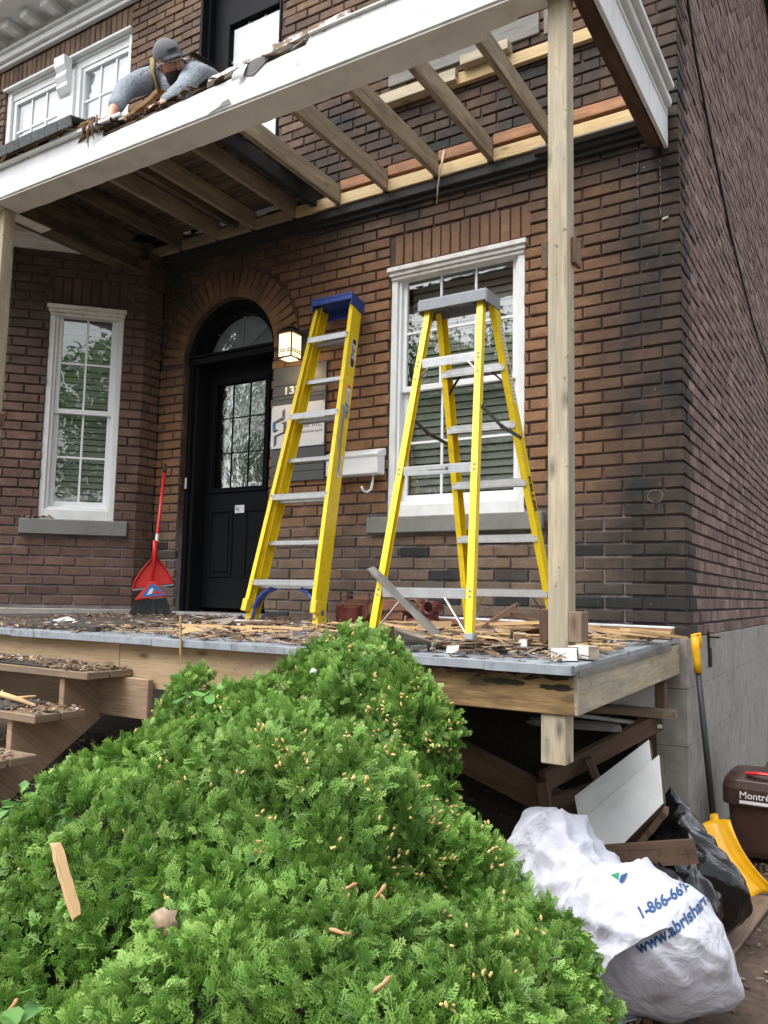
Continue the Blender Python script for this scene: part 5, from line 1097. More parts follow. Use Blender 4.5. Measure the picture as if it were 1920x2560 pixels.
mb = MB(); mb.bar((-1.62, -.20, .022), (-.02, -.24, .012), .05, .012); mb.build('painted_face', 'white_paint', wb, .003); mb = MB(); mb.bar((-1.62, -.205, -.012), (-.02, -.245, -.022), .045, .052); mb.build('rotten_side', 'red_wood', wb, .004)
mb = MB(); mb.bar((-.30, -.272, -.015), (-.03, -.275, -.025), .012, .04, jit=.003); mb.build('pale_end', 'split_wood', wb, .002)
PL = [((-.13, -.80, .012), (.06, -.42, -.03), .075, .014, 'split_wood', 'long pale split board pointing out past the porch corner'), 
      ((-.52, -.62, .01), (-.03, -.50, -.02), .07, .02, 'split_wood', 'pale split board lying right of the porch post'),
      ((-.98, -.75, .005), (-.30, -.95, .05), .06, .015, 'split_wood', 'pale splinter raised on the pile left of the post'),
      ((-.80, -.55, .06), (-.36, -.90, .0), .05, .018, 'split_dark', 'brown jagged splinter crossing the pile left of the post'),
      ((-.72, -.70, .12), (-.88, -.85, -.02), .045, .02, 'split_dark', 'upright broken stick behind the open ladder foot'),
      ((-1.45, -1.10, -.035), (-.55, -1.02, -.035), .07, .016, 'pine_new', 'pale strip lying flat under the open ladder'),
      ((-1.60, -.85, -.03), (-.70, -.78, -.03), .06, .018, 'split_wood', 'thin pale strip lying between the ladder legs'),
      ((-1.5, -.62, -.02), (-.6, -.55, -.02), .05, .02, 'post_wood', 'grey pale strip near the tool belt'),
      ((-.62, -1.18, -.045), (-.30, -1.12, -.045), .09, .02, 'grey_board', 'short grey board in front of the post pile'),
      ((-2.55, -1.35, -.045), (-2.05, -1.28, -.045), .05, .02, 'split_wood', 'pale wood strip on the floor left of the cedar shrub top'),
      ((-2.75, -.75, -.03), (-2.25, -.68, -.03), .04, .014, 'white_board_worn', 'white flaked strip beside the leaning ladder foot'),
      ((-2.45, -.95, -.03), (-2.15, -.80, -.02), .11, .012, 'split_dark', 'dark curved piece of bark by the leaning ladder foot'),
      ((-2.2, -1.15, -.04), (-1.75, -1.2, -.035), .035, .012, 'split_wood', 'narrow pale strip between the two ladders'),
      ((-2.52, -.50, -.01), (-2.25, -.42, .015), .05, .012, 'split_dark', 'brown slat leaning behind the leaning ladder foot')]
for i, (p, q, w_, h, m_, lb) in enumerate(PL): splitplank('broken_board', p, q, w_, h, m_, lb, 'wood scrap', 'broken boards on the porch floor', seed=i+11)
splitplank('wood_splinter', (-1.995, -1.875, .03), (-1.985, -1.87, -.17), .022, .006, 'split_wood', 'thin pale splinter hanging over the porch edge above the steps', 'wood scrap', seed=40, jag=.02)
mb = MB(); n = 10
vs = []
for i in range(n+1):
    t = i/n; x = -2.30+.22*t; hh = .05*sin(pi*t)**.8; vs += [(x, -1.62, dz(-1.6)), (x+.01, -1.60, dz(-1.6)+hh), (x+.02, -1.5, dz(-1.5)+hh*.5), (x, -1.46, dz(-1.5))]
mb.add(vs, [(i*4+k, i*4+4+k, i*4+5+k, i*4+1+k) for i in range(n) for k in range(3)]); tag(mb.build('bark_curl', 'split_wood'), 'humped pale curl of torn wood near the porch edge', 'wood scrap')
def blockthing(name, label, c, size, rz, mats, face=None):
    t = thing(name, label, 'wood scrap', c); e = Euler((0, random.uniform(-.05, .05), rz)).to_matrix(); mb = MB(); mb.obox(c, size, e, .004); mb.build('wood_block', mats[0], t, .002)
    if len(mats) > 1: mb = MB(); mb.obox(V(c)+e@V((0, -size[1]/2-.002, 0)), (size[0]*.96, .003, size[2]*.9), e, .003); mb.build('paint_face', mats[1], t)
blockthing('wood_offcut', 'short end-grain post offcut left of the porch post foot', (-.395, -1.48, -.035), (.05, .05, .085), .4, ['post_wood', 'split_dark'])
blockthing('wood_offcut', 'chunk with flaked white paint left of the porch post foot', (-.345, -1.53, -.045), (.04, .04, .065), -.3, ['split_dark', 'white_paint'])
blockthing('wood_offcut', 'white painted chunk on the corner of the porch right of the post', (-.12, -1.70, -.055), (.10, .04, .05), .2, ['split_dark', 'white_paint'])
blockthing('wood_offcut', 'tan wooden chunk with white end at the porch corner edge', (-.075, -1.60, -.05), (.11, .06, .05), -.5, ['post_wood', 'white_paint'])
rnd = random.Random(21)
def chips(name, n, reg, mats, L, label=None, zoff=.004, kindof='debris', pile=None):
    mb = MB(); x0, x1, y0, y1 = reg
    for i in range(n):
        x, y = rnd.uniform(x0, x1), rnd.uniform(y0, y1); l = rnd.uniform(*L)*(1 if rnd.random() < .8 else 2); w_ = l*rnd.uniform(.12, .6); h = rnd.uniform(.001, .006); a = rnd.gauss(0, .8)
        e = Euler((rnd.gauss(0, .22), rnd.gauss(0, .22), a)).to_matrix(); z = (dz(y) if name != 'x' else 0)+zoff+(rnd.random()*(pile(x, y) if pile else .004))+h
        loc = [(-l/2, -w_*.3, 0), (l*.2, -w_/2, 0), (l/2, w_*.1, 0), (-l*.1, w_/2, 0)]
        c_ = V((x, y, z)); mb.add([c_+e@V(p) for p in loc]+[c_+e@V((p[0], p[1], h)) for p in loc], [(0, 1, 2, 3), (7, 6, 5, 4), (0, 4, 5, 1), (1, 5, 6, 2), (2, 6, 7, 3), (3, 7, 4, 0)])
    o = mb.build(name, mats); tag(o, label, kindof, None, 'stuff'); return o
chips('wood_chips', 3600, (-4.3, -.05, -1.84, -.12), 'litter', (.012, .05), 'brown and pale wood chips scattered over the whole porch floor', pile=lambda x, y: .018)
chips('wood_chips', 500, (-1.3, -.3, -1.7, -.5), 'litter', (.05, .16), 'heaped splinters under and behind the open ladder', pile=lambda x, y: .04)
def long_splinters(name, n, reg, mat, L, label, piles):
    mb = MB(); x0, x1, y0, y1 = reg
    for i in range(n):
        l = rnd.uniform(*L); x, y = rnd.uniform(x0, x1), rnd.uniform(y0, y1); a = rnd.gauss(0, .35); w_ = rnd.uniform(.006, .022); h = rnd.uniform(.002, .008); e = Euler((rnd.gauss(0, .2), rnd.gauss(0, .08), a)).to_matrix(); c_ = V((x, y, dz(y)+.015+rnd.random()*piles))
        loc = [(-l/2, 0, 0), (-l*.3, -w_/2, 0), (l*.35, -w_*.4, 0), (l/2, w_*.1, 0), (l*.2, w_/2, 0), (-l*.4, w_*.4, 0)]
        mb.add([c_+e@V(p) for p in loc]+[c_+e@V((p[0], p[1], h)) for p in loc], [(0, 1, 2, 3, 4, 5), (11, 10, 9, 8, 7, 6)]+[(k, k+6, (k+1) % 6+6, (k+1) % 6) for k in range(6)])
    tag(mb.build(name, mat), label, 'debris', None, 'stuff')
long_splinters('pale_splinters', 70, (-1.5, -.25, -1.5, -.35), 'split_wood', (.10, .42), 'long pale splinters strewn under the open ladder', .05)
long_splinters('pale_splinters', 34, (-2.9, -1.5, -1.7, -.5), 'split_wood', (.08, .3), 'long pale splinters strewn round the leaning ladder', .02)
long_splinters('pale_splinters', 26, (-.3, -.05, -1.4, -.3), 'split_wood', (.08, .2), 'pale splinters lying right of the porch post', .02)
chips('wood_chips', 160, (-2.7, -1.3, -1.75, -.5), 'litter', (.05, .14), 'long splinters between the two ladders', pile=lambda x, y: .02)
mb = MB()
for i in range(42):
    x, y = rnd.uniform(-1.25, -.1), rnd.uniform(-1.75, -1.2); l = rnd.uniform(.015, .06); e = Euler((rnd.gauss(0, .5), rnd.gauss(0, .5), rnd.uniform(0, 6))).to_matrix(); mb.obox((x, y, dz(y)+.02), (l, l*.6, .004), e, .003)
for i in range(10):
    x, y = rnd.uniform(-4.2, -2.2), rnd.uniform(-1.7, -.3); l = rnd.uniform(.02, .05); e = Euler((rnd.gauss(0, .3), rnd.gauss(0, .3), rnd.uniform(0, 6))).to_matrix(); mb.obox((x, y, dz(y)+.02), (l, l*.6, .004), e, .003)
o = mb.build('paint_flakes', 'white_paint'); tag(o, 'white paint flakes scattered among the splinters by the ladder foot', 'debris', None, 'stuff')
mb = MB(); mb.add([(-3.62, -1.40, -.05), (-3.5, -1.44, -.052), (-3.44, -1.36, -.045), (-3.56, -1.33, -.025)], [(0, 1, 2, 3), (0, 3, 1)]); tag(mb.build('white_scrap', 'white_paint'), 'crumpled white scrap on the mat below the left window', 'scrap')
def step_chips(z, y0, y1, x0, x1, n):
    mb = MB()
    for i in range(n):
        x, y = rnd.uniform(x0, x1), rnd.uniform(y0, y1); l = rnd.uniform(.008, .045); w_ = l*rnd.uniform(.15, .6); e = Euler((rnd.gauss(0, .25), rnd.gauss(0, .25), rnd.uniform(0, 6))).to_matrix(); mb.obox((x, y, z+.004+rnd.random()*.01), (l, w_, .002), e)
    return mb
mb = step_chips(-.25, -2.08, -1.83, -2.75, -2.4, 380); m2 = step_chips(-.238, -2.06, -1.84, -4.1, -2.7, 500); m3 = step_chips(-.425, -2.34, -2.1, -3.4, -2.4, 420); m4 = step_chips(-.60, -2.60, -2.38, -3.4, -2.4, 320)
for k in (m2, m3, m4): mb.add(k.v, k.f, k.uv)
tag(mb.build('step_litter', 'litter'), 'wood crumbs and bark littering the wooden step treads', 'debris', None, 'stuff')
mb = MB(); mb.tube([(-3.02, -2.17, -.40), (-2.9, -2.20, -.385), (-2.75, -2.22, -.392), (-2.55, -2.25, -.405)], [.006, .016, .014, .008], 7); mb.tube([(-2.9, -2.20, -.385), (-2.98, -2.14, -.375)], [.01, .004], 6); mb.tube([(-2.75, -2.22, -.39), (-2.62, -2.2, -.37)], [.01, .005], 6)
tag(mb.build('broken_stick', 'split_wood', smooth=True), 'peeling broken stick lying on the second wooden step', 'stick')
mb = MB()
for i in range(26):
    u = rnd.uniform(.20, .42); l = rnd.uniform(.02, .06); e = Euler((rnd.gauss(0, .4), rnd.gauss(0, .4), rnd.uniform(0, 6))).to_matrix(); mb.obox(Vx if 0 else (A1+BU*u+V((c45, -c45, 0))*rnd.uniform(.0, .035)+V((0, 0, .708+rnd.random()*.02))), (l, l*.3, .003), e)
o = mb.build('sill_litter', 'split_dark'); tag(o, 'dead brown twigs lying on the sill of the left window', 'debris', None, 'stuff')
mb = MB(); mb.tube([(-1.50, -.11, 3.14), (-1.48, -.15, 3.15), (-1.50, -.17, 3.0), (-1.515, -.17, 2.9), (-1.525, -.165, 2.78)], [.008, .01, .006, .005, .004], 6); tag(mb.build('frayed_rope', 'dead_leaf', smooth=True), 'frayed pale strand hanging from the joists above the window', 'rope')
# ------------------------------------------------------------------ worker
pw = thing('person', 'bearded worker in grey sweater, cap and suspenders bending over the porch roof edge', 'person', (-3.1, -.8, 3.2))
def skin_obj(name, joints, edges, mat, parent, sub=2, root=0):
    me = bpy.data.meshes.new(name); off = wl_of(parent); me.from_pydata([tuple(V(j[0])-off) for j in joints], edges, []); o = bpy.data.objects.new(name, me); link(o, parent)
    m = o.modifiers.new('skin', 'SKIN'); sv = me.skin_vertices[0].data
    for i, j in enumerate(joints):
        r = j[1]; sv[i].radius = (r, r) if not hasattr(r, '__len__') else r; sv[i].use_root = (i == root)
    m.use_smooth_shade = True; s = o.modifiers.new('sub', 'SUBSURF'); s.levels = sub; s.render_levels = sub; me.materials.append(MAT[mat]); return o
hc = V((-3.087, -1.13, 3.745))       # head centre; face looks down and towards the street
# body: hips, spine, neck, head, arms to hands, legs
J = [((-3.10, -.42, 3.62), .13), ((-3.13, -.60, 3.70), .13), ((-3.18, -.80, 3.77), (.17, .12)), ((-3.17, -.92, 3.79), (.11, .09)), ((-3.14, -.99, 3.78), .055), ((-3.11, -1.05, 3.76), .07),
     ((-3.09, -1.10, 3.74), .085), ((-3.087, -1.14, 3.70), .06),
     ((-3.41, -.97, 3.86), .065), ((-3.37, -1.26, 3.58), .045), ((-3.24, -1.46, 3.26), .034), ((-3.19, -1.51, 3.15), .030),
     ((-2.99, -.98, 3.72), .065), ((-2.89, -1.18, 3.46), .045), ((-2.90, -1.36, 3.24), .034), ((-2.91, -1.45, 3.16), .030),
     ((-3.20, -.40, 3.50), .10), ((-3.22, -.62, 3.28), .075), ((-3.22, -.25, 3.25), .05), ((-3.00, -.40, 3.50), .10), ((-2.98, -.62, 3.28), .075), ((-2.98, -.25, 3.25), .05)]
Ed = [(0, 1), (1, 2), (2, 3), (3, 4), (4, 5), (5, 6), (6, 7), (2, 8), (8, 9), (9, 10), (10, 11), (2, 12), (12, 13), (13, 14), (14, 15), (0, 16), (16, 17), (17, 18), (0, 19), (19, 20), (20, 21)]
skin_obj('body', J, Ed, 'skin', pw)
skin_obj('sweater', [((-3.10, -.46, 3.62), .16), ((-3.13, -.62, 3.70), .17), ((-3.18, -.80, 3.77), (.21, .17)), ((-3.18, -.93, 3.79), (.17, .14)), ((-3.15, -.99, 3.79), .085),
     ((-3.40, -.97, 3.85), .108), ((-3.375, -1.26, 3.58), .072), ((-3.245, -1.445, 3.285), .054), ((-3.0, -.98, 3.72), .10), ((-2.885, -1.18, 3.46), .070), ((-2.90, -1.34, 3.26), .052), ((-3.20, -1.00, 3.60), (.18, .12)), ((-3.17, -.98, 3.42), (.17, .12))],
     [(0, 1), (1, 2), (2, 3), (3, 4), (2, 5), (5, 6), (6, 7), (2, 8), (8, 9), (9, 10), (2, 11), (11, 12)], 'knit', pw)
skin_obj('trousers', [((-3.10, -.43, 3.62), .15), ((-3.20, -.42, 3.48), .12), ((-3.22, -.63, 3.28), .09), ((-3.22, -.24, 3.25), .065), ((-3.00, -.42, 3.48), .12), ((-2.98, -.63, 3.28), .09), ((-2.98, -.24, 3.25), .065)], [(0, 1), (1, 2), (2, 3), (0, 4), (4, 5), (5, 6)], 'trousers', pw)
for hx, hy, hz, s in ((-3.19, -1.51, 3.15, -1), (-2.91, -1.45, 3.16, 1)):     # gloved-open hands on the wood
    for k in range(4):
        a = (k-1.5)*.022; skin_obj('finger', [((hx+a*.8, hy, hz), .010), ((hx+a, hy-.045, hz-.008), .009), ((hx+a*1.1, hy-.075, hz-.028), .008)], [(0, 1), (1, 2)], 'skin', pw, 1)
    skin_obj('thumb', [((hx-s*.03, hy+.02, hz), .011), ((hx-s*.055, hy-.015, hz-.012), .009), ((hx-s*.055, hy-.04, hz-.02), .008)], [(0, 1), (1, 2)], 'skin', pw, 1)
# head frame: 'up' of the skull and 'face' direction
hu = (U2*.80-F*.50-R2*.22).normalized(); hf = (-U2*.62-F*.60+R2*.62); hf = (hf-hu*hf.dot(hu)).normalized(); hr = hf.cross(hu)
HM = M((hr, hf, hu)).transposed()
def ell(name, mat, c, r, cut=None, parent=pw, squash=None, seg=24):
    bm = bmesh.new(); bmesh.ops.create_uvsphere(bm, u_segments=seg, v_segments=seg*2//3, radius=1)
    for v in bm.verts:
        p = V((v.co.x*r[0], v.co.y*r[1], v.co.z*r[2]));
        if squash: p = squash(p)
        v.co = p
    if cut is not None: bmesh.ops.delete(bm, geom=[v for v in bm.verts if cut(v.co)], context='VERTS')
    off = wl_of(parent)
    for v in bm.verts: v.co = hc+HM@(V(c)+v.co)-off
    me = bpy.data.meshes.new(name); bm.to_mesh(me); bm.free(); me.materials.append(MAT[mat]); me.polygons.foreach_set('use_smooth', [True]*len(me.polygons)); o = link(bpy.data.objects.new(name, me), parent); return o
ell('face', 'skin', (0, 0, 0), (.078, .098, .118)); ell('nose', 'skin', (0, .10, -.025), (.014, .024, .028))
for s in (-1, 1): ell('ear', 'skin', (s*.082, -.005, -.01), (.012, .02, .032)); ell('ear_plug', 'print_black', (s*.094, -.002, -.012), (.008, .012, .012))
for s in (-1, 1): ell('eye', 'print_black', (s*.032, .088, .005), (.012, .008, .006))
ell('mouth', 'leather_red', (0, .102, -.07), (.026, .008, .006))
ell('beard', 'beard', (0, .035, -.085), (.072, .082, .085), squash=lambda p: V((p.x*(1+.25*(p.z < 0)*0), p.y, p.z+.012*noise.noise(p*60))), cut=lambda p: p.z > .045 and p.y > .03)
ell('cap', 'cap_grey', (0, -.008, .045), (.098, .118, .108), cut=lambda p: p.z < -.012)
ell('cap_button', 'cap_grey', (0, -.008, .153), (.008, .008, .004))
mb = MB(); n = 12; vs = []
for i in range(n+1):
    t = -1+2*i/n; x = t*.082; y0 = .105*math.sqrt(max(0, 1-(t*.82)**2)); 
    for k in range(4): kk = k/3; vs.append(hc+HM@V((x*(1-.12*kk), y0+kk*.085*math.sqrt(max(0, 1-t*t*.85)), .052-.026*kk-.016*t*t)))
mb.add(vs, [(i*4+k, i*4+k+1, i*4+5+k, i*4+4+k) for i in range(n) for k in range(3)]); o = mb.build('cap_visor', 'strap_dark', pw, smooth=True); o.data.materials[0] = MAT['trousers']; s_ = o.modifiers.new('s', 'SOLIDIFY'); s_.thickness = .004
text('cap_lettering', 'STIHL', 'print_black', hc+HM@V((.036, .112, .066)), tuple(-HM@V((1, 0, 0))), tuple(HM@V((0, -.35, 1))), .026, pw, .004, bold=.0008, sx=1.2) if 0 else text('cap_lettering', 'STIHL', 'print_black', hc+HM@V((-.036, .113, .064)), tuple(HM@V((1, 0, 0))), tuple(HM@V((0, -.35, 1))), .026, pw, .004, bold=.0008, sx=1.2)
mb = MB(); mb.tube([hc+HM@V((s*.085*cos(t), .0+.105*sin(t), .01)) for s, t in ((-1, 0), (-1, .5), (-1, 1.0), (-1, 1.4), (1, 1.4), (1, 1.0), (1, .5), (1, 0))], .004, 6); mb.build('glasses', 'white_vinyl', pw)
for s in (-1, 1):
    x = -3.18+s*.145; m_ = 'suspender'; zo = -s*.045-.02
    for dx, mt, w_ in ((0, 'strap_dark', .062), (0, 'suspender', .042)):
        mb = MB(); pts = [(x, -.70, 3.95+zo), (x, -.86, 3.975+zo), (x-s*.004, -1.0, 3.95+zo), (x-s*.01, -1.09, 3.86+zo), (x-s*.015, -1.09, 3.74+zo), (x-s*.012, -1.02, 3.60+zo), (x-s*.01, -.88, 3.5+zo)]
        vs = []
        for i, p in enumerate(pts): 
            o_ = V((0, -.004 if mt == 'suspender' else 0, .004 if mt == 'suspender' else 0)); vs += [V(p)+o_-V((w_/2, 0, 0)), V(p)+o_+V((w_/2, 0, 0))]
        mb.add(vs, [(i*2, i*2+1, i*2+3, i*2+2) for i in range(len(pts)-1)]); o = mb.build('suspender', mt, pw, smooth=True); s_ = o.modifiers.new('s', 'SOLIDIFY'); s_.thickness = .004
# ------------------------------------------------------------------ things right of and under the porch
def leaning_panel(name, label, corners, th, m_face, m_back, cat='board'):
    """a panel given by four face corners"""
    P = [V(p) for p in corners]; nrm = (P[1]-P[0]).cross(P[3]-P[0]).normalized(); t = thing(name, label, cat, tuple(sum(P, V())/4))
    def sl(a, b, nm, mt):
        mb = MB(); L = (P[1]-P[0]).length; W_ = (P[3]-P[0]).length; u4 = [(0, 0), (L, 0), (L, W_), (0, W_)]
        mb.add([p+nrm*a for p in P]+[p+nrm*b for p in P], [(0, 1, 2, 3), (7, 6, 5, 4), (0, 4, 5, 1), (1, 5, 6, 2), (2, 6, 7, 3), (3, 7, 4, 0)], [u4, u4[::-1]]+[[(0, 0), (0, .02), (L, .02), (L, 0)]]*4); return mb.build(nm, mt, t, .002)
    sl(0, .003, 'painted_face', m_face); sl(-th, -.0005, 'board_back', m_back); return t
def pix(x, y, yy):      # helper used while laying out: point on plane y = yy
    pass
leaning_panel('white_panel', 'larger pale painted panel in front leaning on the rubbish bag', [(-.262, -1.15, -.98), (-.10, -1.15, -1.02), (-.03, -1.15, -.88), (-.24, -1.15, -.835)], .02, 'white_paint', 'brown_board') if 0 else None
leaning_panel('pale_board', 'front pale painted panel with dirty upper edge leaning over the white bag', [(-.19, -1.12, -1.04), (.105, -1.10, -.70), (.065, -.99, -.52), (-.275, -1.02, -.85)], .022, 'white_board_clean' if 'white_board_clean' in MAT else 'white_paint', 'brown_board')
leaning_panel('pale_board', 'rear pale painted panel showing above the front one', [(-.285, -1.0, -.90), (.03, -.97, -.57), (.00, -.90, -.475), (-.335, -.94, -.765)], .022, 'white_paint', 'brown_board')
splitplank('bark_board', (-.14, -1.36, -.90), (.27, -1.30, -.815), .03, .09, 'brown_board', 'broken brown board lying across the white bag and black bag', seed=61)
splitplank('under_board', (-.05, -1.0, -.93), (.075, -.92, -.76), .06, .03, 'split_dark', 'rough brown plank behind the front pale panel', seed=62)
mb = MB(); mb.bar((-1.10, -1.12, -.52), (-.33, -.80, -.90), .03, .15, (0, -.3, 1)); mb.build('plank', 'brown_board'); tag(bpy.data.objects['plank'], 'wide dark plank sloping down under the porch behind the shrub', 'board')
ch = thing('old_frame', 'dark brown wooden frame propped under the porch corner', 'frame', (-.2, -.8, -.7))
mb = MB(); mb.bar((-.46, -1.02, -.70), (-.09, -.30, -.47), .05, .09); mb.build('top_rail', 'brown_board', ch, .005); mb = MB(); mb.bar((-.30, -.85, -.60), (-.20, -.80, -.86), .06, .04); mb.build('upright', 'brown_board', ch, .004); mb = MB(); mb.bar((-.46, -1.02, -.70), (-.42, -1.02, -.95), .05, .05); mb.build('upright', 'brown_board', ch, .004)
mb = MB(); mb.bar((-.44, -1.0, -.80), (-.12, -.45, -.72), .05, .06); mb.build('lower_rail', 'brown_board', ch, .004)
splitplank('weathered_plank', (-.55, -.42, -.42), (-.005, -.30, -.43), .15, .035, 'tread_wood', 'weathered plank poking out under the porch side beside the concrete', seed=63, jag=.015)
t = thing('white_casing', 'white painted casing board tucked under the porch side by the concrete', 'board', (-.25, -.25, -.35))
one('painted_face', 'white_old', t, .003, a=(-.62, -.225, -.43), b=(-.125, -.20, -.275)); one('rotten_end', 'split_dark', t, .006, a=(-.123, -.235, -.43), b=(-.07, -.19, -.285))
t = thing('white_strip', 'white painted strip below the weathered plank under the porch', 'board', (-.3, -.35, -.47)); mb = MB(); mb.bar((-.60, -.45, -.455), (-.07, -.32, -.495), .05, .02); mb.build('painted_strip', 'white_old', t, .003)
splitplank('dark_plank', (-.62, -.75, -.47), (-.22, -.55, -.49), .12, .03, 'grey_board', 'grey dark plank end under the porch beside the frame', seed=64)
# plywood on the ground
mb = MB(); mb.obox((.13, -.95, -1.285), (.46, 1.5, .018), Euler((0, 0, -.10)).to_matrix()); tag(mb.build('plywood_sheet', 'plywood', None, .003), 'damp brown plywood sheet on the soil beneath the bags', 'board')
# bags: closed cloth surfaces along a spine
def bag(name, spine, mat, label, cat, seed, amp, ridge, flat=.85, n=72, rings=64, floor=-1.28, fs=5., squish=None):
    spine = [(V(p), r) for p, r in spine]; rnd = random.Random(seed)
    def S(t):
        k = t*(len(spine)-1); i = min(int(k), len(spine)-2); f = k-i; f = f*f*(3-2*f); return spine[i][0].lerp(spine[i+1][0], f), spine[i][1]*(1-f)+spine[i+1][1]*f
    CR = [(V((rnd.gauss(0, 1), rnd.gauss(0, 1), rnd.gauss(0, 1))).normalized(), rnd.uniform(3, 5.5) if k_ < 4 else rnd.uniform(9, 17), rnd.random()) for k_ in range(9)]
    vs = []; 
    for i in range(rings+1):
        t = i/rings; c, r = S(t); c2, _ = S(min(1, t+.02)); c1, _ = S(max(0, t-.02)); d = (c2-c1).normalized()
        a = d.cross(V((0, 1, 0))).normalized(); b = d.cross(a)
        e = min(1, math.sqrt(max(0, 1-(1-min(t, 1-t)*2/.36)**2)) if min(t, 1-t)*2 < .36 else 1)
        for k in range(n):
            th = 2*pi*k/n; rr = r*e*(1+.06*cos(3*th+seed)); p = c+(a*cos(th)+b*sin(th)*flat)*rr
            q = p*fs+V((seed, 0, 0)); w1 = noise.noise(q+V((0, 0, 4)))
            fold = f2 = 0.
            for ci, (cn, cf, ph) in enumerate(CR):
                t_ = (p.dot(cn)*cf+ph+.55*w1+.35*noise.noise(p*2.3+V((ci*7, 0, 0)))) % 1.; tri = abs(t_-.5)*2; am = max(0, noise.noise(p*2.8+V((0, ci*9, 3)))+.28)
                if ci < 4: fold += tri**1.6*am*.9
                else: f2 += tri**1.4*am*.8
            nr = (p-c).normalized() if (p-c).length > 1e-5 else d
            p = p+nr*(amp*(w1*.9)+ridge*(fold-.45)+ridge*.45*(f2-.4))*e
            p.z = max(p.z, floor+.004*noise.noise(p*9)); vs.append(p)
    fs_ = [(i*n+k, i*n+(k+1) % n, (i+1)*n+(k+1) % n, (i+1)*n+k) for i in range(rings) for k in range(n)]
    mb = MB(); mb.add(vs, fs_+[tuple(range(n))[::-1], tuple(rings*n+k for k in range(n))]); o = mb.build(name, mat, None, smooth=True); tag(o, label, cat); return o
t_ = thing('white_debris_bag', 'big white woven debris bag with blue phone number printed on it', 'bag', (.05, -1.7, -1.28))
wbag = bag('bag_cloth', [((-.365, -1.47, -.72), .055), ((-.31, -1.50, -.80), .14), ((-.17, -1.56, -.94), .18), ((.01, -1.66, -1.055), .245), ((.15, -1.74, -1.05), .29), ((.23, -1.80, -1.11), .27), ((.25, -1.86, -1.15), .19)], 'white_poly', None, None, 3, .030, .055, .82, 190, 160, -1.285, 3.6)
del_l = [k for k in ('label', 'category') if k in wbag]
for k in del_l: del wbag[k]
wbag.parent = t_; wbag.location = -V(t_.location)
bvh = BVHTree.FromPolygons([tuple(v.co) for v in wbag.data.vertices], [tuple(p.vertices) for p in wbag.data.polygons])
def print_on(name, s, mat, c, xd, ud, size, view, parent, warp=None, sx=1., bold=0):
    """letters laid on the cloth by dropping each vertex along the printing direction"""
    o = text(name, s, mat, (0, 0, 0), (1, 0, 0), (0, 1, 0), size, None, 0, 'LEFT', bold=bold, sx=sx)
    bm = bmesh.new(); bm.from_mesh(o.data); bmesh.ops.triangulate(bm, faces=bm.faces); bmesh.ops.subdivide_edges(bm, edges=[e for e in bm.edges if e.calc_length() > .012], cuts=2); bmesh.ops.triangulate(bm, faces=bm.faces)
    c, xd, ud, view = V(c), V(xd).normalized(), V(ud).normalized(), V(view).normalized(); bad = []
    for v in bm.verts:
        x, y = v.co.x, v.co.y
        if warp: x, y = warp(x, y)
        p = c+xd*x+ud*y; h, nn, _, _ = bvh.ray_cast(p-view*1.5, view)
        if h is None: bad.append(v)
        else: v.co = h-view*.003
    bmesh.ops.delete(bm, geom=bad, context='VERTS'); bm.to_mesh(o.data); bm.free(); o.parent = parent; o.location = -V(parent.location); return o
pv = V((-.62, .74, -.30)).normalized(); pxx = pv.cross(V((0, 0, 1))).normalized(); pup = pxx.cross(pv)
TL1 = V((.015, -1.80, -1.0))
def rotv(a): return pxx*cos(a)+pup*sin(a), -pxx*sin(a)+pup*cos(a)
# slivers: black bag
bb = bag('black_refuse_bag', [((.028, -.60, -.73), .012), ((.04, -.64, -.85), .085), ((.10, -.80, -1.0), .175), ((.165, -.95, -1.08), .225), ((.215, -1.02, -1.13), .225), ((.24, -1.08, -1.18), .14)], 'black_poly_bag', 'shiny black refuse bag slumped beside the concrete wall', 'bag', 8, .02, .035, .9, 96, 84, -1.284, 5.5)
b2 = bag('black_refuse_bag', [((.02, -1.28, -.86), .05), ((.07, -1.27, -.93), .11), ((.16, -1.25, -1.0), .14), ((.24, -1.22, -1.08), .14), ((.28, -1.2, -1.15), .08)], 'black_poly_bag', 'crumpled glossy black bag lying between white bag and yellow shovel', 'bag', 15, .02, .035, .9, 90, 70, -1.284, 9.)
mb = MB(); mb.tube([(.10, -1.40, -.845), (.155, -1.50, -.96), (.19, -1.56, -1.05)], [.003, .006, .004], 6); tag(mb.build('thin_stick', 'split_wood'), 'thin pale stick lying on the black bag', 'stick')
# snow shovel against the wall
sv = thing('snow_shovel', 'snow shovel with yellow blade and grip leaning on the foundation corner', 'shovel', (.2, -.3, -1.28))
s0, s1 = V((.055, -.085, -.035)), V((.128, -.04, -1.03))
g = s0.lerp(s1, .19)
mb = MB(); mb.tube([g, s1], .0165, 12); mb.build('shaft', 'shovel_shaft', sv, smooth=True)
mb = MB(); mb.tube([s0+V((0, 0, .002)), s0.lerp(g, .35), s0.lerp(g, .7), g+V((0, 0, -.005))], [.021, .023, .0195, .022], 12); mb.build('grip', 'shovel_yellow', sv, smooth=True); mb = MB(); mb.tube([s0+V((-.012, -.012, .0)), s0+V((.02, .012, .016)), s0+V((.025, .01, -.06))], .013, 8); mb.build('grip_loop', 'shovel_yellow', sv, smooth=True)
mb = MB(); nu, nv = 14, 10; vs = []
top = s1+V((.0, -.012, .06)); ax = V((.085, -.21, -.46)); 
ld = V((.235, -.055, -.215)).normalized(); 
c0 = V((.135, -.055, -1.0)); cA = V((.095, -.20, -1.0)); 
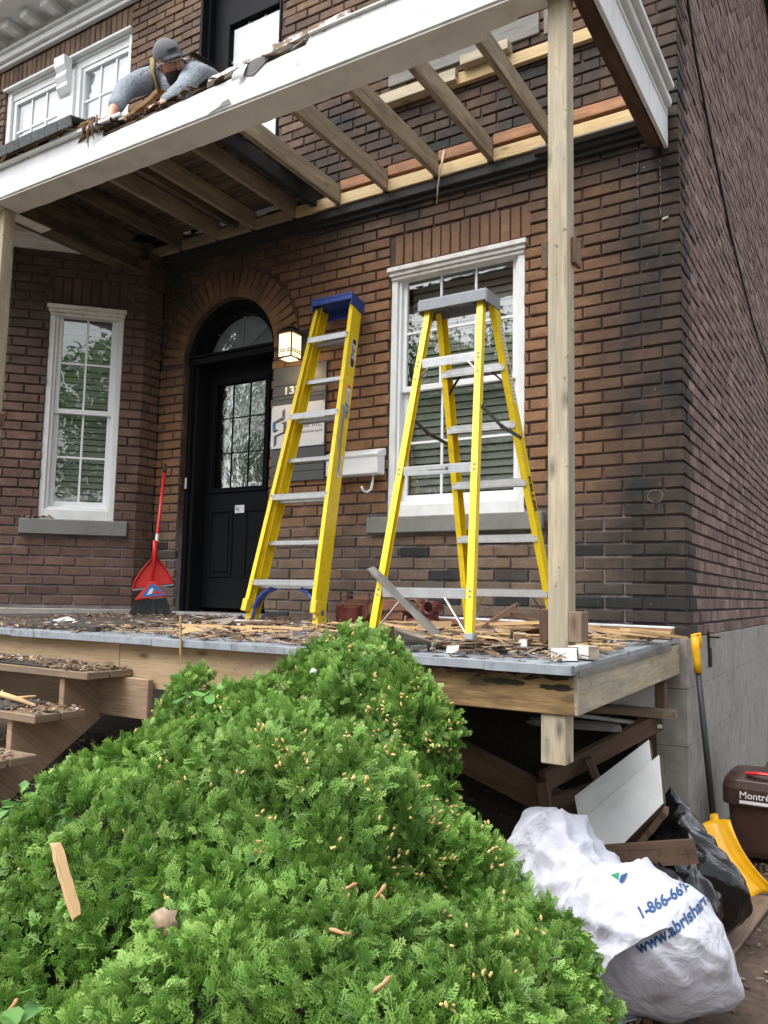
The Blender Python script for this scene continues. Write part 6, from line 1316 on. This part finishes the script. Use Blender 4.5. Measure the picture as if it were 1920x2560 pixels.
for i in range(nu+1):
    t = i/nu
    for k in range(nv+1):
        s = k/nv-.5
        p = V((.118, -.13, -.985))+V((.245, -.10, -.285))*t+V((.046, .032, .014))*(2*s)*(1-.1*t)*1.6+V((-.10, -.12, -.06))*(t*(1-t))*.9+V((.03, -.05, 0))*(4*s*s)
        rib = .006*cos(s*4*2*pi)*min(1, t*3); p += V((-.6, -.75, .2)).normalized()*rib; vs.append(p)
mb.add(vs, [(i*(nv+1)+k, i*(nv+1)+k+1, (i+1)*(nv+1)+k+1, (i+1)*(nv+1)+k) for i in range(nu) for k in range(nv)]); o = mb.build('blade', 'shovel_yellow', sv, smooth=True); s_ = o.modifiers.new('s', 'SOLIDIFY'); s_.thickness = .005
mb = MB(); mb.tube([s1+V((0, 0, .06)), s1+V((.012, -.05, -.02)), s1+V((.03, -.07, -.08))], [.022, .028, .012], 10); mb.build('socket', 'shovel_yellow', sv, smooth=True)
# brown kitchen-waste bin
bn = thing('compost_bin', 'small brown compost bin with white lettering standing by the side wall', 'bin', (.3, .35, -1.28))
mb = MB(); y0, y1 = .28, .60; w0, w1 = .16, .215; xc = .335; zt = -.86
def rr(w_, d_, z, yc, r=.05, m=5):
    o = []
    for qx, qy in ((1, -1), (1, 1), (-1, 1), (-1, -1)):
        a0_ = {(1, -1): -pi/2, (1, 1): 0, (-1, 1): pi/2, (-1, -1): pi}[(qx, qy)]
        for k in range(m): a = a0_+pi/2*k/(m-1); o.append((xc+qx*(w_-r)+r*cos(a), yc+qy*(d_-r)+r*sin(a), z))
    return o
lv = [(.165, .12, -1.26, .03), (.175, .13, -1.23, .05), (.19, .145, -1.06, .06), (.20, .155, -.93, .06), (.215, .17, -.925, .06), (.215, .17, -.90, .06)]
vs = []
for w_, d_, z, r in lv: vs += rr(w_, d_, z, .45, r)
n_ = 20; mb.add(vs, [(i*n_+k, i*n_+(k+1) % n_, (i+1)*n_+(k+1) % n_, (i+1)*n_+k) for i in range(len(lv)-1) for k in range(n_)]+[tuple(range(n_))[::-1], tuple((len(lv)-1)*n_+k for k in range(n_))]); mb.build('bin_body', 'bin_brown', bn, smooth=False, bev=.003)
mb = MB(); lv = [(.222, .178, -.975, .07), (.222, .178, -.885, .07), (.21, .165, -.84, .07), (.17, .125, -.805, .06), (.14, .10, -.80, .05)]; vs = []
for w_, d_, z, r in lv: vs += rr(w_, d_, z, .45, r)
mb.add(vs, [(i*n_+k, i*n_+(k+1) % n_, (i+1)*n_+(k+1) % n_, (i+1)*n_+k) for i in range(len(lv)-1) for k in range(n_)]+[tuple(range(n_))[::-1], tuple((len(lv)-1)*n_+k for k in range(n_))]); mb.build('bin_lid', 'bin_brown', bn, .004)
mb = MB(); mb.tube([(xc-.09, .30, -.80), (xc-.02, .28, -.79), (xc+.10, .28, -.79)], .016, 8, flat=.6); mb.build('latch', 'red_plastic', bn)
text('bin_lettering', 'Montréal', 'print_white', (xc-.125, .270, -.932), (1, 0, 0), (0, 0, 1), .052, bn, .0006, bold=.0005); 
mb = MB(); mb.box((xc-.125, .2695, -.962), (xc+.14, .272, -.945)); mb.build('bin_stripe', 'print_white', bn)
mb = MB()
for k in range(6): a = k*pi/3; mb.tube([(xc+.14+.014*cos(a), .271, -.915+.014*sin(a)), (xc+.14+.014*cos(a), .2695, -.915+.014*sin(a))], .008, 8, flat=1)
mb.build('bin_emblem', 'print_white', bn)
cr = thing('black_crate', 'black slatted crate edge standing behind the compost bin', 'crate', (.45, .6, -1.0))
for i in range(7): one('slat', 'black_poly', cr, .003, a=(.345+i*.022, .62, -.83), b=(.357+i*.022, .64, -.60))
one('crate_rim', 'black_poly', cr, .004, a=(.34, .615, -.605), b=(.62, .645, -.585)); one('crate_side', 'black_poly', cr, .004, a=(.335, .62, -1.28), b=(.344, .95, -.59)); one('crate_body', 'black_poly', cr, .004, a=(.345, .645, -1.28), b=(.62, .95, -.80))
for k in range(14): one('grate_bar', 'black_poly', bn, 0, a=(.16+k*.028, .20, -1.283), b=(.168+k*.028, .27, -1.265)) if k < 12 else None
# ground litter
mb = MB(); rnd = random.Random(77)
for i in range(1600):
    x, y = rnd.uniform(-3.8, .9), rnd.uniform(-2.9, .4)
    l = rnd.uniform(.01, .04); e = Euler((rnd.gauss(0, .3), rnd.gauss(0, .3), rnd.uniform(0, 6))).to_matrix(); z = gz(x, y)+.012; mb.obox((x, y, z), (l, l*rnd.uniform(.2, .7), .003), e)
o = mb.build('ground_litter', 'litter'); tag(o, 'dead leaves, chips and pebbles scattered on the soil', 'debris', None, 'stuff')
mb = MB()
for i in range(700):
    x, y = rnd.uniform(-4.2, -1.6), rnd.uniform(-2.6, -.8); c_ = V((x, y, gz(x, y)+.01+rnd.random()*.02)); l = rnd.uniform(.02, .05); e = Euler((rnd.gauss(0, .5), rnd.gauss(0, .5), rnd.uniform(0, 6))).to_matrix()
    mb.add([c_+e@V(p) for p in ((-l, 0, 0), (0, -l*.6, .004), (l, 0, 0), (0, l*.6, .006))], [(0, 1, 2, 3)])
o = mb.build('leaf_litter', 'litter'); tag(o, 'dark dead leaves on the soil under the wooden steps', 'debris', None, 'stuff')
# ------------------------------------------------------------------ cedar shrub
import numpy as np
rng = np.random.default_rng(5)
def at_px(x, y, d):        # layout in plain numbers: direction * depth
    return camloc+(F+R2*((x-960)/2009.95)-U2*((y-1280)/2009.95))*d
MND = []
for (x, y, d, rx_, rz_) in ((880, 1845, 2.42, .255, .285), (720, 2290, 1.95, .41, .44), (330, 2300, 1.98, .36, .38), (10, 2600, 1.85, .36, .40), (1000, 2050, 2.12, .145, .36), (1120, 2330, 1.92, .175, .24), (1260, 2630, 1.72, .24, .28), (780, 2760, 1.55, .50, .40), (470, 1770, 2.42, .075, .10), (620, 1910, 2.25, .22, .22), (170, 2290, 2.1, .20, .19), (420, 2020, 2.15, .17, .19)):
    c = at_px(x, y, d); MND.append((np.array(c), np.array([rx_, rx_*.95, rz_])))
def frond(seed):
    r = np.random.default_rng(seed); V_, F_ = [], []
    def seg(p, d, L, w, zz):
        p = np.array(p); d = d/np.linalg.norm(d); s = np.cross(d, [0, 0, 1.]); s /= np.linalg.norm(s)
        b = len(V_); m = p+d*L*.55; e = p+d*L
        V_.extend([p-s*w*.45, p+s*w*.45, m+s*w*.62+[0, 0, zz], e, m-s*w*.62+[0, 0, zz]]); F_.extend([(b, b+1, b+2), (b, b+2, b+4), (b+4, b+2, b+3)])
        return m, e
    L = .040; p = np.array([0., 0, 0]); d = np.array([1., 0, 0]); seg(p, d, L, .0021, .001)
    for i in range(6):
        t = .20+.13*i; base = np.array([L*t, 0, -.010*t*t])
        for s in (-1, 1):
            a = np.radians(48-4*i+r.uniform(-8, 8)); dd = np.array([np.cos(a), s*np.sin(a), r.uniform(-.25, .1)]); l = L*(.46-.05*i)*r.uniform(.8, 1.15); m, e = seg(base, dd, l, .0021, .0008)
            if i < 5:
                for s2 in ((-1, 1) if i % 2 == 0 else (1,)):
                    a2 = a+s2*s*.62; d2 = np.array([np.cos(a2), s*np.sin(a2), r.uniform(-.25, .15)]); seg(base+dd/np.linalg.norm(dd)*l*(.42 if s2 > 0 else .55), d2, l*.48, .0020, .0006)
    return np.array(V_), np.array(F_)
FR = [frond(i) for i in range(6)]
def inside(P, k=1.0, skip=-1):
    m = np.zeros(len(P), bool)
    for i, (c, r) in enumerate(MND):
        if i == skip: continue
        m |= (((P-c)/(r*k))**2).sum(1) < 1
    return m
def inst(pts, dirs, ups, scl, name, mat, parent, tones):
    out_v, out_f = [], []; tone = []; base = 0; kind = rng.integers(0, len(FR), len(pts))
    for k, (fv, ff) in enumerate(FR):
        idx = np.where(kind == k)[0]
        if not len(idx): continue
        x = dirs[idx]; z = ups[idx]; z = z-(z*x).sum(1)[:, None]*x; z /= np.linalg.norm(z, axis=1)[:, None]; y = np.cross(z, x)
        W_ = pts[idx][:, None, :]+scl[idx][:, None, None]*(fv[None, :, 0:1]*x[:, None]+fv[None, :, 1:2]*y[:, None]+fv[None, :, 2:3]*z[:, None])
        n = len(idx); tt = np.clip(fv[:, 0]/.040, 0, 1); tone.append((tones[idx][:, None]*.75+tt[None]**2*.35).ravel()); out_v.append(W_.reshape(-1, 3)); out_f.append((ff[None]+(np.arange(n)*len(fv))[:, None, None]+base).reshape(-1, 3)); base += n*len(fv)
    Vv, Ff = np.concatenate(out_v), np.concatenate(out_f); off = np.array(wl_of(parent)); Vv = Vv-off
    me = bpy.data.meshes.new(name); me.vertices.add(len(Vv)); me.vertices.foreach_set('co', Vv.ravel().astype('f4')); me.loops.add(len(Ff)*3); me.loops.foreach_set('vertex_index', Ff.ravel().astype('i4'))
    me.polygons.add(len(Ff)); me.polygons.foreach_set('loop_start', np.arange(0, len(Ff)*3, 3, dtype='i4')); me.update(); at_ = me.attributes.new('tone', 'FLOAT', 'POINT'); at_.data.foreach_set('value', np.concatenate(tone).astype('f4')); me.materials.append(MAT[mat]); o = link(bpy.data.objects.new(name, me), parent); return o
bush = thing('cedar_shrub', 'broad green cedar shrub dotted with small yellow cones in front of the porch', 'shrub', (-.9, -2.9, -1.2))
pts, nr, dep, lumps = [], [], [], []
for i, (c, r) in enumerate(MND):
    area = 4*np.pi*((r[0]*r[1])**1.6/3+2*(r[0]*r[2])**1.6/3)**(1/1.6); n = int(area*9800)
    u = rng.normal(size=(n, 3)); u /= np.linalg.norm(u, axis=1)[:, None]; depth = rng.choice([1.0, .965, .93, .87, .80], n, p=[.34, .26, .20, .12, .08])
    P = c+u*r*depth[:, None]; N_ = u/r; N_ /= np.linalg.norm(N_, axis=1)[:, None]
    lump = np.array([noise.noise(V(tuple(p*5.5)))*.055+noise.noise(V(tuple(p*13+5)))*.045 for p in P]); P = P+N_*lump[:, None]; lumps.append(None)
    toc = np.array(camloc)-P; toc /= np.linalg.norm(toc, axis=1)[:, None]
    keep = ~inside(P, .93, i) & ((N_*toc).sum(1) > -.35) & (P[:, 2] > -1.35); pts.append(P[keep]); nr.append(N_[keep]); dep.append(depth[keep])
pts = np.concatenate(pts); nr = np.concatenate(nr); dep = np.concatenate(dep); n = len(pts)
# clumps: neighbouring fronds share a direction
cl = np.array([[noise.noise(V(tuple(p*9+9))), noise.noise(V(tuple(p*9+40))), noise.noise(V(tuple(p*9+80)))] for p in pts])
dirs = nr*.50+np.array([0, 0, .35])+cl*1.3+rng.normal(size=(n, 3))*.45; dirs /= np.linalg.norm(dirs, axis=1)[:, None]
side = rng.normal(size=(n, 3))*.45+nr; 
gap = np.array([noise.noise(V(tuple(p*4.2+17))) for p in pts]); kp = gap < .62
inst(pts[kp], dirs[kp], side[kp], rng.uniform(.75, 1.25, n)[kp], 'foliage', 'thuja', bush, np.clip(rng.normal(.5, .22, kp.sum())-(1-dep[kp])*1.2, 0, 1))['kind'] = 'stuff'  # deeper fronds toned darker: shade inside the shrub put into their colour
print('fronds', kp.sum())
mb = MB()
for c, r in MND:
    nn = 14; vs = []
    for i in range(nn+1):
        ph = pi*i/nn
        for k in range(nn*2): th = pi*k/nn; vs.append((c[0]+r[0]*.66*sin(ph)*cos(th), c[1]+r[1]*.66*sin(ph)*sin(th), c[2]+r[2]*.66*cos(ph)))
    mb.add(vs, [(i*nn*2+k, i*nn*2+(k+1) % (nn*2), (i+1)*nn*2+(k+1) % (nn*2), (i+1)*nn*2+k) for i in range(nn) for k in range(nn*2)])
o = mb.build('twig_shade_core', 'twig_shade_core', bush, smooth=True)  # solid dark filler for the twigs and the shade between them
mb = MB(); rnd = random.Random(31)
for i in range(150):
    c, r = MND[rnd.randrange(len(MND))]; u = V((rnd.gauss(0, 1), rnd.gauss(0, 1), rnd.gauss(0, 1))).normalized(); p = V(c)+V((u.x*r[0], u.y*r[1], u.z*r[2]))*.7; q = V(c)+V((u.x*r[0], u.y*r[1], u.z*r[2]))*.97; mb.tube([p, p.lerp(q, .5)+V((0, 0, .01)), q], [.005, .0035, .0015], 5)
for c, r in MND[:3]: mb.tube([(c[0], c[1], gz(c[0], c[1])), tuple(c)], [.03, .015], 7)
mb.build('branches', 'bark', bush)['kind'] = 'stuff'
# cones in clusters, most on the upper half
mb = MB(); nc = 0
cand = np.where(kp & (pts[:, 2] > -.80))[0]; order = rng.permutation(cand)
toc = np.array(camloc)-pts; toc /= np.linalg.norm(toc, axis=1)[:, None]
for i in order:
    if nc > 760: break
    p = pts[i]; s = screen(V(tuple(p)))
    if s is None: continue
    wgt = math.exp(-((s[0]-880)/330)**2-((s[1]-1880)/230)**2)*1.0+math.exp(-((s[0]-1120)/120)**2-((s[1]-2150)/260)**2)*.35+.05
    if rng.random() > wgt or (nr[i]*toc[i]).sum() < .15: continue
    for k in range(rng.integers(1, 6)):
        q = V(tuple(p+nr[i]*.024+toc[i]*.010+rng.normal(size=3)*.009)); d = V(tuple(nr[i]*.6+np.array([0, 0, .3])+rng.normal(size=3)*.5)).normalized(); mb.tube([q, q+d*.004, q+d*.009, q+d*.0125], [.0012, .0032, .0028, .0008], 6); nc += 1
o = mb.build('seed_cones', 'cone_buff', bush, smooth=True); o['kind'] = 'stuff'
# stray things caught on the shrub
from mathutils import Vector
bpy.context.view_layer.update()
def on_bush(px, py, lift=.012):
    d = (F+R2*((px-960)/2009.95)-U2*((py-1280)/2009.95)); best = None
    for c, r in MND:
        oc = V([(camloc[i]-c[i])/r[i] for i in range(3)]); dd = V([d[i]/r[i] for i in range(3)]); A_ = dd.dot(dd); B_ = oc.dot(dd); C_ = oc.dot(oc)-1.04; D_ = B_*B_-A_*C_
        if D_ > 0:
            t = (-B_-math.sqrt(D_))/A_
            if t > 0 and (best is None or t < best): best = t
    return camloc+d*(best-lift) if best else None
a, b = on_bush(140, 2110, .05), on_bush(190, 2290, .04)
if a and b: splitplank('split_stick', a, b, .026, .007, 'split_wood', 'pale split stick standing in the left side of the shrub', 'stick', seed=71, jag=.02)
def flake(name, label, px, py, shape, mat, cat, lift=.03, curl=.006, rot=0):
    c = on_bush(px, py, lift)
    if c is None: return
    x, u = R2*cos(rot)+U2*sin(rot), -R2*sin(rot)+U2*cos(rot); nrm = (camloc-c).normalized(); mb = MB(); vs = [c+x*sx_+u*sy_+nrm*(curl*math.sin(sx_*90+sy_*60)) for sx_, sy_ in shape]; ce = c+nrm*curl*1.5
    mb.add([ce]+vs, [(0, i+1, (i+1) % len(vs)+1) for i in range(len(vs))]); o = mb.build(name, mat, None, smooth=True); s_ = o.modifiers.new('s', 'SOLIDIFY'); s_.thickness = .0012; tag(o, label, cat)
leafsh = [(-.03, .02), (-.018, .028), (-.005, .035), (.006, .028), (.022, .03), (.016, .015), (.024, .002), (.012, -.008), (.018, -.03), (.006, -.045), (-.006, -.022), (-.012, -.004), (-.026, -.006), (-.020, .008)]
flake('dead_leaf', 'curled dry maple leaf caught in cobweb on the shrub', 415, 2315, leafsh, 'dead_leaf', 'leaf', .085, .008)
wing = [(-.020, .003), (-.010, .006), (.004, .0045), (.016, .007), (.023, .003), (.016, -.002), (.0, -.0035), (-.014, -.004), (-.021, -.001)]
for i, (px, py, r_, lb) in enumerate(((868, 2222, .35, 'tan maple seed lying flat above the double one'), (950, 2235, .9, 'bent tan maple seed at the right of the shrub middle'), (965, 2262, 1.9, 'lower wing of the double maple seed pointing down'), (850, 2333, -.35, 'tan maple seed tilted down in the shrub middle'), (955, 2465, .7, 'pale narrow wood chip low on the shrub'), (30, 2520, .9, 'dry brown seed husk at the bottom left of the shrub'))):
    flake('maple_seed' if i != 4 else 'wood_chip', lb, px, py, wing, 'seed_wing' if i != 4 else 'split_wood', 'seed' if i != 4 else 'wood scrap', .035, .003, r_)
flake('paper_scrap', 'small white scrap sitting on the upper shrub', 782, 1680, [(-.012, -.006), (-.002, .012), (.012, .006), (.010, -.010), (.0, -.004)], 'white_paint', 'scrap', .03)
# ivy and broad leaves
def leafy(name, label, pts_, size, mat='ivy', cat='plant', seed=1, stem=None):
    rnd = random.Random(seed); t = thing(name, label, cat, tuple(pts_[0])); mb = MB()
    for p in pts_:
        p = V(p); s = size*rnd.uniform(.7, 1.25); e = Euler((rnd.uniform(-.5, .9), rnd.uniform(-.6, .6), rnd.uniform(0, 6.3))).to_matrix()
        sh_ = [(0, -.5), (.32, -.42), (.48, -.1), (.30, .25), (0, .62), (-.30, .25), (-.48, -.1), (-.32, -.42)]
        mb.add([p+e@V((0, 0, -.04*s))]+[p+e@V((a*s, b*s, .10*s*abs(a)+.02*s*rnd.random())) for a, b in sh_], [(0, i+1, (i+1) % 8+1) for i in range(8)])
    mb.build('leaves', mat, t, smooth=True)
    mb = MB(); q = V(pts_[0])
    for p in pts_[::3]: mb.tube([V(p)-V((0, 0, .01)), (V(p)+q)/2-V((0, 0, .05)), q-V((0, 0, .12))], .0016, 4)
    mb.build('stems', 'ivy', t)
rnd = random.Random(8)
lpts = [at_px(rnd.gauss(80, 75), rnd.gauss(2030, 38), rnd.uniform(2.45, 2.75)) for _ in range(95)]
leafy('vine', 'bright green heart leaved vine below the wooden steps at the left edge', lpts, .045, seed=2)
lpts = [at_px(*q) for q in ((470, 1738, 2.2), (495, 1735, 2.2), (520, 1732, 2.18), (540, 1770, 2.15), (560, 1712, 2.2), (447, 1752, 2.2), (525, 1748, 2.16), (535, 1795, 2.12), (575, 1770, 2.15), (548, 1725, 2.2))]
leafy('vine', 'small vine with pale leaves growing through the shrub top left', lpts, .038, seed=3)
lpts = [at_px(*q) for q in ((60, 2480, 1.35), (85, 2500, 1.35), (30, 2545, 1.32), (75, 2530, 1.34), (15, 2550, 1.3))]
leafy('vine', 'vine with three broad leaves at the bottom left corner of the shrub', lpts, .034, seed=4)
# printing on the white bag
def bagprint(px, py, s, size, ang, warp=None, mat='print_navy', sx=1.):
    d = (F+R2*((px-960)/2009.95)-U2*((py-1280)/2009.95)).normalized(); h, nn, _, _ = bvh.ray_cast(camloc, d)
    if h is None: print('miss', s); return
    vd = d; x0_ = vd.cross(V((0, 0, 1))).normalized(); u0_ = x0_.cross(vd); xd = x0_*cos(ang)+u0_*sin(ang); ud = -x0_*sin(ang)+u0_*cos(ang)
    print_on('bag_lettering', s, mat, h, xd, ud, size, vd, t_, warp, sx, bold=.0016)
bagprint(1600, 2296, '1-866-660-0', .047, .50, lambda x, y: (x, y+.5*x*x)); bagprint(1598, 2384, 'www.abrisharnois.co', .049, .46, lambda x, y: (x, y+.8*x*x))
def bagpatch(poly, mat):
    P_ = [(h, n_) for h, n_ in [(lambda r_: (r_[0], r_[1]))(bvh.ray_cast(camloc, (F+R2*((px-960)/2009.95)-U2*((py-1280)/2009.95)).normalized())) for px, py in poly] if h is not None]
    if len(P_) > 2: mb = MB(); mb.add([h+(camloc-h).normalized()*.006 for h, _ in P_], [tuple(range(len(P_)))]); mb.build('bag_emblem', mat, t_)
bagpatch([(1527, 2187), (1548, 2180), (1546, 2200)], 'print_green'); bagpatch([(1552, 2188), (1570, 2180), (1556, 2208), (1548, 2204)], 'print_navy')
# ------------------------------------------------------------------ street trees behind the camera (seen in the glass)
def tree(x, y, h, cr, label, seed):
    rnd = np.random.default_rng(seed); t = thing('maple_tree', label, 'tree', (x, y, gz(x, y)), 'street trees opposite the house')
    mb = MB(); mb.tube([(x, y, -1.4), (x+.1, y, h*.3), (x-.1, y+.1, h*.6), (x, y, h*.9)], [.22, .17, .11, .03], 10)
    for k in range(12): a = k*2.4; z0_ = h*(.28+.04*k); mb.tube([(x, y, z0_), (x+cos(a)*cr*.4, y+sin(a)*cr*.4, z0_+.6), (x+cos(a)*cr*.85, y+sin(a)*cr*.85, z0_+1.3)], [.07, .045, .015], 6)
    mb.build('trunk', 'bark', t, smooth=True)
    nclump = 90; cc = rnd.normal(size=(nclump, 3)); cc /= np.linalg.norm(cc, axis=1)[:, None]; cc = cc*np.array([cr, cr, h*.36])*rnd.uniform(.35, 1, (nclump, 1))+np.array([x, y, h*.60])
    n = 18000; P = cc[rnd.integers(0, nclump, n)]+rnd.normal(size=(n, 3))*.34; a = rnd.normal(size=(n, 3)); a /= np.linalg.norm(a, axis=1)[:, None]; b = np.cross(a, rnd.normal(size=(n, 3))); b /= np.linalg.norm(b, axis=1)[:, None]; s = rnd.uniform(.05, .10, (n, 1))
    Vv = np.stack([P-a*s, P+b*s*.7, P+a*s, P-b*s*.7], 1).reshape(-1, 3)-np.array(t.location)
    me = bpy.data.meshes.new('crown'); me.vertices.add(n*4); me.vertices.foreach_set('co', Vv.ravel()); me.loops.add(n*4); me.loops.foreach_set('vertex_index', np.arange(n*4, dtype='i4')); me.polygons.add(n); me.polygons.foreach_set('loop_start', np.arange(0, n*4, 4, dtype='i4')); me.update(); me.validate(); me.materials.append(MAT['tree_leaf']); link(bpy.data.objects.new('crown', me), t)
for i, (x, y, h, cr, lb) in enumerate(((-9, -16, 8.5, 3.0, 'leftmost street tree mirrored in the windows'), (-3.6, -17.5, 9., 3.2, 'second street tree mirrored in the windows'), (1.8, -17, 8.2, 2.9, 'middle street tree mirrored in the windows'), (-14.5, -15, 9, 3.1, 'far left street tree beyond the porch'), (8.5, -14.5, 8.5, 3., 'street tree right of the camera mirrored in the bay window'), (14, -10.5, 9, 3.2, 'farther right street tree mirrored in the bay window'), (20, -5.5, 8.5, 3., 'rightmost street tree beyond the alley'), (-19, -9, 8, 2.8, 'farthest left street tree along the pavement'), (-12, -21, 10, 3.4, 'tall tree in the second row across the street'))): tree(x, y, h, cr, lb, i+3)
